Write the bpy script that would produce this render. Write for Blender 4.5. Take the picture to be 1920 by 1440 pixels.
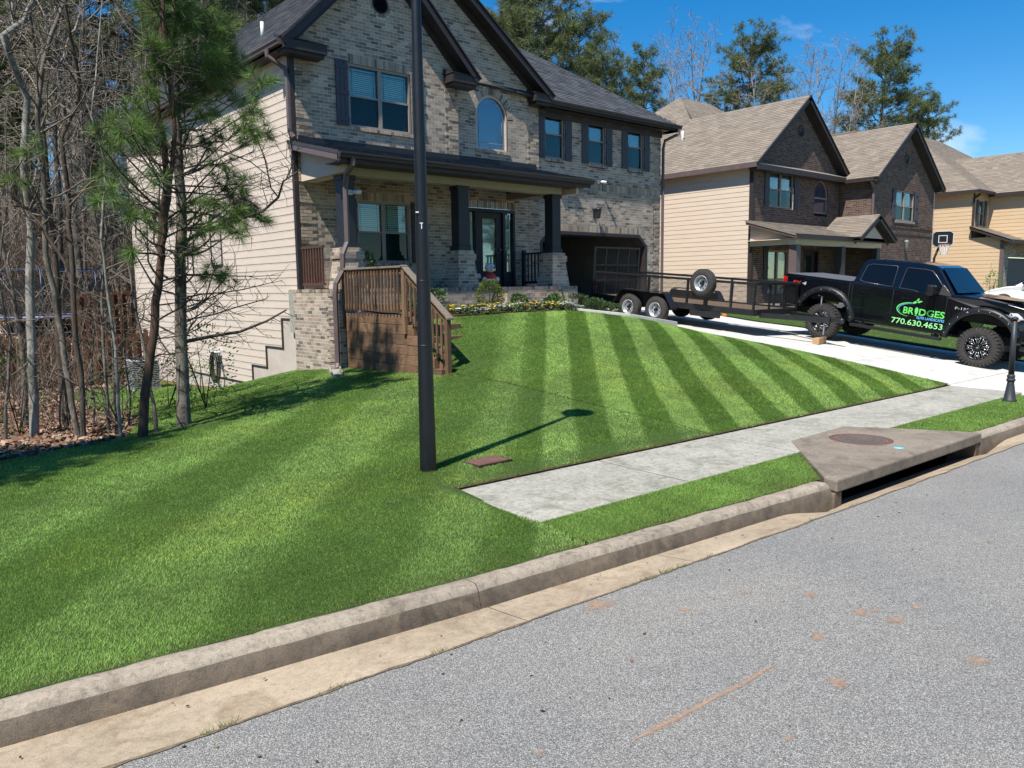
import bpy, bmesh, math, random
import numpy as np
from mathutils import Vector, Matrix
R = math.radians
random.seed(7)
rng = np.random.default_rng(11)
for o in list(bpy.data.objects):
    bpy.data.objects.remove(o, do_unlink=True)
SC = bpy.context.scene
COL = SC.collection

# ------------------------------------------------------------------ camera
F_PX, YAW, PITCH, ROLL = 1465.0, R(41), R(7.15), R(-0.72)
EYE = Vector((0, 0, 2.0))
_w = Vector((math.sin(YAW) * math.cos(PITCH), math.cos(YAW) * math.cos(PITCH), -math.sin(PITCH)))
_r0 = Vector((math.cos(YAW), -math.sin(YAW), 0))
_u0 = _r0.cross(_w)
_r = _r0 * math.cos(ROLL) + _u0 * math.sin(ROLL)
_u = _u0 * math.cos(ROLL) - _r0 * math.sin(ROLL)
cam_d = bpy.data.cameras.new('camera')
cam_d.sensor_width = 36.0
cam_d.lens = F_PX / 1920 * 36.0
cam_d.clip_end = 2000
cam = bpy.data.objects.new('camera', cam_d)
cam.matrix_world = Matrix(((_r.x, _u.x, -_w.x, EYE.x), (_r.y, _u.y, -_w.y, EYE.y), (_r.z, _u.z, -_w.z, EYE.z), (0, 0, 0, 1)))
COL.objects.link(cam)
SC.camera = cam

# ------------------------------------------------------------------ sky, sun, exposure
SUN_EL = R(58)
SUN_D = Vector((math.cos(R(19)) * math.cos(SUN_EL), math.sin(R(19)) * math.cos(SUN_EL), -math.sin(SUN_EL)))  # way the light travels
world = bpy.data.worlds.new('World')
SC.world = world
world.use_nodes = True
nt = world.node_tree
nt.nodes.clear()
sky = nt.nodes.new('ShaderNodeTexSky')
sky.sky_type = 'NISHITA'
sky.sun_disc = False
sky.sun_elevation = SUN_EL
sky.sun_rotation = math.atan2(-SUN_D.x, -SUN_D.y)
sky.air_density = 1.0
sky.dust_density = 0.0
sky.ozone_density = 4.0
hs = nt.nodes.new('ShaderNodeHueSaturation')
hs.inputs['Saturation'].default_value = 1.42
hs.inputs['Value'].default_value = 1.0
# a few thin white clouds, the same all over the dome
tc = nt.nodes.new('ShaderNodeTexCoord')
mp = nt.nodes.new('ShaderNodeMapping')
mp.inputs['Scale'].default_value = (2.2, 2.2, 5.0)
mp.inputs['Location'].default_value = (0.35, 1.2, 0.1)
nz = nt.nodes.new('ShaderNodeTexNoise')
nz.inputs['Scale'].default_value = 1.9
nz.inputs['Detail'].default_value = 7
nz.inputs['Roughness'].default_value = 0.56
nz.inputs['Distortion'].default_value = 0.35
cr = nt.nodes.new('ShaderNodeValToRGB')
cr.color_ramp.elements[0].position = 0.60
cr.color_ramp.elements[0].color = (0, 0, 0, 1)
cr.color_ramp.elements[1].position = 0.82
cr.color_ramp.elements[1].color = (0.75, 0.75, 0.75, 1)
mx = nt.nodes.new('ShaderNodeMix')
mx.data_type = 'RGBA'
mx.inputs['B'].default_value = (7.5, 8.2, 9.3, 1)
bg = nt.nodes.new('ShaderNodeBackground')
bg.inputs['Strength'].default_value = 0.10
wo = nt.nodes.new('ShaderNodeOutputWorld')
L = nt.links.new
L(sky.outputs[0], hs.inputs['Color'])
L(tc.outputs['Generated'], mp.inputs[0])
L(mp.outputs[0], nz.inputs['Vector'])
L(nz.outputs['Fac'], cr.inputs[0])
L(cr.outputs[0], mx.inputs['Factor'])
L(hs.outputs[0], mx.inputs['A'])
L(mx.outputs['Result'], bg.inputs['Color'])
L(bg.outputs[0], wo.inputs[0])

sun_d = bpy.data.lights.new('sun', 'SUN')
sun_d.energy = 5.0
sun_d.angle = R(0.53)
sun_d.color = (1.0, 0.955, 0.88)
sun = bpy.data.objects.new('sun', sun_d)
sun.rotation_euler = SUN_D.to_track_quat('-Z', 'Y').to_euler()
sun.location = (-20, -5, 40)
COL.objects.link(sun)

vs = SC.view_settings
vs.view_transform = 'Standard'
vs.look = 'None'
vs.exposure = 0.56
vs.gamma = 1.0
vs.use_curve_mapping = False
SC.render.resolution_x, SC.render.resolution_y = 1024, 768
SC.render.engine = 'CYCLES'
SC.cycles.max_bounces = 6
SC.cycles.diffuse_bounces = 3
SC.cycles.glossy_bounces = 3
SC.cycles.transparent_max_bounces = 12
SC.cycles.transmission_bounces = 4
SC.cycles.caustics_reflective = False
SC.cycles.caustics_refractive = False

# ------------------------------------------------------------------ pixel helper (places traced points at their real distance)
def ray(px, py):
    return _w + _r * ((px - 960) / F_PX) - _u * ((py - 720) / F_PX)
def at_depth(px, py, d):
    return EYE + ray(px, py) * d
def at_z(px, py, z):
    d = ray(px, py); return EYE + d * ((z - EYE.z) / d.z)
def at_y(px, py, y):
    d = ray(px, py); return EYE + d * (y / d.y)
def at_x(px, py, x):
    d = ray(px, py); return EYE + d * (x / d.x)

# ------------------------------------------------------------------ materials
def new_mat(name):
    m = bpy.data.materials.new(name); m.use_nodes = True
    return m, m.node_tree, m.node_tree.nodes['Principled BSDF']
def srgb(*c):
    return tuple((v / 255 / 12.92 if v / 255 <= 0.04045 else ((v / 255 + 0.055) / 1.055) ** 2.4) for v in c)
def noise(t, scale, detail=4, rough=0.55, vec=None, dist=0.0):
    n = t.nodes.new('ShaderNodeTexNoise')
    n.inputs['Scale'].default_value = scale; n.inputs['Detail'].default_value = detail
    n.inputs['Roughness'].default_value = rough; n.inputs['Distortion'].default_value = dist
    if vec is not None: t.links.new(vec, n.inputs['Vector'])
    return n.outputs['Fac']
def ramp(t, fac, stops, interp='LINEAR'):
    r = t.nodes.new('ShaderNodeValToRGB'); r.color_ramp.interpolation = interp
    e = r.color_ramp.elements
    while len(e) < len(stops): e.new(0.5)
    for i, (p, c) in enumerate(stops):
        e[i].position = p; e[i].color = (*c, 1) if len(c) == 3 else c
    t.links.new(fac, r.inputs[0])
    return r.outputs[0]
def mix(t, fac, a, b, mode='MIX'):
    n = t.nodes.new('ShaderNodeMix'); n.data_type = 'RGBA'; n.blend_type = mode
    for key, v in (('Factor', fac), ('A', a), ('B', b)):
        if hasattr(v, 'is_linked'): t.links.new(v, n.inputs[key])
        elif key == 'Factor': n.inputs[key].default_value = v
        else: n.inputs[key].default_value = (*v, 1)
    return n.outputs['Result']
def math_n(t, op, a, b=None, c=None):
    n = t.nodes.new('ShaderNodeMath'); n.operation = op
    for i, v in enumerate((a, b, c)):
        if v is None: continue
        if hasattr(v, 'is_linked'): t.links.new(v, n.inputs[i])
        else: n.inputs[i].default_value = v
    return n.outputs[0]
def coords(t, scale=None, rot=None, kind='Object'):
    tc = t.nodes.new('ShaderNodeTexCoord'); v = tc.outputs[kind]
    if scale is not None or rot is not None:
        m = t.nodes.new('ShaderNodeMapping')
        if scale is not None: m.inputs['Scale'].default_value = scale
        if rot is not None: m.inputs['Rotation'].default_value = rot
        t.links.new(v, m.inputs[0]); v = m.outputs[0]
    return v
def bump(t, b, h, strength=0.3, dist=0.01):
    n = t.nodes.new('ShaderNodeBump'); n.inputs['Strength'].default_value = strength
    n.inputs['Distance'].default_value = dist
    t.links.new(h, n.inputs['Height']); t.links.new(n.outputs[0], b.inputs['Normal'])
def plain(name, c1, c2=None, scale=6.0, rough=0.6, metal=0.0, bmp=0.0, bscale=40.0, spec=0.5, stretch=None, coat=0.0, rvar=0.0):
    """two tones of one colour mottled by noise, with fine relief"""
    m, t, b = new_mat(name)
    v = coords(t, stretch)
    if c2 is None: c2 = tuple(x * 0.8 for x in c1)
    f = noise(t, scale, 6, 0.6, v)
    t.links.new(ramp(t, f, [(0.32, c2), (0.68, c1)]), b.inputs['Base Color'])
    b.inputs['Roughness'].default_value = rough
    if rvar: 
        r = t.nodes.new('ShaderNodeMapRange'); r.inputs[3].default_value = rough - rvar; r.inputs[4].default_value = rough + rvar
        t.links.new(noise(t, scale * 2.3, 4, 0.6, v), r.inputs[0]); t.links.new(r.outputs[0], b.inputs['Roughness'])
    b.inputs['Metallic'].default_value = metal
    b.inputs['Specular IOR Level'].default_value = spec
    b.inputs['Coat Weight'].default_value = coat
    b.inputs['Coat Roughness'].default_value = 0.04
    if bmp: bump(t, b, noise(t, bscale, 5, 0.65, v), bmp, 0.01)
    return m
def attr_mat(name, rough=0.85, nscale=30, amt=0.35, bmp=0.35, bscale=90, tint=None):
    """colour of each piece comes from its own colour attribute, weathered by noise"""
    m, t, b = new_mat(name)
    a = t.nodes.new('ShaderNodeAttribute'); a.attribute_name = 'Col'
    v = coords(t)
    f = noise(t, nscale, 6, 0.65, v)
    d = ramp(t, f, [(0.25, (1 - amt,) * 3), (0.75, (1 + amt * 0.6,) * 3)])
    t.links.new(mix(t, 1.0, a.outputs['Color'], d, 'MULTIPLY'), b.inputs['Base Color'])
    b.inputs['Roughness'].default_value = rough
    b.inputs['Specular IOR Level'].default_value = 0.3
    if bmp: bump(t, b, noise(t, bscale, 5, 0.7, v), bmp, 0.006)
    return m

# ------------------------------------------------------------------ object helpers
def tag(o, label=None, cat=None, group=None, kind=None):
    if label: o['label'] = label
    if cat: o['category'] = cat
    if group: o['group'] = group
    if kind: o['kind'] = kind
    return o
def empty(name, loc=(0, 0, 0), rot=(0, 0, 0)):
    o = bpy.data.objects.new(name, None); o.location = loc; o.rotation_euler = rot
    o.empty_display_size = 0.2
    COL.objects.link(o); return o
def thing(name, label, cat, loc=(0, 0, 0), rot=(0, 0, 0), group=None):
    return tag(empty(name, loc, rot), label, cat, group)
def link(name, me, parent=None, world=False, kind=None):
    o = bpy.data.objects.new(name, me); COL.objects.link(o)
    if parent is not None:
        o.parent = parent
        if world and parent.type == 'EMPTY':
            o.matrix_parent_inverse = Matrix.LocRotScale(parent.location, parent.rotation_euler, None).inverted()
    if kind: o['kind'] = kind
    return o
def copy_tree(o, parent=None):
    c = o.copy(); COL.objects.link(c); c.parent = parent
    for ch in o.children: copy_tree(ch, c)
    return c
def mesh_np(name, verts, faces, cols=None, smooth=False):
    """verts (n,3), faces (m,k) arrays of one face size; cols one colour per face"""
    me = bpy.data.meshes.new(name)
    verts = np.asarray(verts, np.float32); faces = np.asarray(faces, np.int32)
    m, k = faces.shape
    me.vertices.add(len(verts)); me.vertices.foreach_set('co', verts.ravel())
    me.loops.add(m * k); me.loops.foreach_set('vertex_index', faces.ravel())
    me.polygons.add(m); me.polygons.foreach_set('loop_start', np.arange(0, m * k, k, dtype=np.int32))
    me.polygons.foreach_set('loop_total', np.full(m, k, np.int32))
    me.polygons.foreach_set('use_smooth', np.full(m, smooth, bool))
    me.update(calc_edges=True)
    if cols is not None:
        a = me.color_attributes.new('Col', 'FLOAT_COLOR', 'CORNER')
        c = np.ones((m, k, 4), np.float32); c[:, :, :3] = np.asarray(cols, np.float32)[:, None, :]
        a.data.foreach_set('color', c.ravel())
    return me

class MB:
    """collects shapes for one mesh part"""
    def __init__(s): s.v = []; s.f = []; s.sm = []
    def add(s, vs, fs, smooth=False):
        n = len(s.v); s.v += [tuple(p) for p in vs]; s.f += [tuple(n + i for i in f) for f in fs]; s.sm += [smooth] * len(fs); return s
    def box(s, x0, x1, y0, y1, z0, z1, M=None):
        vs = [Vector(p) for p in ((x0, y0, z0), (x1, y0, z0), (x1, y1, z0), (x0, y1, z0), (x0, y0, z1), (x1, y0, z1), (x1, y1, z1), (x0, y1, z1))]
        if M is not None: vs = [M @ p for p in vs]
        return s.add(vs, [(0, 3, 2, 1), (4, 5, 6, 7), (0, 1, 5, 4), (1, 2, 6, 5), (2, 3, 7, 6), (3, 0, 4, 7)])
    def fbox(s, O, U, V, N, u0, u1, v0, v1, n0, n1):
        """box in a frame O + u U + v V + n N"""
        P = lambda u, v, n: O + U * u + V * v + N * n
        vs = [P(u, v, n) for n in (n0, n1) for u, v in ((u0, v0), (u1, v0), (u1, v1), (u0, v1))]
        fs = [(0, 3, 2, 1), (4, 5, 6, 7), (0, 1, 5, 4), (1, 2, 6, 5), (2, 3, 7, 6), (3, 0, 4, 7)]
        if U.cross(V).dot(N) < 0: fs = [f[::-1] for f in fs]
        return s.add(vs, fs)
    def prism(s, pts, O, U, V, N, n0, n1):
        """polygon pts (u, v) pushed from n0 to n1"""
        k = len(pts)
        vs = [O + U * u + V * v + N * n0 for u, v in pts] + [O + U * u + V * v + N * n1 for u, v in pts]
        fs = [tuple(range(k))[::-1], tuple(range(k, 2 * k))] + [(i, (i + 1) % k, k + (i + 1) % k, k + i) for i in range(k)]
        area = sum(pts[i][0] * pts[(i + 1) % k][1] - pts[(i + 1) % k][0] * pts[i][1] for i in range(k))
        if (area * (n1 - n0) < 0) != (U.cross(V).dot(N) < 0): fs = [f[::-1] for f in fs]
        return s.add(vs, fs)
    def tube(s, path, rad, n=8, caps=True, smooth=True):
        path = [Vector(p) for p in path]
        if not isinstance(rad, (list, tuple)): rad = [rad] * len(path)
        rings = []; ref = None
        for i, p in enumerate(path):
            d = (path[min(i + 1, len(path) - 1)] - path[max(i - 1, 0)])
            d = d.normalized() if d.length > 1e-9 else Vector((0, 0, 1))
            if ref is None:
                ref = d.orthogonal().normalized()
            a = (ref - d * ref.dot(d))
            a = a.normalized() if a.length > 1e-6 else d.orthogonal().normalized()
            ref = a; b = d.cross(a)
            rings.append([p + (a * math.cos(2 * math.pi * j / n) + b * math.sin(2 * math.pi * j / n)) * rad[i] for j in range(n)])
        base = len(s.v)
        for r in rings: s.v += [tuple(q) for q in r]
        for i in range(len(path) - 1):
            for j in range(n):
                s.f.append((base + i * n + j, base + i * n + (j + 1) % n, base + (i + 1) * n + (j + 1) % n, base + (i + 1) * n + j)); s.sm.append(smooth)
        if caps:
            s.f.append(tuple(base + j for j in range(n))[::-1]); s.sm.append(False)
            s.f.append(tuple(base + (len(path) - 1) * n + j for j in range(n))); s.sm.append(False)
        return s
    def lathe(s, prof, n=24, M=None, smooth=True, caps=True):
        """profile (radius, height) turned about local z, then placed by M"""
        M = M or Matrix.Identity(4); base = len(s.v); k = len(prof)
        for r, h in prof:
            for j in range(n):
                a = 2 * math.pi * j / n
                s.v.append(tuple(M @ Vector((r * math.cos(a), r * math.sin(a), h))))
        for i in range(k - 1):
            for j in range(n):
                s.f.append((base + i * n + j, base + i * n + (j + 1) % n, base + (i + 1) * n + (j + 1) % n, base + (i + 1) * n + j)); s.sm.append(smooth)
        for i, rev in ((0, True), (k - 1, False)):
            if caps and prof[i][0] > 1e-4:
                f = tuple(base + i * n + j for j in range(n)); s.f.append(f[::-1] if rev else f); s.sm.append(False)
        return s
    def ball(s, c, r, n=8, squash=(1, 1, 1)):
        prof = [(max(1e-5, math.sin(math.pi * i / n)) * 1.0, -math.cos(math.pi * i / n)) for i in range(n + 1)]
        return s.lathe(prof, n + 2, Matrix.Translation(c) @ Matrix.Diagonal((r * squash[0], r * squash[1], r * squash[2], 1)))
    def sweep(s, prof, path):
        """closed or open profile given per path point as list of 3-D points"""
        return s
    def mesh(s, name):
        me = bpy.data.meshes.new(name); me.from_pydata(s.v, [], s.f)
        if any(s.sm): me.polygons.foreach_set('use_smooth', s.sm)
        me.update(); return me
    def build(s, name, mat, parent=None, world=False, bevel=0.0, seg=1, label=None):
        me = s.mesh(name); me.materials.append(mat)
        o = link(name, me, parent, world)
        if bevel:
            b = o.modifiers.new('bevel', 'BEVEL'); b.width = bevel; b.segments = seg; b.limit_method = 'ANGLE'; b.angle_limit = R(40)
        if label: o['label'] = label
        return o
X1, Y1, Z1 = Vector((1, 0, 0)), Vector((0, 1, 0)), Vector((0, 0, 1))

# ------------------------------------------------------------------ coursed pieces: bricks, shingles
def spans(poly, v):
    xs = []
    k = len(poly)
    for i in range(k):
        (u0, v0), (u1, v1) = poly[i], poly[(i + 1) % k]
        if (v0 <= v) != (v1 <= v): xs.append(u0 + (v - v0) / (v1 - v0) * (u1 - u0))
    xs.sort()
    return [(xs[i], xs[i + 1]) for i in range(0, len(xs) - 1, 2)]
def minus(iv, cut):
    out = []
    for a, b in iv:
        segs = [(a, b)]
        for c, d in cut:
            segs = [q for p, r in segs for q in ((p, min(r, c)), (max(p, d), r)) if q[1] - q[0] > 1e-4]
        out += segs
    return out
def courses(poly, holes, length, course, rnd, stag=0.5, jitter=0.0, v0=None, phase=0.0):
    """-> pieces (u0,u1,v0,v1) and backing spans of each course"""
    vmin = min(p[1] for p in poly) if v0 is None else v0
    vmax = max(p[1] for p in poly)
    pieces, back = [], []
    for i in range(int(math.ceil((vmax - vmin) / course))):
        a, b = vmin + i * course, min(vmin + (i + 1) * course, vmax)
        m = (a + b) / 2
        iv = spans(poly, m)
        for h in holes: iv = minus(iv, spans(h, m))
        off = phase + (stag * length if i % 2 else 0) + (rnd.uniform(-jitter, jitter) * length if jitter else 0)
        for p, q in iv:
            back.append((p, q, a, b))
            k0 = math.floor((p - off) / length)
            u = off + k0 * length
            while u < q:
                s, e = max(u, p), min(u + length, q)
                if e - s > 0.03: pieces.append((s, e, a, b))
                u += length
    return pieces, back
def piece_mesh(name, items, O, U, V, N, gap, depth, cols, wedge=None):
    """items (u0,u1,v0,v1): a raised block each; one joined mesh with a colour for each piece"""
    P = np.array(items, np.float64); n = len(P); g = gap / 2
    u0, u1, w0, w1 = P[:, 0] + g, P[:, 1] - g, P[:, 2] + g, P[:, 3] - g
    dep = np.asarray(depth) * np.ones(n)
    top = dep if wedge is None else np.full(n, wedge)
    O_, U_, V_, N_ = (np.array(a) for a in (O, U, V, N))
    def pt(u, v, d): return O_ + u[:, None] * U_ + v[:, None] * V_ + d[:, None] * N_
    z = np.full(n, -0.004)
    vs = np.stack([pt(u0, w0, z), pt(u1, w0, z), pt(u1, w1, z), pt(u0, w1, z), pt(u0, w0, dep), pt(u1, w0, dep), pt(u1, w1, top), pt(u0, w1, top)], 1)
    f = np.array([(4, 5, 6, 7), (0, 1, 5, 4), (1, 2, 6, 5), (2, 3, 7, 6), (3, 0, 4, 7)])
    if U.cross(V).dot(N) < 0: f = f[:, ::-1]
    fs = (np.arange(n) * 8)[:, None, None] + f[None]
    return mesh_np(name, vs.reshape(-1, 3), fs.reshape(-1, 4), np.repeat(np.asarray(cols), 5, 0))
def sheet_mesh(name, items, O, U, V, N, off=0.0):
    P = np.array(items, np.float64); n = len(P)
    O_, U_, V_, N_ = (np.array(a) for a in (O, U, V, N))
    def pt(u, v): return O_ + u[:, None] * U_ + v[:, None] * V_ + off * N_
    vs = np.stack([pt(P[:, 0], P[:, 2]), pt(P[:, 1], P[:, 2]), pt(P[:, 1], P[:, 3]), pt(P[:, 0], P[:, 3])], 1)
    fs = np.arange(n * 4).reshape(n, 4)
    if U.cross(V).dot(N) < 0: fs = fs[:, ::-1]
    return mesh_np(name, vs.reshape(-1, 3), fs)
# ================================================================== terrain heights
def gz(x): return -0.01 * np.clip(x, -60, 48)
KX = [-60, -20, -8, -3, 0.43, 2.9, 7, 13, 25, 60, 120]
KY = [9.5, 6.0, 4.95, 4.47, 4.13, 3.9, 3.68, 3.58, 3.55, 3.55, 3.55]
AX = [-60, -20, -8, -3, 0.7, 2.8, 7, 12, 25, 60, 120]
AY = [8.6, 5.1, 4.1, 3.68, 3.41, 3.33, 3.2, 3.12, 3.08, 3.05, 3.05]
def Yk(x): return np.interp(x, KX, KY)
def Ya(x): return np.interp(x, AX, AY)
SW0, SW1 = 4.41, 5.6            # sidewalk edges
def z_walk(x): return 0.165 + gz(x) + 0.035
DY = [3.2, 3.7, 5.6, 6.91, 8.64, 10, 11.83, 13.3, 14.3, 17, 24]
DZ = [0.03, 0.10, 0.19, 0.40, 0.66, 0.83, 1.03, 1.14, 1.20, 1.42, 1.42]
DK = [0, 0, 0.0, .022, .034, .036, .035, .032, .02, 0.0, 0]
def z_drive(x, y): 
    g = gz(15.8) - np.interp(y, [5.6, 17], [0, 0]) 
    return np.interp(y, DY, DZ) - 0.14 - np.interp(y, DY, DK) * (x - 15.8) - np.where(np.asarray(y) < 7, (np.asarray(x) - 15.8) * 0.01 * np.clip((7 - np.asarray(y)) / 1.5, 0, 1), 0)
COMMON = [(-60, 9.6, .7), (-20, 6.1, .36), (-8, 4.95, .23), (-3, 4.47, .18), (.43, 4.13, .145), (2.9, 3.9, .12), (7, 3.7, .10), (13, 3.6, .04),
          (4.0, 5.0, .17), (4, 5.7, .185), (10, 5.65, .13), (15.8, 5.65, .065), (13, 4.4, .07), (7, 4.4, .12),
          (0, 8, .09), (2, 7, .12), (-4, 8, .15), (4.3, 6.2, .2), (-15, 12, .5), (6, 8, .24), (-8, 9, .25), (2, 9.2, .05)]
LEFT = COMMON + [(8.1, 11.1, .42), (8.2, 11.9, .41), (8.2, 14.8, .33), (8.0, 16.8, .14), (8, 18.7, -.24), (8, 20.8, -.74), (8, 23.2, -.85), (8, 27, -1.0), (8, 29.4, -.95), (12, 40, 1.6),
        (4, 12.35, -.1), (1.9, 12, -.15), (2.9, 11.7, -.12), (0, 12, -.12), (-4, 12, .05), (5.5, 12, .12), (6, 10, .28), (4, 18, -.65), (0, 18, -.5), (5, 24, -1.0), (0, 24, -.9), (-6, 20, -.2),
        (8, 31, -.5), (4, 28, -1.02), (0, 28, -.9), (-8, 28, -.4), (4, 33, .2), (0, 34, .3), (-6, 34, .6), (0, 45, 2.8), (10, 47, 2.8), (-10, 45, 3.2), (0, 60, 5.6), (20, 60, 4.4), (-20, 60, 6.4),
        (0, 90, 9), (40, 60, 4), (40, 90, 6), (-40, 30, 3), (-40, 60, 7.5), (-30, 15, 1.5), (80, 60, 4), (80, 90, 6), (120, 40, 3), (25, 35, 1.6), (40, 35, 1.7), (60, 35, 2)]
RIGHT = COMMON + [(15.8, 6.91, .27), (15.8, 8.64, .53), (15.8, 10, .72), (15.8, 11.83, .95), (15.8, 14, 1.1), (15.8, 17, 1.25), (21.5, 6.9, .12), (21.5, 8.64, .33), (21.5, 11.8, .72), (21.5, 14, 1.0), (21.5, 17, 1.2),
         (9, 12.8, 1.42), (11, 12.8, 1.43), (13, 12.8, 1.42), (14.3, 12.1, 1.24), (9, 14.7, 1.5), (12, 14.7, 1.52), (15, 14.7, 1.4), (8.6, 12.5, 1.32), (8.6, 11.1, .50), (9.5, 11.1, .95), (11.5, 10, .90), (12, 8, .52), (9, 8, .36), (9, 10, .68), (14, 9, .70),
         (24, 8, .28), (24, 5.7, -.05), (24, 14, 1.0), (27, 16, 1.15), (24, 24, .8), (30, 10, .5), (30, 5.6, -.1), (36, 12, .8), (36, 8, .3), (44, 13, .9), (50, 12, .9), (60, 12, .9), (60, 5.6, -.3), (40, 5.6, -.22), (90, 10, .8), (24, 34, 1.2), (60, 30, 1.6), (100, 30, 2.0), (60, 60, 3)]
def tps(ctrl, lam=0.02):
    C = np.array(ctrl, float); n = len(C); P = C[:, :2]
    d = np.linalg.norm(P[:, None] - P[None], axis=2)
    K = np.where(d > 0, d * d * np.log(np.maximum(d, 1e-9)), 0) * 0 + d     # biharmonic-like, gentle
    A = np.zeros((n + 3, n + 3)); A[:n, :n] = K - lam * np.eye(n)
    A[:n, n] = 1; A[:n, n + 1:] = P; A[n, :n] = 1; A[n + 1:, :n] = P.T
    b = np.zeros(n + 3); b[:n] = C[:, 2]
    w = np.linalg.solve(A, b)
    def h(x, y):
        x, y = np.broadcast_arrays(np.asarray(x, float), np.asarray(y, float))
        q = np.stack([x.ravel(), y.ravel()], 1); out = np.empty(len(q))
        for s in range(0, len(q), 20000):
            p = q[s:s + 20000]
            k = np.sqrt(((p[:, None] - P[None]) ** 2).sum(2) + 0.15 ** 2)
            out[s:s + 20000] = k @ w[:n] + w[n] + p @ w[n + 1:]
        return out.reshape(x.shape)
    return h
HL, HR = tps(LEFT), tps(RIGHT)
def sstep(a, b, x):
    t = np.clip((x - a) / (b - a), 0, 1); return t * t * (3 - 2 * t)
def H(x, y):
    """height of the yard"""
    x, y = np.broadcast_arrays(np.asarray(x, float), np.asarray(y, float))
    soft = sstep(7.0, 9.4, x)
    hard = (x > 8.25).astype(float)
    k = np.where(y < 11.05, soft, np.where(y > 30, sstep(8, 24, x), hard))
    return HL(x, y) * (1 - k) + HR(x, y) * k
def Hf(x, y): return float(H(x, y))

# ================================================================== ground materials
def concrete(name, light, dark, stain=None, rough=0.9, lichen=0.0):
    m, t, b = new_mat(name)
    v = coords(t)
    big = noise(t, 0.9, 6, 0.6, v, 0.4); mid = noise(t, 7, 6, 0.65, v); fine = noise(t, 130, 3, 0.6, v)
    c = ramp(t, mid, [(0.3, dark), (0.72, light)])
    c = mix(t, ramp(t, big, [(0.35, (0, 0, 0)), (0.68, (0.85, 0.85, 0.85))]), c, tuple(x * 1.12 for x in light))
    if stain:
        s = noise(t, 2.3, 8, 0.7, v, 0.8)
        c = mix(t, ramp(t, s, [(0.50, (0, 0, 0)), (0.68, (0.9, 0.9, 0.9))]), c, stain)
    if lichen:
        s = noise(t, 22, 8, 0.75, v, 0.3)
        c = mix(t, ramp(t, s, [(0.48, (0, 0, 0)), (0.66, (lichen,) * 3)]), c, (0.055, 0.055, 0.045))
    c = mix(t, 0.8, c, ramp(t, fine, [(0.3, (0.72,) * 3), (0.7, (1.16,) * 3)]), 'MULTIPLY')
    t.links.new(c, b.inputs['Base Color'])
    b.inputs['Roughness'].default_value = rough; b.inputs['Specular IOR Level'].default_value = 0.25
    bump(t, b, math_n(t, 'ADD', fine, math_n(t, 'MULTIPLY', mid, 1.5)), 0.5, 0.006)
    return m
M_WALK = concrete('old pale concrete', (0.42, 0.40, 0.34), (0.27, 0.26, 0.215), (0.22, 0.22, 0.16), lichen=0.55)
M_DRIVE = concrete('new white concrete', (0.60, 0.575, 0.53), (0.50, 0.48, 0.44), (0.44, 0.41, 0.36))
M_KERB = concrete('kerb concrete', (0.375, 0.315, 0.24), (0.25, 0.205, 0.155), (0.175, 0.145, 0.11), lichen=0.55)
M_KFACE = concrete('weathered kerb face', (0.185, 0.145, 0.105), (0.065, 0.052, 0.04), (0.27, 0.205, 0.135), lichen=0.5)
M_GUT = concrete('sandy gutter concrete', (0.42, 0.335, 0.235), (0.29, 0.228, 0.158), (0.255, 0.185, 0.118), lichen=0.3)
M_BOX = concrete('drain slab concrete', (0.265, 0.22, 0.17), (0.18, 0.148, 0.115), (0.14, 0.115, 0.085), lichen=0.4)
def asphalt():
    m, t, b = new_mat('worn grey asphalt')
    v = coords(t)
    vo = t.nodes.new('ShaderNodeTexVoronoi'); vo.inputs['Scale'].default_value = 200; t.links.new(v, vo.inputs['Vector'])
    sep = t.nodes.new('ShaderNodeSeparateColor'); t.links.new(vo.outputs['Color'], sep.inputs[0])
    stone = ramp(t, sep.outputs[0], [(0.0, (0.15, 0.145, 0.133)), (0.45, (0.257, 0.249, 0.227)), (0.75, (0.345, 0.334, 0.304)), (1.0, (0.55, 0.532, 0.485))])
    dk = ramp(t, vo.outputs['Distance'], [(0.42, (1, 1, 1)), (0.8, (0.45, 0.45, 0.46))])
    c = mix(t, 1.0, stone, dk, 'MULTIPLY')
    big = noise(t, 0.55, 5, 0.6, v, 0.5)
    c = mix(t, 1.0, c, ramp(t, big, [(0.3, (0.88, 0.88, 0.90)), (0.7, (1.10, 1.08, 1.05))]), 'MULTIPLY')
    # rust-red clay specks trodden on to the road
    cl = noise(t, 2.6, 7, 0.62, coords(t, (1.0, 1.6, 1.0)), 0.5)
    c = mix(t, ramp(t, cl, [(0.69, (0, 0, 0)), (0.78, (0.3,) * 3)]), c, (0.46, 0.27, 0.17))
    cl2 = noise(t, 0.8, 6, 0.6, v, 0.5)
    c = mix(t, ramp(t, cl2, [(0.52, (0, 0, 0)), (0.85, (0.18,) * 3)]), c, (0.40, 0.30, 0.23))
    t.links.new(c, b.inputs['Base Color'])
    b.inputs['Roughness'].default_value = 0.82; b.inputs['Specular IOR Level'].default_value = 0.4
    bump(t, b, math_n(t, 'SUBTRACT', 1.0, vo.outputs['Distance']), 0.7, 0.006)
    return m
M_ROAD = asphalt()
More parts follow.
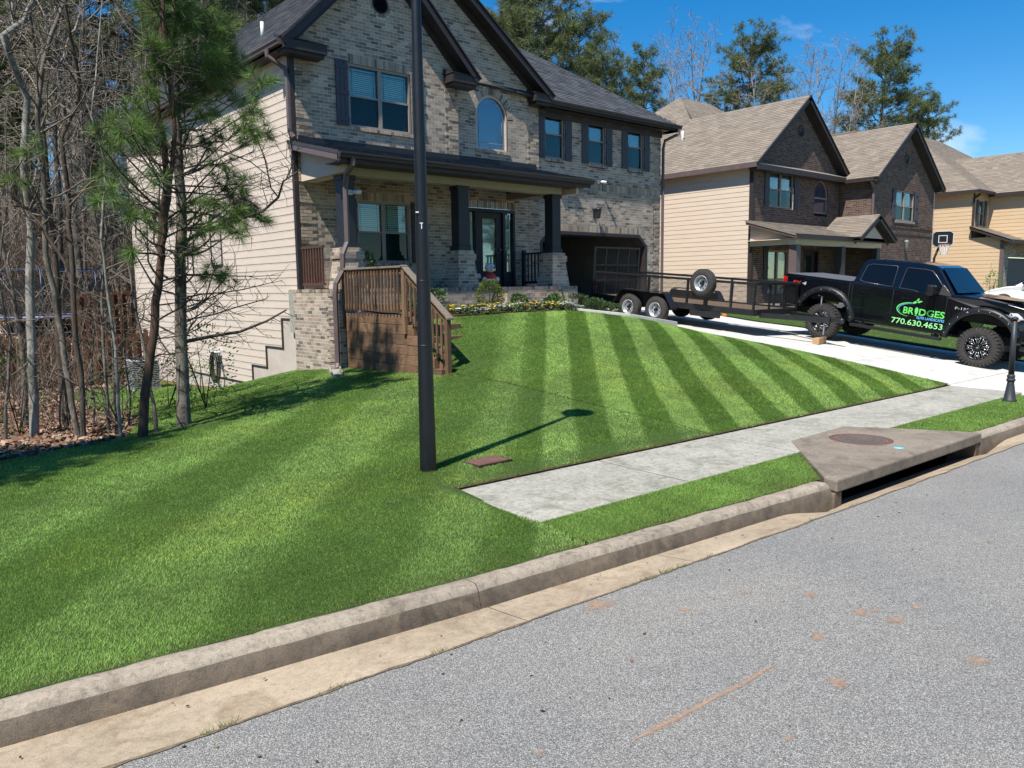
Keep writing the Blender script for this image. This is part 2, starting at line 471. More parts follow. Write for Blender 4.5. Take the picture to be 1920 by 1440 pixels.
def clay_mat():
    m, t, b = new_mat('red clay trodden into asphalt')
    a = t.nodes.new('ShaderNodeAttribute'); a.attribute_name = 'Fade'
    v = coords(t); t.links.new(ramp(t, noise(t, 40, 4, .6, v), [(.3, (.30, .20, .14)), (.7, (.50, .31, .19))]), b.inputs['Base Color']); b.inputs['Roughness'].default_value = 1
    g = math_n(t, 'ADD', math_n(t, 'MULTIPLY', noise(t, 95, 3, .7, v), 1.1), math_n(t, 'MULTIPLY', noise(t, 22, 5, .7, v), .9))
    al = t.nodes.new('ShaderNodeMapRange'); al.inputs[1].default_value = .35; al.inputs[2].default_value = 1.0; al.inputs[3].default_value = 0; al.inputs[4].default_value = .72
    t.links.new(math_n(t, 'MULTIPLY', g, math_n(t, 'POWER', a.outputs['Fac'], .55)), al.inputs[0])
    tr = t.nodes.new('ShaderNodeBsdfTransparent'); ms = t.nodes.new('ShaderNodeMixShader'); t.links.new(al.outputs[0], ms.inputs[0]); t.links.new(tr.outputs[0], ms.inputs[1]); t.links.new(b.outputs[0], ms.inputs[2]); t.links.new(ms.outputs[0], t.nodes['Material Output'].inputs[0]); return m
M_CLAY = clay_mat()
def fade(me, vals):
    at = me.attributes.new('Fade', 'FLOAT', 'POINT'); at.data.foreach_set('value', vals)
def soil():
    m, t, b = new_mat('leaf litter ground')
    v = coords(t)
    a = noise(t, 1.2, 8, 0.7, v, 0.4); c = noise(t, 28, 6, 0.7, v)
    col = ramp(t, c, [(0.3, (0.055, 0.034, 0.020)), (0.5, (0.155, 0.095, 0.055)), (0.72, (0.30, 0.195, 0.115))])
    col = mix(t, ramp(t, a, [(0.42, (0, 0, 0)), (0.64, (0.75,) * 3)]), col, (0.085, 0.105, 0.035))
    t.links.new(col, b.inputs['Base Color']); b.inputs['Roughness'].default_value = 1.0
    b.inputs['Specular IOR Level'].default_value = 0.1
    bump(t, b, c, 0.8, 0.05)
    return m
M_SOIL = soil()
M_TURF = plain('turf underlay', (0.060, 0.10, 0.026), (0.036, 0.062, 0.016), 26, 1.0, bmp=0.8, bscale=110, spec=0.1)
M_MULCH = plain('dark bark mulch', (0.085, 0.055, 0.042), (0.028, 0.020, 0.017), 38, 1.0, bmp=1.0, bscale=60, spec=0.1)
M_DARK = plain('dark void', (0.012, 0.012, 0.012), (0.006, 0.006, 0.006), 4, 0.9)  # near-black; also puts the shade of hollows and holes into colour

# ================================================================== the ground sheet
def grid_mesh(name, xs, ys, zf, mat):
    X, Y = np.meshgrid(np.array(xs), np.array(ys), indexing='ij')
    Z = zf(X, Y)
    n, m = X.shape
    idx = np.arange(n * m).reshape(n, m)
    f = np.stack([idx[:-1, :-1], idx[1:, :-1], idx[1:, 1:], idx[:-1, 1:]], -1).reshape(-1, 4)
    me = mesh_np(name, np.stack([X, Y, Z], -1).reshape(-1, 3), f, smooth=True); me.materials.append(mat)
    return link(name, me)
def ground_z(x, y):
    z = H(x, y)
    front = y < Yk(x) + 0.6
    z = np.where(front, gz(x) - 0.35, z - np.where((x < 8.3) & (y > 8.5), 0.05, 0.12))
    z = np.where((x > 3.5) & (x < 16.2) & (y < 7.2), np.minimum(z, gz(x) - 0.05), z)
    z = np.where((x > 15.2) & (x < 22.2) & (y < 17.5) & (y > 2), z - 0.45, z)
    z = np.where((x > 6.0) & (x < 12.2) & (y > 2.4) & (y < 5.4), -1.4, z)
    z = np.where((x > 8.0) & (x < 21.9) & (y > 16.2) & (y < 29.5), np.minimum(z, -0.3), z)
    z = np.where((x > 8.05) & (x < 15.4) & (y > 11.0) & (y < 17), np.minimum(z, 0.2), z)
    return z
gx = sorted(set(np.round(np.concatenate([np.linspace(-400, -40, 19), np.linspace(-40, -10, 31), np.arange(-10, 25, 0.5), np.arange(25, 70, 1.5), np.linspace(70, 420, 22)]), 3)))
gy = sorted(set(np.round(np.concatenate([np.linspace(-300, -12, 20), np.arange(-12, 2, 2.0), np.arange(2, 36, 0.5), np.arange(36, 90, 2.0), np.linspace(90, 460, 22)]), 3)))
ground = tag(grid_mesh('ground', gx, gy, ground_z, M_SOIL), kind='structure')

# ================================================================== road
xs = np.concatenate([np.linspace(-60, -10, 26), np.arange(-9.5, 30, 0.5), np.linspace(30, 120, 46)])
tt = np.linspace(0, 1, 12)
def road_z(x, y): 
    d = np.clip(Ya(x) - y, 0, 20)
    return gz(x) + 0.03 + 0.022 * np.minimum(d, 4.2) - 0.022 * np.maximum(d - 4.2, 0)
Xr = np.repeat(xs[:, None], 12, 1); Yr = Ya(xs)[:, None] - tt[None] ** 1.3 * 8.6
n, m = Xr.shape; idx = np.arange(n * m).reshape(n, m)
me = mesh_np('road', np.stack([Xr, Yr, road_z(Xr, Yr)], -1).reshape(-1, 3), np.stack([idx[:-1, :-1], idx[:-1, 1:], idx[1:, 1:], idx[1:, :-1]], -1).reshape(-1, 4), smooth=True)
me.materials.append(M_ROAD)
road = tag(link('road', me), kind='structure')
# far side verge behind the camera
tag(grid_mesh('far_verge', np.linspace(-60, 120, 40), np.linspace(-40, -5.0, 14), lambda x, y: gz(x) + 0.06 + 0 * y + np.where(y < -5.4, 0.06, -0.1), M_TURF), kind='structure')

# clay smear left by a boot or a tyre, lying on the asphalt
from mathutils import noise as mn
def smear(pts, wid, name='clay_smear'):
    vs, fs = [], []
    for i, (px, py) in enumerate(pts):
        p = at_z(px, py, 0.08)
        for _ in range(3): p = at_z(px, py, float(road_z(p.x, p.y)) + 0.004)
        q = at_z(*pts[min(i + 1, len(pts) - 1)], p.z) - at_z(*pts[max(i - 1, 0)], p.z)
        nrm = Vector((-q.y, q.x, 0)).normalized()
        w = wid * (0.45 + 0.55 * abs(mn.noise(Vector((i * 1.7, 3.1, 0))))) * (0.3 if i in (0, len(pts) - 1) else 1)
        vs += [p + nrm * w * 1.9, p, p - nrm * w * 1.9]
        if i: fs += [(3 * i - 3, 3 * i - 2, 3 * i + 1, 3 * i), (3 * i - 2, 3 * i - 1, 3 * i + 2, 3 * i + 1)]
    me = bpy.data.meshes.new(name); me.from_pydata([tuple(v) for v in vs], [], fs); me.materials.append(M_CLAY); fade(me, [0, 1, 0] * len(pts))
    return link(name, me, road)
smear([(1190, 1385), (1225, 1368), (1260, 1350), (1300, 1330), (1345, 1305), (1390, 1283), (1425, 1262), (1456, 1245)], 0.022)
for px, py, r in [(1520, 1114, 14), (1533, 1192, 13), (1640, 1145, 8), (1718, 1138, 9), (1835, 1238, 15), (1680, 1162, 13), (1612, 1148, 12), (1120, 1134, 26), (1285, 1142, 9), (1400, 1110, 9), (1570, 1280, 14), (1480, 1385, 10), (1010, 1410, 9)]:
    p = at_z(px, py, 0.07)
    for _ in range(3): p = at_z(px, py, float(road_z(p.x, p.y)) + 0.004)
    vs = [tuple(p)]
    for k in range(11):
        a = k / 11 * 2 * math.pi; rr = 1.7 * r / F_PX * (p - EYE).length * (0.6 + 0.8 * random.random())
        q = p + Vector((math.cos(a) * rr, math.sin(a) * rr * 0.8, 0)); q.z = float(road_z(q.x, q.y)) + 0.004
        vs.append(tuple(q))
    me = bpy.data.meshes.new('clay_spot'); me.from_pydata(vs, [], [(0, k + 1, (k + 1) % 11 + 1) for k in range(11)]); me.materials.append(M_CLAY); fade(me, [1] + [0] * 11)
    link('clay_spot', me, road)

# ================================================================== kerb and gutter, poured in sections
kerb = tag(empty('kerb', (0, 3.9, 0)), kind='structure')
gutter = tag(empty('gutter', (0, 3.5, -0.05)), kind='structure')
DROP0, DROP1 = 15.6, 21.9
def kerb_h(x):
    """kerb height: dropped across the driveway"""
    return 0.15 - 0.115 * float(sstep(DROP0 - 0.9, DROP0, x)) * float(1 - sstep(DROP1, DROP1 + 0.9, x))
def dip(x): return 0.15 * float(sstep(6.2, 7.3, x)) * float(1 - sstep(10.7, 11.8, x))
def kerb_section(x0, x1, step=0.07):
    n = max(2, int((x1 - x0) / step)); rows = []
    for i in range(n + 1):
        x = x0 + (x1 - x0) * i / n
        yk = float(Yk(x)); g = float(gz(x)); h = kerb_h(x)
        w1 = mn.noise(Vector((x * 3.1, 0, 0))) * 0.014 + mn.noise(Vector((x * 11, 4, 0))) * 0.009
        w2 = mn.noise(Vector((x * 4.3, 7, 0))) * 0.015 + mn.noise(Vector((x * 15, 9, 0))) * 0.010
        rows.append([(x, yk + 0.01, g - 0.15), (x, yk + 0.01 + w1, g + h - 0.008), (x, yk - 0.02 + w1, g + h + w1 * 0.5), (x, yk - 0.105 + w2, g + h + w1 * 0.4), (x, yk - 0.132 + w2, g + h - 0.014 + w2 * .5),
                     (x, yk - 0.148 + w2 * 0.7, g + h - 0.045), (x, yk - 0.165 + w1, g + h * 0.5), (x, yk - 0.185, g - 0.004 - dip(x)), (x, yk - 0.19, g - 0.15 - dip(x))])
    k = len(rows[0]); vs = [p for r in rows for p in r]; fs, mi, sm = [], [], []
    for i in range(n):
        for j in range(k - 1):
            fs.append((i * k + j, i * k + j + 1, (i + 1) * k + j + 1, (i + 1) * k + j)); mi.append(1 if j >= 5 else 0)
    e0 = len(vs); vs += rows[0] + rows[-1]
    fs += [tuple(e0 + j for j in range(k))[::-1], tuple(e0 + k + j for j in range(k))]; mi += [1, 1]
    me = bpy.data.meshes.new('kerb_section'); me.from_pydata(vs, [], fs)
    me.polygons.foreach_set('use_smooth', [True] * (len(fs) - 2) + [False, False])
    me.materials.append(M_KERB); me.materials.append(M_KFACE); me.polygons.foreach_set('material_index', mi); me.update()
    link('kerb_section', me, kerb, True)
def gutter_section(x0, x1, step=0.12):
    n = max(2, int((x1 - x0) / step)); vs, fs = [], []; k = 6
    for i in range(n + 1):
        x = x0 + (x1 - x0) * i / n
        yk = float(Yk(x)) - 0.185; ya = float(Ya(x)) + mn.noise(Vector((x * 2.3, 2, 0))) * 0.018 + mn.noise(Vector((x * 9, 5, 0))) * 0.008; g = float(gz(x))
        yk += 0.04 + 0.18 * float(sstep(6.9, 7.3, x)) * float(1 - sstep(10.7, 11.1, x))
        for j in range(k):
            f = j / (k - 1)
            y = yk + (ya - yk) * f
            vs.append((x, y, g - 0.003 - dip(x) * (1 - f) ** 0.8 + (0.03 + 0.006) * f ** 1.2))
        vs.append((x, ya - 0.012, g - 0.1))
    kk = k + 1
    for i in range(n):
        for j in range(kk - 1): fs.append((i * kk + j, i * kk + j + 1, (i + 1) * kk + j + 1, (i + 1) * kk + j))
    me = bpy.data.meshes.new('gutter_section'); me.from_pydata(vs, [], fs); me.polygons.foreach_set('use_smooth', [True] * len(fs)); me.materials.append(M_GUT); me.update()
    link('gutter_section', me, gutter, True)
KJ = [-60, -40, -25, -15, -9.2, -6.15, -3.1, -0.05, 2.95, 7.10]
for a, b in zip(KJ[:-1], KJ[1:]): kerb_section(a + 0.004, b - 0.004, 0.07 if a > -10 else 0.5)
KJ2 = [10.85, 13.0, 15.6, 18.7, 21.9, 25, 28, 31, 36, 46, 60, 120]
for a, b in zip(KJ2[:-1], KJ2[1:]): kerb_section(a + 0.004, b - 0.004, 0.07 if a < 14 else 0.4)
GJ = [-60, -25, -9.2, -6.15, -3.1, -0.05, 3.0, 4.6, 7.0, 10.9, 13.0, 15.6, 18.7, 21.9, 25, 31, 46, 60, 120]
for a, b in zip(GJ[:-1], GJ[1:]): gutter_section(a + 0.003, b - 0.003, 0.12 if -10 < a < 16 else 0.6)

# ================================================================== storm drain with its slab, slot and manhole cover
drain = thing('storm_drain', 'concrete storm drain slab with a round rusty manhole cover and dark kerb slot', 'storm drain', (8.9, 4.0, 0.0))
def zt(x): return 0.185 + float(gz(x))
slab = [(7.12, 3.47), (10.86, 3.44), (10.80, 3.62), (10.42, 4.30), (10.04, 4.86), (8.62, 4.80), (7.16, 3.62)]
mb = MB(); k = len(slab)
vs = [(x, y, zt(x) - 0.125) for x, y in slab] + [(x, y, zt(x) + 0.008) for x, y in slab]
mb.add(vs, [tuple(range(k))[::-1], tuple(range(k, 2 * k))] + [(i, (i + 1) % k, k + (i + 1) % k, k + i) for i in range(k)])
mb.build('slab', M_BOX, drain, True, bevel=0.02, seg=2)
MB().box(7.10, 7.26, 3.485, 3.80, -0.45, zt(7.2) - 0.127).build('side_wall', M_KFACE, drain, True, bevel=0.01)
MB().box(10.72, 10.88, 3.455, 3.80, -0.5, zt(10.7) - 0.127).build('side_wall', M_KFACE, drain, True, bevel=0.01)
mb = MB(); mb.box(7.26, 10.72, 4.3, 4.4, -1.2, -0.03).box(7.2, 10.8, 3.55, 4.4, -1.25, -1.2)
mb.build('catch_basin', M_DARK, drain, True)  # basin walls coloured near-black to carry their inner shade
M_RUST = plain('rusty cast iron', (0.17, 0.075, 0.055), (0.10, 0.05, 0.04), 20, 0.85, bmp=0.5, bscale=60)
cx, cy = 9.30, 4.26; cz = zt(cx) + 0.008
tilt = Matrix.Translation((cx, cy, cz)) @ Matrix.Rotation(0.01, 4, 'Y')
mb = MB(); mb.lathe([(0.36, -0.02), (0.36, 0.005), (0.30, 0.005), (0.30, -0.02)], 40, tilt); mb.build('cover_ring', M_RUST, drain, True)
mb = MB(); mb.lathe([(0.292, -0.02), (0.292, 0.003)], 40, tilt)
for r_ in (0.08, 0.15, 0.22):
    mb.lathe([(r_ - 0.012, 0.002), (r_ - 0.012, 0.007), (r_ + 0.012, 0.007), (r_ + 0.012, 0.002)], 32, tilt)
mb.build('manhole_cover', plain('dull manhole iron', (0.13, 0.105, 0.085), (0.085, 0.065, 0.055), 25, 0.85, bmp=0.4), drain, True)
p = at_z(1685, 840, zt(9.5) + 0.01)
mb = MB(); mb.lathe([(0.055, 0), (0.055, 0.004), (0.0001, 0.0045)], 20, Matrix.Translation((p.x, p.y, zt(p.x) + 0.008)))
mb.build('marker_disc', plain('turquoise marker', (0.10, 0.55, 0.62), (0.25, 0.62, 0.70), 30, 0.5), drain, True)

# ================================================================== sidewalk slabs and driveway slabs
sidewalk = tag(empty('sidewalk', (9, 5, 0.1)), kind='structure')
def slab_obj(name, quad, zf, mat, parent, thick=0.12, sub=1, bev=0.012):
    """slab with the four plan corners given counter-clockwise, top on zf"""
    n = sub; vs, fs = [], []
    (ax, ay), (bx, by), (cx_, cy_), (dx, dy) = quad
    for i in range(n + 1):
        for j in range(n + 1):
            u, v = i / n, j / n
            x = (ax * (1 - u) + bx * u) * (1 - v) + (dx * (1 - u) + cx_ * u) * v
            y = (ay * (1 - u) + by * u) * (1 - v) + (dy * (1 - u) + cy_ * u) * v
            vs.append((x, y, float(zf(x, y))))
    for i in range(n):
        for j in range(n):
            a = i * (n + 1) + j; fs.append((a, a + n + 1, a + n + 2, a + 1))
    rim = [i * (n + 1) for i in range(n + 1)] + [n * (n + 1) + j for j in range(1, n + 1)] + [i * (n + 1) + n for i in range(n - 1, -1, -1)] + [j for j in range(n - 1, 0, -1)]
    b0 = len(vs); vs += [(vs[i][0], vs[i][1], vs[i][2] - thick) for i in rim]; K = len(rim)
    for q in range(K): fs.append((rim[q], b0 + q, b0 + (q + 1) % K, rim[(q + 1) % K]))
    me = bpy.data.meshes.new(name); me.from_pydata(vs, [], fs); me.materials.append(mat); me.update()
    o = link(name, me, parent, True)
    if bev:
        md = o.modifiers.new('bevel', 'BEVEL'); md.width = bev; md.segments = 2; md.limit_method = 'ANGLE'; md.angle_limit = R(50)
    return o
sj = [4.1, 6.08, 8.15, 10.2, 12.3, 14.3, 15.8]
for i, (a, b) in enumerate(zip(sj[:-1], sj[1:])):
    dz = 0.0
    slab_obj('slab', [(a + .009, SW0 + (0.0 if i else -0.02)), (b - .009, SW0), (b - .009, SW1), (a + .009, SW1)], lambda x, y: z_walk(x) + dz - 0.02 + 0.012 * (y - SW0), M_WALK, sidewalk, bev=.014)
sj = [21.8, 23.4, 25, 26.6, 28.2, 29.8, 31.4, 33, 36, 39, 42, 46, 50]
for a, b in zip(sj[:-1], sj[1:]): slab_obj('slab', [(a + .004, SW0), (b - .004, SW0), (b - .004, SW1), (a + .004, SW1)], lambda x, y: z_walk(x) - 0.02, M_WALK, sidewalk)
M_JOINT = plain('dirt-filled joint', (.17, .15, .11), (.08, .072, .052), 30, 1.0)
for xj in (6.08, 8.15, 12.3, 14.3, 15.8): MB().add([(xj - .02, SW0 + .006, z_walk(xj) - .0245), (xj + .02, SW0 + .006, z_walk(xj) - .0245), (xj + .02, SW1 - .006, z_walk(xj) - .0105), (xj - .02, SW1 - .006, z_walk(xj) - .0105)], [(0, 1, 2, 3)]).build('joint', M_JOINT, sidewalk, True)
driveway = tag(empty('driveway', (18.5, 10, 0.6)), kind='structure')
DX = [15.8, 18.65, 21.5]
slab_rows = [5.62, 7.6, 9.7, 11.8, 14.0, 16.9]
for xa, xb in zip(DX[:-1], DX[1:]):
    for ya, yb in zip(slab_rows[:-1], slab_rows[1:]):
        slab_obj('slab', [(xa + .004, ya + .004), (xb - .004, ya + .004), (xb - .004, yb - .004), (xa + .004, yb - .004)], z_drive, M_DRIVE, driveway, 0.12, 5)
    # apron over the sidewalk line down to the gutter
    slab_obj('slab', [(xa + .004, 4.30), (xb - .004, 4.30), (xb - .004, 5.612), (xa + .004, 5.612)], z_drive, M_DRIVE, driveway, 0.12, 4)
    w0, w1 = (0.15, 0) if xa == DX[0] else (0, 0.15)
    slab_obj('slab', [(xa - w0 + .004, 3.60), (xb + w1 - .004, 3.60), (xb - .004, 4.292), (xa + .004, 4.292)], lambda x, y: z_drive(x, y) * sstep(3.5, 4.3, y) + (1 - sstep(3.5, 4.3, y)) * (gz(x) + 0.045), M_DRIVE, driveway, 0.1, 3)
for yj in slab_rows[:-1]:
    g_ = np.linspace(15.82, 21.48, 12)
    me = bpy.data.meshes.new('joint'); me.from_pydata([(x, yj - .012, float(z_drive(x, yj)) - .004) for x in g_] + [(x, yj + .012, float(z_drive(x, yj)) - .004) for x in g_], [], [(i, i + 1, 13 + i, 12 + i) for i in range(11)]); me.materials.append(M_JOINT); link('joint', me, driveway, True)
# front walk from the brick steps to the drive
front_walk = tag(empty('front_walk', (14.5, 12.6, 1.2)), kind='structure')
WK = [((13.25, 12.80), (13.25, 13.95), 1.46), ((14.25, 12.12), (14.6, 13.55), 1.32), ((15.05, 12.0), (15.2, 13.5), 1.19), ((15.86, 11.95), (15.86, 13.5), 1.07)]
for (a0, a1, az), (b0, b1, bz) in zip(WK[:-1], WK[1:]):
    slab_obj('slab', [a0, b0, b1, a1], lambda x, y, a0=a0, b0=b0, az=az, bz=bz: az + (bz - az) * (x - a0[0]) / (b0[0] - a0[0]), M_DRIVE, front_walk, 0.28, 1, 0.012)

# ================================================================== lawn sheets and grass
lawn = tag(empty('lawn', (6, 8, 0.2)), kind='structure')
def wood_edge(x): return np.interp(x, [-14, -4, 0, 1.2, 2.2, 3.2, 4.0, 4.6, 5.2, 8.3], [9.6, 10.3, 10.9, 11.3, 11.9, 12.6, 14.5, 20, 26.5, 27.3])
def bed_edge(x): return np.interp(x, [8.3, 9.2, 12.6, 13.25, 14.25, 15.05, 15.8], [12.45, 12.75, 12.82, 12.78, 12.10, 11.98, 11.93])
def front_edge(x): return np.where(x < 4.1, Yk(x) + 0.012, SW1 + 0.012)
slabL = lambda x: 3.62 + (x - 7.16) * (4.80 - 3.62) / (8.62 - 7.16)
slabR = lambda x: 4.30 - (x - 10.42) * (4.30 - 3.62) / (10.80 - 10.42)
REG = [  # name, x range, front edge, back edge
    ('left', -13.9, 8.23, front_edge, wood_edge),
    ('right', 8.25, 15.79, lambda x: np.full_like(x, SW1 + 0.012), bed_edge),
    ('verge', 4.1, 8.1, lambda x: np.maximum(Yk(x) + 0.012, np.where(x > 7.16, slabL(x) + .012, 0)), lambda x: np.full_like(x, SW0 - 0.015)),
    ('verge2', 10.4, 15.3, lambda x: np.maximum(Yk(x) + 0.012, np.where(x < 10.8, slabR(x) + .012, 0)), lambda x: np.full_like(x, SW0 - 0.015)),
    ('next', 21.6, 48.0, lambda x: np.full_like(x, SW1 + 0.012), lambda x: np.where(x < 25.5, 24.0, 14.6)),
    ('nextverge', 22.8, 60.0, lambda x: Yk(x) + 0.012, lambda x: np.full_like(x, SW0 - 0.015)),
]
def lawn_lift(name): return 0.05 if name in ('left', 'right') else 0.035
def lawn_z(x, y, name):
    z = H(x, y)
    # the turf is level with the edging it meets
    k = np.where(x < 4.1, np.exp(-((y - Yk(x)) / 0.5) ** 2), 0)
    z = z * (1 - k) + k * (gz(x) + 0.142)
    k2 = np.where((x >= 3.9) & (x < 15.9), np.exp(-(np.maximum(y - SW1, 0) / 0.45) ** 2) * (y > SW1 - .2), 0)
    z = z * (1 - k2) + k2 * (z_walk(x) + 0.005)
    k3 = np.where((x > 14.9) & (x < 15.9) & (y > SW1), sstep(14.9, 15.8, x), 0)
    z = z * (1 - k3) + k3 * (z_drive(15.8, y) + 0.015)
    if name == 'left':
        f5 = np.clip((y - Yk(x)) / np.maximum(SW0 - Yk(x), .05), 0, 1); k5 = sstep(2.6, 4.1, x) * (1 - sstep(SW0, SW1 + .6, y)) * (x < 4.12)
        z = z * (1 - k5) + k5 * ((gz(x) + 0.142) * (1 - f5) + f5 * (z_walk(x) - 0.015))
    if name == 'next':
        k4 = 1 - sstep(21.6, 23.2, x)
        z = z * (1 - k4) + k4 * (z_drive(21.5, y) + 0.02)
    if name in ('verge', 'verge2', 'nextverge'):
        f = np.clip((y - Yk(x)) / np.maximum(SW0 - Yk(x), .05), 0, 1)
        z = (gz(x) + 0.142) * (1 - f) + f * (z_walk(x) - 0.02)
    return z
REGD = {}
for name, xa, xb, fr, bk in REG:
    step = 0.2 if name != 'next' else 0.6
    n = int((xb - xa) / step); u = np.linspace(xa, xb, n + 1); m = 46 if name in ('left', 'right') else 10
    if name == 'next': m = 24
    f, b = fr(u), bk(u); b = np.maximum(b, f + 0.001)
    v = np.linspace(0, 1, m + 1)
    X = np.repeat(u[:, None], m + 1, 1); Y = f[:, None] + (b - f)[:, None] * v[None]
    Z = lawn_z(X, Y, name)
    idx = np.arange((n + 1) * (m + 1)).reshape(n + 1, m + 1)
    fc = np.stack([idx[:-1, :-1], idx[1:, :-1], idx[1:, 1:], idx[:-1, 1:]], -1).reshape(-1, 4)
    me = mesh_np('turf', np.stack([X, Y, Z], -1).reshape(-1, 3), fc, smooth=True); me.materials.append(M_TURF)
    link('turf', me, lawn, True)
# bare soil edge cut along the sidewalk, and the dirty seam between gutter and asphalt
def ribbon(name, xs_, ya, yb, za, zb, mat, parent):
    vs = [(x, a, c) for x, a, c in zip(xs_, ya, za)] + [(x, b, d) for x, b, d in zip(xs_, yb, zb)]; n = len(xs_)
    me = bpy.data.meshes.new(name); me.from_pydata(vs, [], [(i, i + 1, n + i + 1, n + i) for i in range(n - 1)]); me.materials.append(mat); return link(name, me, parent, True)
M_EDGE = plain('brown cut soil', (.17, .105, .06), (.07, .042, .025), 30, 1.0, bmp=.8, bscale=90, spec=.1)
ex_ = np.arange(4.1, 15.79, .04); wob = np.array([mn.noise(Vector((x * 7, 1, 0))) * .018 + mn.noise(Vector((x * 23, 2, 0))) * .012 for x in ex_])
ribbon('soil_edge', ex_, np.full_like(ex_, SW1 - .002), SW1 + .030 + wob, z_walk(ex_) - .05, z_walk(ex_) + .018 + wob * .5, M_EDGE, lawn)
sx_ = np.arange(-9, 16, .05); w2 = np.array([mn.noise(Vector((x * 2.3, 2, 0))) * 0.018 + mn.noise(Vector((x * 9, 5, 0))) * 0.008 for x in sx_]); w3 = np.array([abs(mn.noise(Vector((x * 5, 8, 0)))) * .03 for x in sx_]); ya_ = Ya(sx_) + w2
ribbon('seam', sx_, ya_ + .003 + w3 * .2, ya_ - .006 - w3 * .7, gz(sx_) + .0375, gz(sx_) + .0350, plain('dirt in the seam', (.20, .15, .095), (.08, .06, .04), 30, 1.0, bmp=.6), gutter)
# grass blades
def grass_mat():
    m, t, b = new_mat('mown grass blades')
    a = t.nodes.new('ShaderNodeAttribute'); a.attribute_name = 'Col'
    t.links.new(a.outputs['Color'], b.inputs['Base Color'])
    b.inputs['Roughness'].default_value = 0.55; b.inputs['Specular IOR Level'].default_value = 0.28
    tr = t.nodes.new('ShaderNodeBsdfTranslucent'); t.links.new(mix(t, 1.0, a.outputs['Color'], (1.1, 1.25, 0.7), 'MULTIPLY'), tr.inputs['Color'])
    ms = t.nodes.new('ShaderNodeMixShader'); ms.inputs[0].default_value = 0.34
    out = t.nodes['Material Output']
    t.links.new(b.outputs[0], ms.inputs[1]); t.links.new(tr.outputs[0], ms.inputs[2]); t.links.new(ms.outputs[0], out.inputs[0])
    return m
M_GRASS = grass_mat()
def lat_noise(x, y, sc, seed):
    """smooth lattice noise, -1..1"""
    g = np.random.default_rng(seed).uniform(-1, 1, (256, 256))
    fx, fy = x * sc + 1000.3, y * sc + 1000.7
    ix, iy = np.floor(fx).astype(int), np.floor(fy).astype(int); tx, ty = fx - ix, fy - iy
    tx, ty = tx * tx * (3 - 2 * tx), ty * ty * (3 - 2 * ty)
    G = lambda i, j: g[i & 255, j & 255]
    return (G(ix, iy) * (1 - tx) + G(ix + 1, iy) * tx) * (1 - ty) + (G(ix, iy + 1) * (1 - tx) + G(ix + 1, iy + 1) * tx) * ty
STR_AZ = R(44)
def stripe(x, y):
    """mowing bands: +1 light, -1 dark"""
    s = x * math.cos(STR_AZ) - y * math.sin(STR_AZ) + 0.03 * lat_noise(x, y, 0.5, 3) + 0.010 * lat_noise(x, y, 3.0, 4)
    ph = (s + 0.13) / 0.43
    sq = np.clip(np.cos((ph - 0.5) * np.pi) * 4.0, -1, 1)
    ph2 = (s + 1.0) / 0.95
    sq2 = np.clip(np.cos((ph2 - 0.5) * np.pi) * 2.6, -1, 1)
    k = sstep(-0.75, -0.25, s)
    return sq * k + sq2 * (1 - k) * (0.62 - 0.30 * sstep(-3, -7, s))
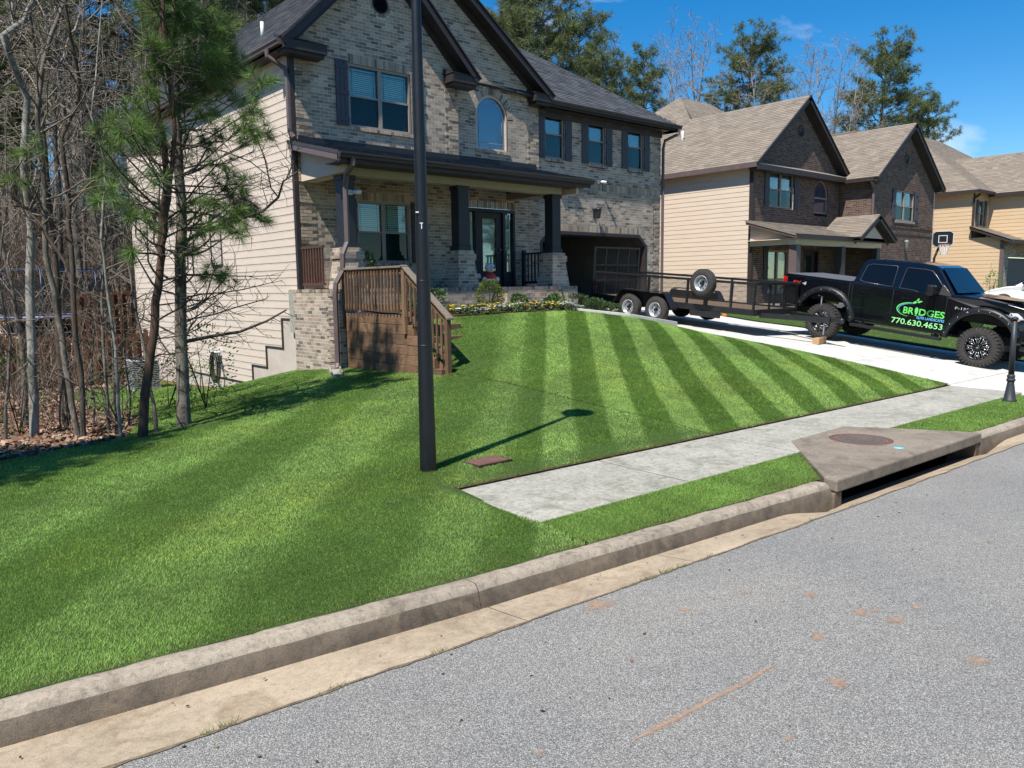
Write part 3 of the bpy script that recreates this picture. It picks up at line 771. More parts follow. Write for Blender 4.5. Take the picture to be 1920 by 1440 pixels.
def grass(name, region, count, near_h, lab):
    _, xa, xb, fr, bk = region; gr = np.random.default_rng(abs(hash(name)) % 1000 if False else len(name) * 17)
    x = gr.uniform(xa, xb, count * 3); f, b = fr(x), np.maximum(bk(x), fr(x)); y = f + (b - f) * gr.uniform(0, 1, len(x))
    dist = np.hypot(x, y)
    # equal cover on a floor seen from standing height: fewer, broader blades farther off
    wgt = (b - f) * np.clip(4.2 / np.maximum(dist, 3.0), 0.0, 1.2) ** 1.75
    # only what the lens (and a step beside it) can see
    dx, dy = x * _r0.x + y * _r0.y, x * math.sin(YAW) + y * math.cos(YAW)
    wgt = wgt * ((dy > 1.5) & (np.abs(dx) < dy * 0.86 + 1.2))
    pick = gr.choice(len(x), size=count, replace=True, p=wgt / wgt.sum())
    x, y = x[pick] + gr.normal(0, 0.02, count), y[pick] + gr.normal(0, 0.02, count)
    keep = (y > fr(x) + 0.004) & (y < bk(x) + (0.25 if name == 'left' else -0.0)) & (x > xa) & (x < xb)
    x, y = x[keep], y[keep]; n = len(x); dist = np.hypot(x, y)
    z = lawn_z(x, y, name) - 0.004
    st = stripe(x, y) * (1 if name in ('left', 'right') else 0.0)
    edge = sstep(0, 1.6, wood_edge(x) - y) if name == 'left' else np.ones(n)
    thin = lat_noise(x, y, 0.55, 8) * 0.6 + lat_noise(x, y, 2.1, 9) * 0.4
    h = near_h * gr.uniform(0.55, 1.25, n) * (1 + 0.02 * dist) * (1 + 0.5 * (1 - edge))
    w = 0.0016 * gr.uniform(0.7, 1.4, n) * (1 + 0.17 * np.maximum(dist - 3.5, 0))
    az = gr.uniform(0, 2 * np.pi, n); ln = gr.uniform(0.2, 0.95, n) * h
    lx, ly = np.cos(az) * ln, np.sin(az) * ln
    lx += math.sin(STR_AZ) * st * h * 0.35; ly += math.cos(STR_AZ) * st * h * 0.35        # blades rolled along each pass
    fa = gr.uniform(0, 2 * np.pi, n); wx, wy = np.cos(fa) * w, np.sin(fa) * w
    vs = np.stack([np.stack([x - wx, y - wy, z], -1), np.stack([x + wx, y + wy, z], -1), np.stack([x + lx, y + ly, z + h * 0.9], -1)], 1)
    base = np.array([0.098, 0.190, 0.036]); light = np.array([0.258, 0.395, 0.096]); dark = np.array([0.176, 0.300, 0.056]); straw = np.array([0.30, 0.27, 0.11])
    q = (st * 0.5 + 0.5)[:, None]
    c = dark * (1 - q) + light * q  # how bent blades catch light in each mown band, put into colour
    c = c * (1 + 0.20 * lat_noise(x, y, 1.3, 21) + 0.16 * lat_noise(x, y, 6.0, 22))[:, None] * gr.uniform(0.74, 1.26, n)[:, None]
    yel = np.clip(lat_noise(x, y, 0.7, 31) * 0.5 + lat_noise(x, y, 3.3, 32) * 0.35 - 0.10, 0, 1)
    c = c * (1 + yel[:, None] * np.array([0.45, 0.15, -0.05]))
    ky = np.exp(-((y - fr(x)) / 0.10) ** 2) * (0.75 if name in ('left', 'right') else .55)
    dry = (gr.uniform(0, 1, n) < 0.035 + 0.5 * ky + 0.35 * (1 - edge) + 0.12 * np.clip(lat_noise(x, y, 0.4, 41) - .35, 0, 1)); c[dry] = straw * gr.uniform(0.35, 1.0, (dry.sum(), 1))
    me = mesh_np('grass', vs.reshape(-1, 3), np.arange(n * 3).reshape(n, 3), c)
    me.materials.append(M_GRASS)
    o = link('grass', me); tag(o, lab, 'grass', kind='stuff'); return o
GC = {'left': 780000, 'right': 430000, 'verge': 90000, 'verge2': 50000, 'next': 22000}
GL = {'left': 'mown green lawn grass sloping from the kerb to the bare trees', 'right': 'striped mown lawn grass between the sidewalk and the front walk', 'verge': 'strip of grass between kerb and sidewalk beside the drain slab and sidewalk end',
      'verge2': 'strip of grass between the drain slab and the driveway apron', 'next': 'lawn grass on the far side of the driveway, under and beyond the truck'}
for rg in REG:
    if rg[0] in GC: grass(rg[0], rg, GC[rg[0]], 0.019, GL[rg[0]])
# ================================================================== building kit
M_BROWN = plain('dark brown painted trim', (0.036, 0.027, 0.025), (0.027, 0.020, 0.019), 5, 0.55, bmp=0.05)
M_MAUVE = plain('brown gutter metal', (0.135, 0.098, 0.094), (0.11, 0.08, 0.077), 4, 0.5)
M_BLACK = plain('black painted wood', (0.020, 0.021, 0.026), (0.014, 0.015, 0.019), 6, 0.5, bmp=0.05)
M_SHUT = plain('slate blue-black shutters', (0.062, 0.064, 0.078), (0.048, 0.05, 0.062), 7, 0.6, bmp=0.05)
M_CREAM = plain('cream siding', (0.63, 0.525, 0.425), (0.58, 0.48, 0.388), 1.5, 0.75, bmp=0.06, bscale=60, stretch=(1, 1, 6))
M_BEIGE = plain('beige siding', (0.66, 0.53, 0.415), (0.60, 0.485, 0.375), 1.5, 0.75, bmp=0.06, bscale=60, stretch=(1, 1, 6))
M_TAN = plain('orange tan siding', (0.60, 0.43, 0.262), (0.55, 0.395, 0.24), 1.5, 0.75, bmp=0.06, bscale=60, stretch=(1, 1, 6))
M_PARGE = plain('cream rendered foundation', (0.56, 0.475, 0.40), (0.45, 0.385, 0.32), 2.2, 0.9, bmp=0.3, bscale=50)
M_CREAMSH = plain('olive cream beam paint', (0.36, 0.325, 0.235), (0.32, 0.29, 0.21), 3, 0.7)  # cream porch beam; its olive shade is put into the colour
M_WINF = plain('taupe window frame', (0.30, 0.26, 0.23), (0.27, 0.235, 0.205), 5, 0.6)
M_MORT = plain('pale mortar', (0.68, 0.63, 0.555), (0.56, 0.515, 0.45), 18, 0.95, bmp=0.4, bscale=120)
M_MORT2 = plain('grey mortar', (0.33, 0.28, 0.24), (0.25, 0.21, 0.18), 18, 0.95, bmp=0.4, bscale=120)
M_BRICK = attr_mat('clay brick', 0.9, 42, 0.30, 0.5, 120)
M_SHIN = attr_mat('asphalt shingle', 0.95, 50, 0.30, 0.6, 220)
M_BLIND = plain('white window blind', (0.88, 0.89, 0.87), (0.82, 0.84, 0.82), 8, 0.6)
M_ROOM = plain('dim room', (0.05, 0.05, 0.05), (0.035, 0.035, 0.035), 2, 0.9)  # indoor gloom put into the colour of flat panels behind panes
M_METAL = plain('black flashing', (0.02, 0.02, 0.024), (0.012, 0.012, 0.015), 5, 0.5)
M_WHITE = plain('white plastic', (0.75, 0.75, 0.74), (0.66, 0.66, 0.65), 9, 0.4)
M_IRON = plain('black iron', (0.022, 0.022, 0.024), (0.012, 0.012, 0.013), 12, 0.45, bmp=0.1)
def glass(name, tint, refl=1.0):
    m, t, b = new_mat(name); t.nodes.remove(b)
    tr = t.nodes.new('ShaderNodeBsdfTransparent'); tr.inputs[0].default_value = (*tint, 1)
    gl = t.nodes.new('ShaderNodeBsdfGlossy'); gl.inputs['Roughness'].default_value = 0.015; gl.inputs[0].default_value = (0.95, 0.97, 1, 1)
    fr = t.nodes.new('ShaderNodeFresnel'); fr.inputs[0].default_value = 1.55
    f = math_n(t, 'MULTIPLY_ADD', fr.outputs[0], 1.3 * refl, 0.04 * refl)
    v = coords(t); bn = t.nodes.new('ShaderNodeBump'); bn.inputs['Strength'].default_value = 0.04; bn.inputs['Distance'].default_value = 0.02
    t.links.new(noise(t, 2.0, 2, 0.5, v), bn.inputs['Height']); t.links.new(bn.outputs[0], gl.inputs['Normal'])
    ms = t.nodes.new('ShaderNodeMixShader'); t.links.new(f, ms.inputs[0]); t.links.new(tr.outputs[0], ms.inputs[1]); t.links.new(gl.outputs[0], ms.inputs[2])
    t.links.new(ms.outputs[0], t.nodes['Material Output'].inputs[0]); return m
M_GLASS = glass('window glass', (0.86, 0.97, 0.94), 0.6)
M_SCREEN = glass('screened lower sash', (0.36, 0.46, 0.44), 0.3)
M_DKGL = plain('dark reflective pane', (.022, .026, .026), (.012, .015, .015), 5, .3, spec=.2)
M_BLUEGL = glass('mirror blue glass', (0.10, 0.12, 0.15), 2.6)
SIDE_U, SIDE_N = Vector((0, -1, 0)), Vector((-1, 0, 0))     # frame of a wall that faces left (-X): u = -Y

PAL1 = np.array([(0.43, 0.352, 0.278), (0.37, 0.302, 0.240), (0.49, 0.408, 0.325), (0.31, 0.252, 0.204), (0.45, 0.355, 0.280), (0.40, 0.338, 0.278), (0.225, 0.184, 0.152), (0.165, 0.136, 0.115), (0.36, 0.272, 0.208), (0.47, 0.392, 0.315)]) * np.array([1.0, .975, 0.925])
PW1 = np.array([.13, .16, .09, .16, .10, .12, .11, .065, .06, .04]); PW1 /= PW1.sum()
PAL2 = np.array([(0.135, 0.083, 0.060), (0.115, 0.070, 0.052), (0.155, 0.098, 0.070), (0.092, 0.058, 0.046), (0.18, 0.118, 0.086), (0.07, 0.047, 0.04)])
PW2 = np.array([.26, .22, .2, .14, .1, .08])
class Brickwork:
    """gathers every brick of a house; the nearest become parts of their own, the rest one part for each wall"""
    def __init__(s, house, pal, pw, mort, single=300): s.h, s.pal, s.pw, s.mort, s.single = house, pal, pw, mort, single; s.walls = []; s.rg = np.random.default_rng(5)
    def wall(s, poly, holes, O, U, V, N, length=0.211, course=0.0765, v0=None, depth=0.0016, quoin=None, phase=0.0, back=True):
        pc, bk = courses(poly, holes, length, course, random, 0.5, 0.0, v0, phase)
        if not pc: return
        dep = depth + s.rg.uniform(-0.0008, 0.0008, len(pc))
        if quoin:
            vm = min(p[1] for p in poly) if v0 is None else v0
            for i, (a, b, c, d) in enumerate(pc):
                row = int(round((c - vm) / course)) % 6
                for q0, q1 in quoin:
                    if a >= q0 - 0.12 and b <= q1 + 0.12 and (a + b) / 2 > q0 and (a + b) / 2 < q1: dep[i] += 0.016 if row else 0.001
        s.walls.append([pc, O, U, V, N, dep, s.rg.choice(len(s.pal), len(pc), p=s.pw)])
        if back:
            me = sheet_mesh('mortar', bk, O, U, V, N); me.materials.append(s.mort); link('mortar', me, s.h, True)
    def loose(s, items, O, U, V, N, depth=0.012):
        depth = depth if depth > .025 else depth * .35
        """extra bricks set by hand: soldier rows, rowlocks"""
        s.walls.append([items, O, U, V, N, np.full(len(items), depth) + s.rg.uniform(-.002, .002, len(items)), s.rg.choice(len(s.pal), len(items), p=s.pw)])
    def flush(s):
        cand = []
        for w, (pc, O, U, V, N, dep, ci) in enumerate(s.walls):
            P = np.array(pc); c = np.array(O) + np.outer((P[:, 0] + P[:, 1]) / 2, np.array(U)) + np.outer((P[:, 2] + P[:, 3]) / 2, np.array(V))
            d = np.linalg.norm(c - np.array(EYE), axis=1)
            facing = ((np.array(EYE) - c) @ np.array(N)) / d
            size = (P[:, 1] - P[:, 0]) * (P[:, 3] - P[:, 2]) * np.maximum(facing, 0) / d ** 2
            cand += [(-size[i], w, i) for i in range(len(pc))]
        cand.sort(); solo = {}
        if s.single:
            units = []
            for c in s.pal:
                vs = np.array([(x, y, z) for z in (0, 1) for x, y in ((0, 0), (1, 0), (1, 1), (0, 1))], float)
                me = mesh_np('brick', vs, np.array([(4, 5, 6, 7), (0, 1, 5, 4), (1, 2, 6, 5), (2, 3, 7, 6), (3, 0, 4, 7)]), np.repeat(c[None], 5, 0)); me.materials.append(M_BRICK); units.append(me)
            for _, w, i in cand[:s.single]: solo.setdefault(w, set()).add(i)
            for w, ids in solo.items():
                pc, O, U, V, N, dep, ci = s.walls[w]
                for i in ids:
                    a, b, c, d = pc[i]; g = 0.005
                    o = link('brick', units[ci[i]], s.h)
                    A = (U * (b - a - 2 * g)); B = V * (d - c - 2 * g); Cn = N * (dep[i] + 0.004); T = O + U * (a + g) + V * (c + g) - N * 0.004 - s.h.location
                    o.matrix_local = Matrix(((A.x, B.x, Cn.x, T.x), (A.y, B.y, Cn.y, T.y), (A.z, B.z, Cn.z, T.z), (0, 0, 0, 1)))
        for w, (pc, O, U, V, N, dep, ci) in enumerate(s.walls):
            keep = [i for i in range(len(pc)) if i not in solo.get(w, ())]
            if not keep: continue
            cols = s.pal[ci[keep]] * s.rg.uniform(0.86, 1.14, (len(keep), 1))
            me = piece_mesh('brickwork', [pc[i] for i in keep], O, U, V, N, 0.010, dep[keep], cols); me.materials.append(M_BRICK)
            link('brickwork', me, s.h, True, kind='stuff')
def soldiers(u0, u1, v0, v1, w=0.078):
    n = max(1, int(round((u1 - u0) / w))); s = (u1 - u0) / n
    return [(u0 + i * s, u0 + (i + 1) * s, v0, v1) for i in range(n)]
def shingles(parent, poly, O, U, V, N, tones, course=0.145, length=0.31, seed=1, name='shingles', depth=0.012):
    rnd = random.Random(seed); pc, bk = courses(poly, [], length, course, rnd, 0.37, 0.45)
    g = np.random.default_rng(seed)
    tones = np.array(tones); c = tones[g.integers(0, len(tones), len(pc))] * g.uniform(0.9, 1.1, (len(pc), 1))
    me = piece_mesh(name, pc, O, U, V, N, 0.004, depth + g.uniform(-.003, .003, len(pc)), c, wedge=0.002); me.materials.append(M_SHIN)
    o = link(name, me, parent, True, kind='stuff')
    return o
def deck(parent, poly, O, U, V, N, mat, thick=0.05, name='roof', lift=-0.006):
    return MB().prism(poly, O, U, V, N, lift - thick, lift).build(name, mat, parent, True)
ROOF_DK = [(0.056, 0.060, 0.068), (0.068, 0.073, 0.081), (0.046, 0.050, 0.057), (0.080, 0.085, 0.094)]
ROOF_TAN = [(0.238, 0.196, 0.154), (0.212, 0.174, 0.136), (0.262, 0.217, 0.172), (0.225, 0.185, 0.146), (0.245, 0.203, 0.161)]
M_DECKD = plain('dark roof deck', (0.04, 0.04, 0.045), (0.03, 0.03, 0.033), 6, 0.95)
M_DECKT = plain('tan roof deck', (0.22, 0.19, 0.155), (0.18, 0.15, 0.125), 6, 0.95)

def window(parent, O, U, V, N, u0, u1, v0, v1, cols=2, frame=None, upper=None, lower=None, blind=True, grille=True, rec=0.05, split=0.5):
    """double-hung window: frame > panes, blind, grille"""
    frame = frame or M_WINF; fw = 0.055; mb = MB()
    mb.fbox(O, U, V, N, u0, u0 + fw, v0, v1, -rec - .06, -rec + .02).fbox(O, U, V, N, u1 - fw, u1, v0, v1, -rec - .06, -rec + .02)
    mb.fbox(O, U, V, N, u0 + fw, u1 - fw, v1 - fw, v1, -rec - .06, -rec + .02).fbox(O, U, V, N, u0 + fw, u1 - fw, v0, v0 + fw, -rec - .06, -rec + .03)
    cw = (u1 - u0 - 2 * fw) / cols; vm = v0 + (v1 - v0) * split
    for i in range(1, cols): mb.fbox(O, U, V, N, u0 + fw + cw * i - .05, u0 + fw + cw * i + .05, v0 + fw, v1 - fw, -rec - .06, -rec + .012)
    rails = [(u0 + fw + cw * i + (.05 if i else 0), u0 + fw + cw * (i + 1) - (.05 if i < cols - 1 else 0)) for i in range(cols)]
    for a, b in rails: mb.fbox(O, U, V, N, a, b, vm - .022, vm + .022, -rec - .06, -rec + .004)
    f = mb.build('window', frame, parent, True)
    for a, b in rails:
        MB().fbox(O, U, V, N, a, b, vm + .022, v1 - fw, -rec - .04, -rec - .034).build('pane', upper or M_GLASS, f)
        MB().fbox(O, U, V, N, a, b, v0 + fw, vm - .022, -rec - .026, -rec - .02).build('pane', lower or M_SCREEN, f)
        if grille:
            g = MB()
            for q in (a + .09, b - .09): g.fbox(O, U, V, N, q - .006, q + .006, vm + .022, v1 - fw, -rec - .052, -rec - .042)
            for q in (vm + .12, v1 - fw - .09): g.fbox(O, U, V, N, a, b, q - .006, q + .006, -rec - .056, -rec - .050)
            g.build('grille', M_BROWN, f)
        if blind:
            s = MB(); q = v0 + fw + .01
            while q < v1 - fw - .03:
                P = lambda u, v, n: O + U * u + V * v + N * n
                s.add([P(a, q, -rec - .095), P(b, q, -rec - .095), P(b, q + .040, -rec - .118), P(a, q + .040, -rec - .118)], [(0, 1, 2, 3)]); q += 0.046
            s.build('blind', M_BLIND, f)
    MB().fbox(O, U, V, N, u0 + .01, u1 - .01, v0 + .01, v1 - .01, -rec - .30, -rec - .28).build('room', M_ROOM, f)  # flat dark panel stands in for the unlit room
    return f
def shutter(parent, O, U, V, N, u0, u1, v0, v1, mat=None, boards=3, n0=0.012, battens=(0.10, 0.5, 0.90)):
    mat = mat or M_SHUT
    s = MB().fbox(O, U, V, N, u0 + .004, u1 - .004, v0 + .003, v1 - .003, n0, n0 + .010).build('shutter', M_BLACK, parent, True)
    w = (u1 - u0) / boards
    for i in range(boards): MB().fbox(O, U, V, N, u0 + w * i + .004, u0 + w * (i + 1) - .004, v0, v1, n0 + .011, n0 + .026).build('board', mat, s)
    for q in battens:
        c = v0 + (v1 - v0) * q; MB().fbox(O, U, V, N, u0 - .003, u1 + .003, c - .045, c + .045, n0 + .027, n0 + .045).build('batten', mat, s)
    return s
def siding(parent, mat, x, zlist, span_fn, expo=0.178, name='siding_board', sign=-1):
    """lapped boards on a wall facing -X: for each course the list of (ya, yb)"""
    for z in zlist:
        for ya, yb in span_fn(z, z + expo):
            n = sign
            vs = [(x + n * 0.019, ya, z), (x + n * 0.019, yb, z), (x + n * 0.010, yb, z + expo - .002), (x + n * 0.010, ya, z + expo - .002),
                  (x + n * 0.002, ya, z), (x + n * 0.002, yb, z), (x, yb, z + expo - .002), (x, ya, z + expo - .002)]
            fs = [(0, 3, 2, 1), (0, 1, 5, 4), (3, 7, 6, 2), (0, 4, 7, 3), (1, 2, 6, 5)]
            MB().add(vs, fs).build(name, mat, parent, True)
def downspout(parent, pts, mat=None, w=0.085, name='downspout'):
    mb = MB(); mb.tube(pts, w / 1.5, 6, smooth=False); return mb.build(name, mat or M_MAUVE, parent, True)
def rowlock_sill(bw, O, U, V, N, u0, u1, v, out=0.045):
    it = soldiers(u0 - .05, u1 + .05, v - .085, v); bw.loose(it, O, U, V, N, out)

# ================================================================== main house
house = thing('brick_house', 'two-storey taupe brick house with twin dark gables, columned porch and open garage', 'house', (14.5, 20, 1.3))
F1, F2, F3 = 16.54, 16.80, 17.0
O1, O2, O3 = Vector((0, F1, 0)), Vector((0, F2, 0)), Vector((0, F3, 0))
NF = Vector((0, -1, 0))
bw = Brickwork(house, PAL1, PW1, M_MORT)
rect = lambda a, b, c, d: [(a, c), (b, c), (b, d), (a, d)]
def circle(cx, cy, r, n=24, a0=0, a1=2 * math.pi): return [(cx + r * math.cos(a0 + (a1 - a0) * i / n), cy + r * math.sin(a0 + (a1 - a0) * i / n)) for i in range(n + (0 if a1 - a0 > 6.2 else 1))]
# --- left gabled bay
W1 = (9.50, 11.22, 5.72, 7.14); W2 = (9.60, 11.09, 2.60, 4.05); VX, VZ = 10.42, 8.60
bw.wall([(8.16, 2.0), (12.65, 2.0), (12.65, 7.34), (12.62, 7.40), (10.4, 9.72), (8.19, 7.40), (8.16, 7.34)],
        [rect(*W1[:2], W1[2] - .085, W1[3] + .21), rect(*W2[:2], W2[2] - .085, W2[3] + .21), circle(VX, VZ, 0.31)], O1, X1, Z1, NF, v0=2.0, quoin=[(8.16, 8.52), (12.29, 12.65)])
for w in (W1, W2):
    MB().fbox(O1, X1, Z1, NF, w[0], w[1], w[3] + .001, w[3] + .21, -.01, -.0005).build('mortar', M_MORT, house, True); MB().fbox(O1, X1, Z1, NF, w[0], w[1], w[2] - .085, w[2] - .001, -.01, -.0005).build('mortar', M_MORT, house, True)
    bw.loose(soldiers(w[0], w[1], w[3], w[3] + .205), O1, X1, Z1, NF, 0.016); rowlock_sill(bw, O1, X1, Z1, NF, w[0] + .05, w[1] - .05, w[2])
for k in range(26):   # ring of bricks round the gable vent
    a = 2 * math.pi * k / 26; U = Vector((-math.sin(a), 0, math.cos(a))); V = Vector((math.cos(a), 0, math.sin(a)))
    bw.loose([(-.033, .033, .215, .305)], Vector((VX, F1, VZ)), U, V, NF, 0.02)
MB().lathe([(0.20, 0), (0.345, 0)], 32, Matrix.Translation((VX, F1 - .0005, VZ)) @ Matrix.Rotation(R(90), 4, 'X'), caps=False).build('mortar', M_MORT, house, True)
vent = MB().lathe([(0.215, -.02), (0.215, .02), (0.185, .02), (0.185, -.02)], 32, Matrix.Translation((VX, F1, VZ)) @ Matrix.Rotation(R(90), 4, 'X')).build('gable_vent', M_IRON, house, True)
s = MB()
for i in range(9):
    z = VZ - .17 + i * .042; hw = math.sqrt(max(.186 ** 2 - (z + .015 - VZ) ** 2, 1e-4))
    s.add([(VX - hw, F1 - .015, z), (VX + hw, F1 - .015, z), (VX + hw, F1 + .02, z + .04), (VX - hw, F1 + .02, z + .04)], [(0, 1, 2, 3)])
s.build('louvre', M_IRON, vent); MB().lathe([(0.19, .05), (0.19, .06)], 24, Matrix.Translation((VX, F1, VZ)) @ Matrix.Rotation(R(90), 4, 'X') @ Matrix.Translation((0, 0, -.11))).build('backing', M_DARK, vent)
window(house, O1, X1, Z1, NF, *W1); window(house, O1, X1, Z1, NF, *W2)
shutter(house, O1, X1, Z1, NF, W1[0] - .34, W1[0] - .02, W1[2], W1[3] + .03); shutter(house, O1, X1, Z1, NF, W1[1] + .02, W1[1] + .34, W1[2], W1[3] + .03)
shutter(house, O1, X1, Z1, NF, W2[0] - .34, W2[0] - .02, W2[2], W2[3] + .03, M_BLACK); shutter(house, O1, X1, Z1, NF, W2[1] + .02, W2[1] + .34, W2[2], W2[3] + .03, M_BLACK)
# --- right flank of the left bay (in view only from farther right)
bw.wall(rect(F1, F2, 5.0, 7.4), [], Vector((12.65, 0, 0)), Y1, Z1, X1, v0=2.0 + 39 * .0765, length=.13)
# --- middle bay with the arched window and the front door
AW = (13.45, 14.56, 5.66); AR = (AW[1] - AW[0]) / 2; AC = (AW[0] + AW[1]) / 2; AS = 6.54
arch_hole = [(AW[0] , AW[2] - .085), (AW[1], AW[2] - .085), (AW[1], AS - .02)] + [(AC + (AR + .20) * math.cos(a), AS + (AR + .20) * math.sin(a)) for a in [math.pi * i / 24 for i in range(25)]] + [(AW[0], AS - .02)]
DU = (13.10, 14.80, 2.0, 4.10)
bw.wall([(12.6, 2.0), (15.72, 2.0), (15.72, 7.40), (12.35, 9.80), (10.6, 8.54), (10.6, 7.4), (12.6, 7.4)], [arch_hole, rect(DU[0], DU[1], 1.9, DU[3] + .21)], O2, X1, Z1, NF, v0=2.0, quoin=[(15.36, 15.72)])
bw.loose(soldiers(DU[0], DU[1], DU[3], DU[3] + .205), O2, X1, Z1, NF, 0.016); rowlock_sill(bw, O2, X1, Z1, NF, AW[0], AW[1], AW[2])
for k in range(23):
    a = math.pi * (k + .5) / 23; U = Vector((-math.sin(a), 0, math.cos(a))); V = Vector((math.cos(a), 0, math.sin(a))); w = math.pi * AR / 23 / 2 + .006
    bw.loose([(-w, w, AR + .004, AR + .20)], Vector((AC, F2, AS)), U, V, NF, 0.03 if k == 11 else 0.018)
q_ = [math.pi * i / 24 for i in range(25)]; mb = MB()
for a0, a1 in zip(q_[:-1], q_[1:]): mb.add([(AC + r_ * math.cos(a), F2 - .0005, AS + r_ * math.sin(a)) for r_, a in ((AR, a0), (AR + .235, a0), (AR + .235, a1), (AR, a1))], [(0, 1, 2, 3)])
mb.build('mortar', M_MORT, house, True)
bw.wall(rect(F2, F3, 2.0, 7.4), [], Vector((15.72, 0, 0)), Y1, Z1, X1, v0=2.0, length=.2)
arc = lambda r: [(AC + r * math.cos(a), AS + r * math.sin(a)) for a in [math.pi * i / 28 for i in range(29)]]
def arch_window(parent, O, AC, AS, AR, zb, mat_frame, mat_gl, grille=True, inner=None):
    arc = lambda r: [(AC + r * math.cos(a), AS + r * math.sin(a)) for a in [math.pi * i / 28 for i in range(29)]]
    mb = MB(); out, inn = [(AC + AR, zb)] + arc(AR) + [(AC - AR, zb)], [(AC + AR - .05, zb + .05)] + arc(AR - .05) + [(AC - AR + .05, zb + .05)]
    for (a, b), (c, d) in zip(zip(out[:-1], out[1:]), zip(inn[:-1], inn[1:])): mb.prism([a, b, d, c], O, X1, Z1, NF, -.11, -.03)
    mb.fbox(O, X1, Z1, NF, AC - AR + .002, AC + AR - .002, zb + .001, zb + .05, -.11, -.025)
    f = mb.build('window', mat_frame, parent, True)
    MB().prism([(AC - AR + .04, zb + .04), (AC + AR - .04, zb + .04)] + arc(AR - .04), O, X1, Z1, NF, -.085, -.08).build('pane', mat_gl, f)
    if grille:
        g = MB(); r = AR - .15
        g.tube([O + X1 * u + Z1 * v + NF * -.076 for u, v in [(AC + r, zb + .05)] + arc(r) + [(AC - r, zb + .05)]], .007, 4)
        for a in (R(40), R(90), R(140)): g.tube([O + X1 * (AC + math.cos(a) * r) + Z1 * (AS + math.sin(a) * r) + NF * -.076, O + X1 * (AC + math.cos(a) * (AR - .05)) + Z1 * (AS + math.sin(a) * (AR - .05)) + NF * -.076], .007, 4)
        g.tube([O + X1 * (AC - AR + .05) + Z1 * (zb + .2) + NF * -.076, O + X1 * (AC + AR - .05) + Z1 * (zb + .2) + NF * -.076], .007, 4)
        for sgn in (-1, 1): g.tube([O + X1 * (AC + sgn * r) + Z1 * AS + NF * -.076, O + X1 * (AC + sgn * (AR - .05)) + Z1 * AS + NF * -.076], .007, 4)
        g.build('grille', plain('silver came', (0.45, 0.46, 0.48), None, 5, 0.4), f)
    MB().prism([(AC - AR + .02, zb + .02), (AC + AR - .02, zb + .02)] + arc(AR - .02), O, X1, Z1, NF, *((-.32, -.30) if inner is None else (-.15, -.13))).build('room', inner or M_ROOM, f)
    return f
arch_window(house, O2, AC, AS, AR, AW[2], M_CREAM, M_BLUEGL)
# front door with sidelights
d = MB().fbox(O2, X1, Z1, NF, DU[0], DU[0] + .07, 2.0, DU[3], -.14, .0).fbox(O2, X1, Z1, NF, DU[1] - .07, DU[1], 2.0, DU[3], -.14, .0).fbox(O2, X1, Z1, NF, DU[0] + .07, DU[1] - .07, DU[3] - .09, DU[3], -.14, .0)
for u in (13.42, 14.40): d.fbox(O2, X1, Z1, NF, u - .04, u + .04, 2.0, DU[3] - .09, -.14, -.01)
d.build('door_frame', M_BLACK, house, True)
dr = MB().fbox(O2, X1, Z1, NF, 13.47, 14.35, 2.02, 2.42, -.12, -.07).fbox(O2, X1, Z1, NF, 13.47, 13.67, 2.42, 3.85, -.12, -.07).fbox(O2, X1, Z1, NF, 14.15, 14.35, 2.42, 3.85, -.12, -.07).fbox(O2, X1, Z1, NF, 13.47, 14.35, 3.85, 4.0, -.12, -.07).build('door', M_BLACK, house, True)
MB().fbox(O2, X1, Z1, NF, 13.67, 14.15, 2.42, 3.85, -.10, -.094).build('pane', M_GLASS, dr)
s = MB(); q = 2.44
while q < 3.83: s.add([O2 + X1 * 13.68 + Z1 * q + NF * -.15, O2 + X1 * 14.14 + Z1 * q + NF * -.15, O2 + X1 * 14.14 + Z1 * (q + .035) + NF * -.165, O2 + X1 * 13.68 + Z1 * (q + .035) + NF * -.165], [(0, 1, 2, 3)]); q += .04
s.build('blind', M_BLIND, dr)
MB().ball((14.27, F2 + .04, 3.0), .035).build('handle', plain('brushed metal', (0.4, 0.38, 0.35), None, 8, 0.3, 1.0), dr)
for u0, u1 in ((13.17, 13.38), (14.44, 14.73)):
    sl = MB().fbox(O2, X1, Z1, NF, u0, u1, 2.0, 2.40, -.12, -.06).build('sidelight', M_BLACK, house, True)
    MB().fbox(O2, X1, Z1, NF, u0 + .04, u1 - .06, 2.40, DU[3] - .1, -.10, -.094).build('pane', M_GLASS, sl)
    MB().fbox(O2, X1, Z1, NF, u0 + .0, u1 - .0, 2.40, DU[3] - .1, -.17, -.16).build('blind', M_BLIND, sl)
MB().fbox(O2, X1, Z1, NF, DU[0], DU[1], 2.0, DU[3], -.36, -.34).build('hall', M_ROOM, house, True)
# --- garage wing
GW = [(16.15, 16.95), (17.99, 18.76), (19.82, 20.60)]; GZ = (5.70, 7.12)
GO = [(15.93, 1.0), (20.83, 1.0), (20.83, 3.28), (20.44, 3.62), (16.32, 3.62), (15.93, 3.28)]
bw.wall(rect(15.72, 21.5, 1.23, 7.22), [rect(a, b, GZ[0] - .085, GZ[1] + .02) for a, b in GW] + [GO, rect(16.1, 20.7, 3.6, 3.83), rect(15.72, 21.5, 4.90, 5.13)], O3, X1, Z1, NF, v0=1.235, quoin=[(21.14, 21.5)])
bw.loose(soldiers(16.1, 20.7, 3.625, 3.825), O3, X1, Z1, NF, 0.018)
bw.loose(soldiers(15.72, 21.5, 4.905, 5.125), O3, X1, Z1, NF, 0.006)
MB().fbox(O3, X1, Z1, NF, 15.72, 21.5, 4.9, 5.13, -.02, -.002).build('mortar', M_MORT, house, True)
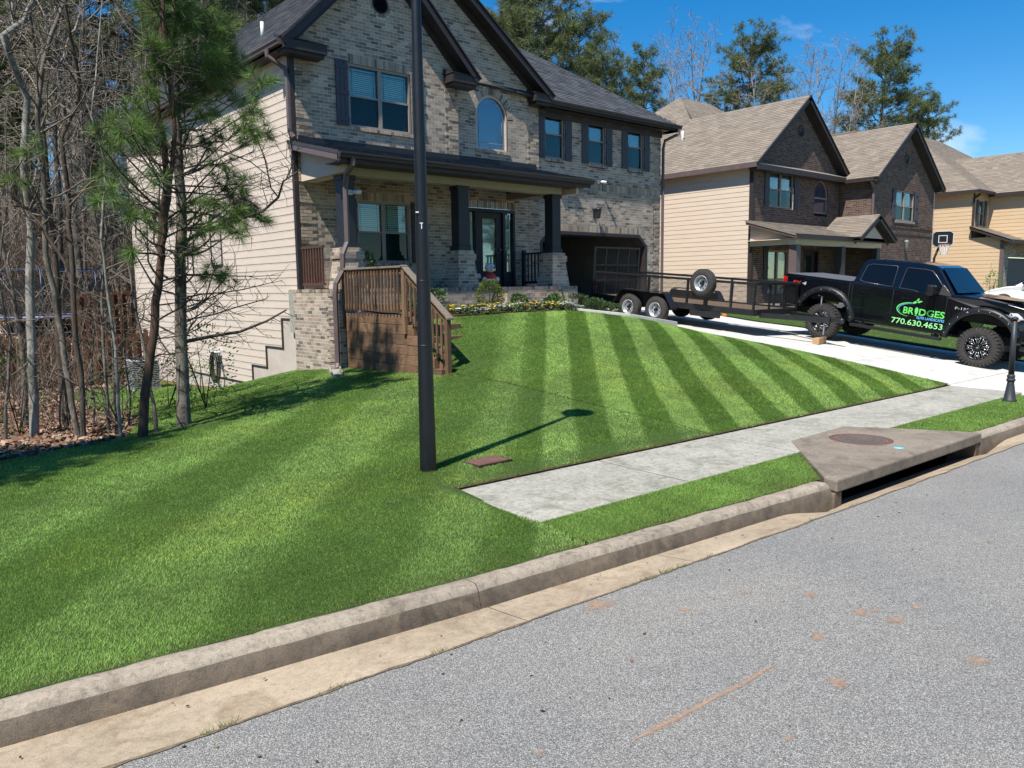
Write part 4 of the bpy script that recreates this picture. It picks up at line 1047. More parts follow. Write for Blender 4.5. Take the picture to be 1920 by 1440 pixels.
MB().fbox(O3, X1, Z1, NF, 16.1, 20.7, 3.6, 3.83, -.02, -.002).build('mortar', M_MORT, house, True)
for zb in (4.825, 5.13): bw.loose([(15.72 + i * .2065, 15.72 + (i + 1) * .2065, zb, zb + .0765) for i in range(28)], O3, X1, Z1, NF, 0.034)
for a, b in GW:
    window(house, O3, X1, Z1, NF, a, b, *GZ, cols=1, rec=.05); rowlock_sill(bw, O3, X1, Z1, NF, a + .03, b - .03, GZ[0], .03)
    shutter(house, O3, X1, Z1, NF, a - .30, a - .015, GZ[0] - .02, GZ[1] + .02); shutter(house, O3, X1, Z1, NF, b + .015, b + .30, GZ[0] - .02, GZ[1] + .02)
# right flank
bw.wall(rect(F3, 24, 1.0, 7.2), [], Vector((21.5, 0, 0)), Y1, Z1, X1, v0=1.0, length=.211)
# garage: trim round the opening and the dark room behind it
mb = MB(); inn = [(16.03, 1.0), (20.73, 1.0), (20.73, 3.24), (20.40, 3.53), (16.36, 3.53), (16.03, 3.24)]
for i in range(1, 6):
    a, b, c, e = GO[i], GO[(i + 1) % 6], inn[(i + 1) % 6], inn[i]; mb.prism([a, b, c, e], O3, X1, Z1, NF, -.35, .015)
mb.build('garage_trim', M_BROWN, house, True)
M_GIN = plain('garage drywall', (0.20, 0.18, 0.155), (0.15, 0.135, 0.12), 3, 0.9)
MB().box(15.75, 21.4, F3 + .06, 23, 1.0, 1.24).build('garage_floor', M_DRIVE, house, True)
MB().box(15.75, 15.8, F3 + .06, 23, 1.24, 3.9).build('garage_wall', M_GIN, house, True)
MB().box(21.35, 21.4, F3 + .06, 23, 1.24, 3.9).build('garage_wall', M_GIN, house, True)
MB().box(15.75, 21.4, 23, 23.05, 1.24, 3.9).build('garage_wall', M_GIN, house, True)
MB().box(15.75, 21.4, F3 + .06, 23.05, 3.9, 3.95).build('garage_ceiling', M_GIN, house, True)
MB().box(16.0, 20.8, 17.6, 20.2, 3.66, 3.72).build('raised_garage_door', M_BROWN, house, True)

# --- left wall: lapped siding, rendered foundation, stepped flashing, two windows
LX, YB = 8.10, 28.9
SWN = [(21.05, 21.85, 2.62, 4.0), (23.7, 24.5, 2.62, 4.0)]
def side_spans(z0, z1):
    m = (z0 + z1) / 2
    ya = F1 + .1 if m > 1.31 else 17.6 if m > .61 else 18.56 if m > .085 else 19.46
    iv = [(ya, YB)]
    for a, b, c, e in SWN:
        if c - .12 < m < e + .12: iv = minus(iv, [(a - .06, b + .06)])
    return iv
siding(house, M_CREAM, LX, [-0.41 + .178 * i for i in range(43)], side_spans)
MB().box(LX + .03, LX + .25, F1 + .0, YB, -1.8, 7.2).build('foundation', M_PARGE, house, True)
MB().box(LX - .012, LX + .03, F1 + .1, YB - .02, -1.8, 7.22).build('sheathing', M_PARGE, house, True)
fl = MB()
for ya, yb, z in ((F1 + .1, 17.6, 1.31), (17.56, 18.56, .61), (18.52, 19.46, .085), (19.42, 24.0, -.41)): fl.box(LX - .034, LX - .012, ya, yb, z - .03, z + .004)
for y, za, zb in ((17.57, .61, 1.31), (18.53, .085, .61), (19.43, -.45, .085)): fl.box(LX - .036, LX - .011, y - .035, y + .035, za - .03, zb)
fl.build('flashing', M_BROWN, house, True)
MB().box(LX - .045, LX + .075, F1 - .006, F1 + .1, 1.9, 7.2).build('corner_board', M_BROWN, house, True)
MB().box(LX - .03, LX + .03, YB - .02, YB + .08, -1.8, 7.2).build('corner_board', M_CREAM, house, True)
MB().box(LX + .25, 21.45, YB - .1, YB, -1.8, 7.2).build('back_wall', M_CREAM, house, True)
for w in SWN:
    OO = Vector((LX - .0, 0, 0)); window(house, OO, SIDE_U, Z1, SIDE_N, -w[1], -w[0], w[2], w[3], cols=1, rec=-.01, frame=M_BROWN, blind=False, upper=M_DKGL, lower=M_DKGL, grille=False)
def rake(parent, x0, z0, x1, z1, yf, depth_y, wide=0.20, mat=None, name='rake_board', drop=0.0):
    """sloping fascia under a gable roof edge in the plane Y=yf, soffit running back"""
    a, b = Vector((x0, yf, z0 - drop)), Vector((x1, yf, z1 - drop)); U = (b - a).normalized(); V = Vector((-U.z, 0, U.x)); V = V if V.z > 0 else -V
    mb = MB(); ln = (b - a).length
    mb.fbox(a, U, V, NF, -.05, ln + .02, -wide, -.03, -.03, .0); mb.fbox(a, U, V, NF, -.05, ln + .02, -.045, -.012, 0.002, .035)
    mb.fbox(a, U, V, NF, -.02, ln, -wide + .02, -wide + .04, -depth_y, -.031)
    mb.fbox(a, U, V, NF, 0, ln, -wide - .10, -wide + .02, -depth_y - .004, -depth_y + .03)
    return mb.build(name, mat or M_BROWN, parent, True)
# --- roofs: one over the left bay running back, one cross gable, the hipped main roof
roof = MB(); EZ = 7.36
def slope_frame(p0, p1, up):
    """eave from p0 to p1, 'up' any vector up the slope -> O, U, V, N, length"""
    U = (p1 - p0).normalized(); V = (up - U * up.dot(U)).normalized(); return p0, U, V, U.cross(V), (p1 - p0).length
# left bay roof, pitch 12:12, ridge along Y
RX, RZ = 10.4, 7.30 + (10.4 - 7.72) * 1.0
for sx, ex in ((-1, 7.72), (1, 13.08)):
    p0, p1 = (Vector((ex, YB + .4, 7.30)), Vector((ex, 16.12, 7.30))) if sx < 0 else (Vector((ex, 16.12, 7.30)), Vector((ex, YB + .4, 7.30)))
    O_, U_, V_, N_, ln = slope_frame(p0, p1, Vector((-sx, 0, 1.0))); hh = 2.68 * math.sqrt(2)
    deck(house, [(0, 0), (ln, 0), (ln, hh), (0, hh)], O_, U_, V_, N_, M_DECKD); shingles(house, [(0, 0), (ln, 0), (ln, hh), (0, hh)], O_, U_, V_, N_, ROOF_DK, seed=3 + sx)
# cross gable over the middle bay, pitch .72, ridge along Y at X=12.35
GX, GZr = 12.35, 7.34 + (15.98 - 12.35) * .72
p0, p1 = Vector((15.98, 16.40, 7.34)), Vector((15.98, 22.0, 7.34))
O_, U_, V_, N_, ln = slope_frame(p0, p1, Vector((-1, 0, .72))); hh = (15.98 - GX) * math.sqrt(1 + .72 ** 2)
deck(house, [(0, 0), (ln, 0), (ln, hh), (0, hh)], O_, U_, V_, N_, M_DECKD); shingles(house, [(0, 0), (ln, 0), (ln, hh), (0, hh)], O_, U_, V_, N_, ROOF_DK, seed=8)
p0, p1 = Vector((8.72, 22.0, 7.34)), Vector((8.72, 16.40, 7.34)); rake(house, 11.2, 7.34 + 2.48 * .72, GX, GZr, 16.40, .38)
O_, U_, V_, N_, ln = slope_frame(p0, p1, Vector((1, 0, .72)))
deck(house, [(0, hh * .69), (ln, hh * .69), (ln, hh), (0, hh)], O_, U_, V_, N_, M_DECKD)
# hipped main roof
E0 = Vector((15.6, 16.58, 7.24)); E1 = Vector((21.92, 16.58, 7.24)); E2 = Vector((21.92, 29.3, 7.24)); pit = .71; hw = (29.3 - 16.58) / 2
rz = 7.24 + pit * hw; Rr = Vector((21.92 - hw, 16.58 + hw, rz)); Rl = Vector((8.2, 16.58 + hw, rz)); sl = hw * math.sqrt(1 + pit ** 2)
O_, U_, V_, N_, ln = slope_frame(Vector((8.2, 16.58, 7.24)), E1, Vector((0, 1, pit)))
poly = [(7.3, 0), (ln, 0), (ln - hw, sl), (hw + .2, sl), (3.2, sl * .5), (3.2, 0.4)]
deck(house, poly, O_, U_, V_, N_, M_DECKD); shingles(house, poly, O_, U_, V_, N_, ROOF_DK, seed=12)
O_, U_, V_, N_, ln = slope_frame(E1, E2, Vector((-1, 0, pit)))
poly = [(0, 0), (ln, 0), (ln / 2, sl)]; deck(house, poly, O_, U_, V_, N_, M_DECKD); shingles(house, poly, O_, U_, V_, N_, ROOF_DK, seed=13)
O_, U_, V_, N_, ln = slope_frame(E2, Vector((8.2, 29.3, 7.24)), Vector((0, -1, pit)))
deck(house, [(0, 0), (ln, 0), (ln - hw, sl), (hw, sl)], O_, U_, V_, N_, M_DECKD)
O_, U_, V_, N_, ln = slope_frame(Vector((8.2, 29.3, 7.24)), Vector((8.2, 16.58, 7.24)), Vector((1, 0, pit)))
deck(house, [(0, 0), (ln, 0), (ln / 2, sl)], O_, U_, V_, N_, M_DECKD)
# rake boards, soffits, gutters, eave returns
rake(house, 7.72, 7.30, RX, RZ, 16.12, .40); rake(house, 13.08, 7.30, RX, RZ, 16.12, .40)
rake(house, 15.98, 7.34, GX, GZr, 16.40, .38)
def eave_return(xa, xb, yf, yb, z):
    mb = MB(); mb.box(xa, xb, yf, yb, z - .26, z - .06)
    mb.add([(xa - .02, yf - .03, z - .058), (xb + .02, yf - .03, z - .058), (xb + .02, yb, z + .10), (xa - .02, yb, z + .10)], [(0, 1, 2, 3)])
    mb.add([(xa - .02, yf - .03, z - .058), (xa - .02, yb, z + .10), (xa - .02, yb, z - .058)], [(0, 1, 2)]).add([(xb + .02, yf - .03, z - .058), (xb + .02, yb, z - .058), (xb + .02, yb, z + .10)], [(0, 1, 2)])
    mb.box(xa + .05, xb - .05, yf + .06, yb, z - .34, z - .262)
    mb.build('eave_return', M_BROWN, house, True)
eave_return(7.76, 8.78, 16.14, F1, 7.34); eave_return(12.22, 13.04, 16.14, F1 + .0, 7.34); eave_return(15.30, 15.96, 16.42, F2, 7.36)
def gutter_run(parent, p, q, out, mat=None, size=.12, name='gutter'):
    """ogee gutter from p to q (top back edge), hung on the side 'out'"""
    mb = MB(); U = (q - p).normalized(); ln = (q - p).length
    mb.prism([(0, 0), (size, 0), (size, -.035), (size * .75, -.07), (size * .7, -.115), (.0, -.115)], p, out, Z1, U, 0, ln)
    return mb.build(name, mat or M_BROWN, parent, True)
gutter_run(house, Vector((7.74, YB + .4, 7.26)), Vector((7.74, 16.2, 7.26)), Vector((-1, 0, 0)), M_MAUVE)
gutter_run(house, Vector((15.95, 16.60, 7.22)), Vector((22.0, 16.60, 7.22)), NF, M_BROWN)
MB().box(7.74, LX + .0, 16.2, YB + .4, 7.10, 7.13).build('soffit', M_BROWN, house, True)
MB().box(7.74, 7.77, 16.2, YB + .4, 7.10, 7.27).build('fascia', M_BROWN, house, True)
MB().box(15.74, 21.9, 16.60, F3 + .02, 7.02, 7.05).build('soffit', M_BROWN, house, True)
MB().box(15.96, 21.92, 16.60, 16.63, 7.02, 7.22).build('fascia', M_BROWN, house, True)
MB().box(15.74, 21.52, F3 - .05, F3 - .012, 6.84, 7.02).build('frieze_board', M_BROWN, house, True)
MB().box(21.5, 21.92, 16.63, 29, 7.02, 7.05).build('soffit', M_BROWN, house, True)
downspout(house, [(7.66, 16.75, 7.14), (7.66, 16.75, 7.0), (7.98, 16.62, 6.78), (8.03, 16.60, 6.6), (8.03, 16.60, 5.42), (8.05, 16.42, 5.28)])
downspout(house, [(21.85, 16.52, 7.1), (21.85, 16.52, 6.95), (21.6, 16.9, 6.75), (21.58, 16.95, 6.5), (21.58, 16.95, 1.3)])
MB().tube([(8.55, 18.9, 8.0), (8.55, 18.9, 8.42)], .045, 8).build('vent_pipe', M_WHITE, house, True)

# --- porch
PF = 14.76; PZ = 1.98
bw.wall(rect(7.99, 15.2, 0.06, 1.90), [rect(12.4, 14.5, 0, 1.69)], Vector((0, PF, 0)), X1, Z1, NF, v0=1.90 - 24 * .0765)
bw.loose(soldiers(7.99, 15.2, 1.905, 1.985), Vector((0, PF, 0)), X1, Z1, NF, 0.022)
bw.wall(rect(-16.72, -PF, -0.10, 1.90), [], Vector((7.99, 0, 0)), SIDE_U, Z1, SIDE_N, v0=1.90 - 26 * .0765, quoin=[(-15.1, -PF)])
bw.loose(soldiers(-16.72, -PF, 1.905, 1.985), Vector((7.99, 0, 0)), SIDE_U, Z1, SIDE_N, 0.022)
bw.wall(rect(PF, 16.9, .9, 1.90), [], Vector((15.2, 0, 0)), Y1, Z1, X1, v0=1.90 - 13 * .0765)
MB().box(8.0, 15.19, PF + .01, F3 - .02, 1.0, PZ).build('porch_floor', M_WALK, house, True)
MB().box(8.0, 8.3, PF + .01, 16.7, -0.5, 1.0).build('porch_base', M_PARGE, house, True)
def brick_pier(cx, y0, w0, w1, z0, z1, d=0.6):
    """battered pier with a wider cap, faces front, left and right"""
    h = z1 - z0; i = (w0 - w1) / 2; cap = .16
    for O, U, V, N, wid in ((Vector((cx - w0 / 2, y0, z0)), X1, Vector((0, i, h)), NF, w0), (Vector((cx - w0 / 2, y0 + w0, z0)), SIDE_U, Vector((i, 0, h)), SIDE_N, w0), (Vector((cx + w0 / 2, y0, z0)), Y1, Vector((-i, 0, h)), X1, w0)):
        ln = V.length; Vn = V / ln; Nn = U.cross(Vn)
        bw.wall([(0, 0), (wid, 0), (wid - i, ln), (i, ln)], [], O, U, Vn, Nn, length=.205, course=ln / round(ln / .0765), depth=.0016)
    for q, (z, e) in enumerate(((z1, .03), (z1 + .0765, .03), (z1 + .153, -.005))):
        a, b, c, dd = cx - w1 / 2 - e, cx + w1 / 2 + e, y0 + i - e, y0 + w0 - i + e
        MB().box(a + .004, b - .004, c + .004, dd - .004, z, z + .0765).build('pier_core', M_MORT, house, True)
        bw.loose([(a + (b - a) * k / 3, a + (b - a) * (k + 1) / 3, z, z + .0765) for k in range(3)], Vector((0, c, 0)), X1, Z1, NF, .004)
        bw.loose([(-dd + (dd - c) * k / 3, -dd + (dd - c) * (k + 1) / 3, z, z + .0765) for k in range(3)], Vector((a, 0, 0)), SIDE_U, Z1, SIDE_N, .004)
    return z1 + .2295
for cx in (8.50, 11.55, 14.62):
    zt_ = brick_pier(cx, PF + .03, .62, .47, 1.985, 2.62); cyc = PF + .34
    col = MB().box(cx - .15, cx + .15, cyc - .15, cyc + .15, zt_, 4.36).box(cx - .185, cx + .185, cyc - .185, cyc + .185, zt_, zt_ + .11).box(cx - .175, cx + .175, cyc - .175, cyc + .175, 4.26, 4.36).build('column', M_BLACK, house, True, bevel=.006)
# porch roof
P0, P1 = Vector((7.92, 14.28, 4.72)), Vector((15.25, 14.28, 4.72)); O_, U_, V_, N_, ln = slope_frame(P0, P1, Vector((0, 2.26, .52))); up = math.hypot(2.26, .52)
pol = [(0, 0), (ln, 0), (ln - .0, up * 1.11), (4.85, up * 1.11), (4.85, up), (0, up)]
deck(house, pol, O_, U_, V_, N_, M_DECKD, .06, 'porch_roof'); shingles(house, pol, O_, U_, V_, N_, ROOF_DK, seed=21)
gutter_run(house, Vector((7.92, 14.30, 4.70)), Vector((15.27, 14.30, 4.70)), NF, M_BROWN)
MB().box(7.93, 15.24, 14.31, 14.35, 4.50, 4.66).build('fascia', M_BROWN, house, True)
MB().box(7.95, 15.22, 14.36, 14.9, 4.52, 4.55).build('soffit', M_BROWN, house, True)
for n_, y in (('beam', PF + .18), ):
    MB().box(8.3, 14.80, y, y + .32, 4.36, 4.54).build(n_, M_CREAMSH, house, True)
MB().box(8.3, 8.55, PF + .5, F1 - .01, 4.36, 4.54).build('beam', M_CREAM, house, True)
MB().box(14.5, 14.78, PF + .5, F2 - .01, 4.36, 4.54).build('beam', M_CREAMSH, house, True)
MB().box(8.56, 14.5, PF + .5, F1 - .01, 4.55, 4.58).build('porch_ceiling', M_BROWN, house, True)
for x in (8.22, 15.0):
    MB().add([(x, 14.6, 4.37), (x, F1 - .01, 4.37), (x, F1 - .01, 5.14), (x, 14.6, 4.70), (x + .07, 14.6, 4.37), (x + .07, F1 - .01, 4.37), (x + .07, F1 - .01, 5.14), (x + .07, 14.6, 4.70)], [(0, 3, 2, 1), (4, 5, 6, 7), (0, 1, 5, 4), (1, 2, 6, 5), (2, 3, 7, 6), (3, 0, 4, 7)]).build('end_panel', M_CREAM, house, True)
for x in (7.93, 15.20):
    MB().add([(x, 14.29, 4.53), (x, F1, 5.05), (x, F1, 5.21), (x, 14.29, 4.69), (x + .045, 14.29, 4.53), (x + .045, F1, 5.05), (x + .045, F1, 5.21), (x + .045, 14.29, 4.69)], [(0, 3, 2, 1), (4, 5, 6, 7), (0, 1, 5, 4), (1, 2, 6, 5), (2, 3, 7, 6), (3, 0, 4, 7)]).build('rake_board', M_MAUVE, house, True)
MB().box(8.18, 12.66, F1 - .03, F1 - .012, 5.16, 5.36).build('flashing', M_METAL, house, True)
MB().box(12.68, 15.6, F2 - .03, F2 - .012, 5.24, 5.42).build('flashing', M_METAL, house, True)
downspout(house, [(8.22, 14.25, 4.6), (8.22, 14.25, 4.48), (8.26, 14.6, 4.3), (8.27, 14.68, 4.1), (8.27, 14.68, 2.95), (8.14, 14.66, 2.7), (8.12, 14.66, 2.35), (7.96, 14.66, 2.1), (7.93, 14.66, 1.9), (7.93, 14.66, .45), (7.88, 14.6, .33), (7.72, 14.45, .30)])
# brick steps to the walk
for a, b, c, z in ((12.40, 14.50, 14.40, 1.83), (12.40, 14.50, 14.05, 1.66)):
    MB().box(a + .012, b - .012, c + .012, PF + .02 if z > 1.7 else 14.42, 1.1, z - .012).build('step', M_MORT, house, True)
    bw.loose(soldiers(a, b, z - .10, z), Vector((0, c + .012, 0)), X1, Z1, NF, .014)
    bw.loose([(a + i * .21, a + (i + 1) * .21, z - .25, z - .105) for i in range(10)], Vector((0, c + .012, 0)), X1, Z1, NF, .008)
    bw.loose(soldiers(a, b, c, c + .37), Vector((0, 0, z - .012)), X1, Y1, Z1, .012)
    bw.loose([(-c - .36, -c - .18, z - .25, z), (-c - .18, -c, z - .25, z)], Vector((a + .012, 0, 0)), SIDE_U, Z1, SIDE_N, .008)
# porch railings
M_RED = plain('red-brown stained wood', (0.115, 0.050, 0.030), (0.065, 0.03, 0.02), 14, 0.6, bmp=0.3, stretch=(1, 1, .2))
def rail_y(x, ya, yb, z0, z1, mat, n):
    o = MB().box(x - .03, x + .03, ya, yb, z1 - .05, z1).build('railing', mat, house, True); MB().box(x - .025, x + .025, ya, yb, z0, z0 + .06).build('bottom_rail', mat, o)
    for i in range(n):
        y = ya + (yb - ya) * (i + .5) / n; MB().box(x - .02, x + .02, y - .02, y + .02, z0 + .061, z1 - .051).build('baluster', mat, o)
rail_y(8.12, 15.44, 16.45, 2.06, 2.92, M_RED, 8); rail_y(15.0, 15.44, 16.7, 2.06, 2.92, M_BLACK, 9)
MB().box(15.0 - .05, 15.05, 16.62, 16.72, PZ, 3.0).build('post', M_BLACK, house, True)
# little fittings
def camera_unit(p, aim):
    o = MB().box(p[0] - .05, p[0] + .05, p[1] - .03, p[1] + .0, p[2] - .05, p[2] + .05).tube([Vector(p) + Vector((0, -.03, 0)), Vector(p) + Vector(aim) * .06 + Vector((0, -.05, 0))], .02, 8).tube([Vector(p) + Vector(aim) * .05 + Vector((0, -.06, 0)), Vector(p) + Vector(aim) * .2 + Vector((0, -.08, 0))], .045, 10)
    return o.build('security_camera', M_WHITE, house, True)
camera_unit((18.42, F3 - .02, 5.18), (.6, -.8, -.15)); camera_unit((8.52, PF + .18, 4.0), (.75, -.6, 0))
ln_ = MB().box(18.2, 18.3, F3 - .03, F3 - .012, 4.05, 4.35).tube([(18.25, F3 - .03, 4.3), (18.25, F3 - .16, 4.4), (18.25, F3 - .19, 4.33)], .012, 6).lathe([(.02, .06), (.11, .0), (.10, -.02)], 8, Matrix.Translation((18.25, F3 - .19, 4.32))).lathe([(.09, -.02), (.065, -.24), (.03, -.28)], 6, Matrix.Translation((18.25, F3 - .19, 4.32)), smooth=False).build('wall_lantern', M_IRON, house, True)
bw.flush()
# ================================================================== timber retaining wall, steps and handrail
def wood(name, c1, c2, axis=(1, 1, 1)):
    m, t, b = new_mat(name)
    v = coords(t, axis)
    oi = t.nodes.new('ShaderNodeObjectInfo')
    add = t.nodes.new('ShaderNodeVectorMath'); add.operation = 'ADD'; t.links.new(v, add.inputs[0]); t.links.new(oi.outputs['Random'], add.inputs[1])
    g = noise(t, 5, 8, 0.7, add.outputs[0], 1.2)
    c = ramp(t, g, [(0.28, c2), (0.55, c1), (0.8, tuple(x * 1.3 for x in c1))])
    c = mix(t, 1.0, c, ramp(t, oi.outputs['Random'], [(0, (0.72,) * 3), (1, (1.22,) * 3)]), 'MULTIPLY')
    t.links.new(c, b.inputs['Base Color']); b.inputs['Roughness'].default_value = 0.8; b.inputs['Specular IOR Level'].default_value = 0.25
    bump(t, b, g, 0.4, 0.01); return m
M_TIMBER = wood('weathered brown timber', (0.205, 0.120, 0.069), (0.085, 0.05, 0.031), (6, 0.8, 6))
M_POST = wood('weathered brown post', (0.20, 0.118, 0.068), (0.085, 0.05, 0.03), (6, 6, 0.8))
M_CAPW = wood('greyed rail top', (0.27, 0.215, 0.165), (0.15, 0.11, 0.08), (6, 0.8, 6))
TX = 8.25
tw = thing('timber_steps', 'brown timber retaining wall with steps and a slatted handrail beside the porch', 'steps', (TX, 12.8, .3))
CRS = .19; ztop = 1.48; rt = random.Random(3)
for i in range(7):
    zb, ze = ztop - CRS * (i + 1), ztop - CRS * i
    y_end = 12.42 if i == 0 else max(11.14, 12.42 - (i) * .215)
    cuts = [14.72]
    while cuts[-1] - y_end > 1.3: cuts.append(cuts[-1] - rt.uniform(.45, 1.5))
    if cuts[-1] - y_end < .25: cuts.pop()
    cuts.append(y_end)
    for a, b in zip(cuts[:-1], cuts[1:]):
        e = rt.uniform(-.006, .006); MB().box(TX - .06 + e, TX + .05, b + .002, a - .002, zb + .002, ze - .002).build('timber', M_TIMBER, tw, True, bevel=.006)
for i in range(5):                    # treads going down to the lawn
    z = 1.48 - .21 * (i + 1) + .02; y1 = 12.42 - .27 * i
    MB().box(TX + .055, TX + 1.0, y1 - .30, y1 + (.0 if i else .02), z - .16, z).build('tread', M_TIMBER, tw, True, bevel=.008)
MB().box(TX - .05, TX + 1.3, 10.95, 11.12, .30, .42).build('timber', M_TIMBER, tw, True, bevel=.008)
for y, z0, z1 in ((14.80, 1.15, 2.36), (12.45, 1.12, 2.40), (11.12, .30, 1.43)):
    MB().box(TX - .115, TX - .025, y - .045, y + .045, z0, z1).build('post', M_POST, tw, True, bevel=.006)
MB().box(TX - .14, TX, 12.40, 14.86, 2.365, 2.405).build('handrail', M_CAPW, tw, True, bevel=.006)
MB().box(TX - .09, TX - .05, 12.50, 14.75, 2.26, 2.36).build('rail', M_POST, tw, True)
MB().box(TX - .09, TX - .05, 12.50, 14.75, 1.58, 1.67).build('rail', M_POST, tw, True)
def sloped(y0, z0, y1, z1, xa, xb, h0, h1, name, mat):
    MB().add([(xa, y0, z0 + h0), (xb, y0, z0 + h0), (xb, y0, z0 + h1), (xa, y0, z0 + h1), (xa, y1, z1 + h0), (xb, y1, z1 + h0), (xb, y1, z1 + h1), (xa, y1, z1 + h1)], [(0, 3, 2, 1), (4, 5, 6, 7), (0, 1, 5, 4), (1, 2, 6, 5), (2, 3, 7, 6), (3, 0, 4, 7)]).build(name, mat, tw, True, bevel=.005)
sloped(12.46, 2.38, 11.02, 1.42, TX - .14, TX, .0, .04, 'handrail', M_CAPW); sloped(12.40, 2.25, 11.17, 1.43, TX - .09, TX - .05, -.09, .0, 'rail', M_POST); sloped(12.40, 1.60, 11.17, .78, TX - .09, TX - .05, -.09, .0, 'rail', M_POST)
for i in range(19):
    y = 14.70 - i * .1165; MB().box(TX - .130, TX - .098, y - .015, y + .015, 1.55, 2.33).build('baluster', M_POST, tw, True)
for i in range(9):
    f = (i + .5) / 9; y = 12.40 + (11.17 - 12.40) * f; z = .82 * f; MB().box(TX - .130, TX - .098, y - .015, y + .015, 1.50 - z, 2.22 - z).build('baluster', M_POST, tw, True)

# ================================================================== planting beds
def leaf_mat(name, c1, c2, trans=0.3, rough=0.5):
    m, t, b = new_mat(name)
    a = t.nodes.new('ShaderNodeAttribute'); a.attribute_name = 'Col'
    c = mix(t, 1.0, a.outputs['Color'], ramp(t, noise(t, 3.0, 3, .5, coords(t)), [(0.3, (.75, .8, .75)), (0.7, (1.2, 1.15, 1.1))]), 'MULTIPLY')
    t.links.new(c, b.inputs['Base Color']); b.inputs['Roughness'].default_value = rough; b.inputs['Specular IOR Level'].default_value = .3
    tr = t.nodes.new('ShaderNodeBsdfTranslucent'); t.links.new(c, tr.inputs['Color'])
    ms = t.nodes.new('ShaderNodeMixShader'); ms.inputs[0].default_value = trans
    t.links.new(b.outputs[0], ms.inputs[1]); t.links.new(tr.outputs[0], ms.inputs[2]); t.links.new(ms.outputs[0], t.nodes['Material Output'].inputs[0]); return m
M_LEAF = leaf_mat('leaves', None, None)
def leaf_cloud(name, pts, size, tones, seed=1, asp=0.5, parent=None, world=False, up=0.3):
    """one small two-triangle leaf at each point (n,3)"""
    g = np.random.default_rng(seed); P = np.asarray(pts); n = len(P)
    d = g.normal(size=(n, 3)); d[:, 2] += up; d /= np.linalg.norm(d, axis=1)[:, None]
    s = np.cross(d, g.normal(size=(n, 3))); s /= np.linalg.norm(s, axis=1)[:, None]
    L_ = (size * g.uniform(.6, 1.3, n))[:, None]; W = L_ * asp
    vs = np.stack([P, P + d * L_ * .5 + s * W * .5, P + d * L_, P + d * L_ * .5 - s * W * .5], 1)
    tones = np.array(tones); c = tones[g.integers(0, len(tones), n)] * g.uniform(.7, 1.3, (n, 1))
    me = mesh_np(name, vs.reshape(-1, 3), np.arange(n * 4).reshape(n, 4), c); me.materials.append(M_LEAF)
    return link(name, me, parent, world)
def blob_pts(n, c, r, seed, hollow=.55):
    g = np.random.default_rng(seed); d = g.normal(size=(n, 3)); d /= np.linalg.norm(d, axis=1)[:, None]
    rad = g.uniform(hollow, 1, n) ** .5; lump = 1 + .18 * np.sin(d[:, 0] * 5 + seed) * np.cos(d[:, 2] * 4 + 1) + .1 * np.sin(d[:, 1] * 9)
    return np.array(c) + d * (rad * lump)[:, None] * np.array(r)
def bed(name, xs, fy, by, zoff=0.02):
    n = len(xs); m = 8; v = np.linspace(0, 1, m + 1); X = np.repeat(xs[:, None], m + 1, 1); Y = fy(xs)[:, None] + (by(xs) - fy(xs))[:, None] * v
    Z = H(X, Y) + zoff + .02 * lat_noise(X, Y, 4, 3); idx = np.arange(n * (m + 1)).reshape(n, m + 1)
    me = mesh_np(name, np.stack([X, Y, Z], -1).reshape(-1, 3), np.stack([idx[:-1, :-1], idx[1:, :-1], idx[1:, 1:], idx[:-1, 1:]], -1).reshape(-1, 4), smooth=True); me.materials.append(M_MULCH)
    return tag(link(name, me), kind='structure')
bed('flower_bed', np.linspace(8.3, 13.3, 40), lambda x: np.maximum(bed_edge(x) - .02, np.where(x < 9.27, 12.45, 0)), lambda x: np.full_like(x, PF - .005))
bed('flower_bed', np.linspace(14.45, 15.8, 16), lambda x: np.full_like(x, 13.4), lambda x: np.full_like(x, 16.9), .0)
GREENS = [(0.07, 0.14, 0.03), (0.10, 0.19, 0.045), (0.045, 0.095, 0.022)]
def plant(name, label, cat, x, y, r, h, n, size, tones, seed, group=None, asp=.5, blooms=None):
    z = Hf(x, y); t = thing(name, label, cat, (x, y, z), group=group)
    leaf_cloud('foliage', blob_pts(n, (0, 0, h * .52), (r, r, h * .5), seed), size, tones, seed, asp, t)
    s = MB(); rs = random.Random(seed)
    for k in range(5): a = rs.uniform(0, 6.3); s.tube([(0, 0, 0), (math.cos(a) * r * .3, math.sin(a) * r * .3, h * .4), (math.cos(a) * r * .6, math.sin(a) * r * .6, h * .75)], [.012, .008, .004], 4, False)
    s.build('stem', M_MULCH, t)
    if blooms:
        for k in range(blooms[1]):
            a = rs.uniform(0, 6.3); rr = r * math.sqrt(rs.random()); b = MB()
            for q in range(5): b.ball((math.cos(q * 1.257) * .018, math.sin(q * 1.257) * .018, 0), .019, 4, (1, 1, .5))
            o = b.build('flower', blooms[0], t); o.location = (math.cos(a) * rr, math.sin(a) * rr, h * rs.uniform(.75, 1.05))
    return t
plant('round_shrub', 'small rounded golden-green evergreen shrub in front of the porch wall', 'shrub', 11.45, 13.9, .30, .60, 2600, .055, [(0.13, 0.17, 0.03), (0.08, 0.12, 0.025), (0.18, 0.21, 0.045)], 5, asp=.28)
plant('round_shrub', 'golden-green shrub seen through the timber handrail', 'shrub', 9.25, 13.7, .28, .75, 1800, .055, [(0.14, 0.17, 0.03), (0.09, 0.12, 0.025)], 6, asp=.28)
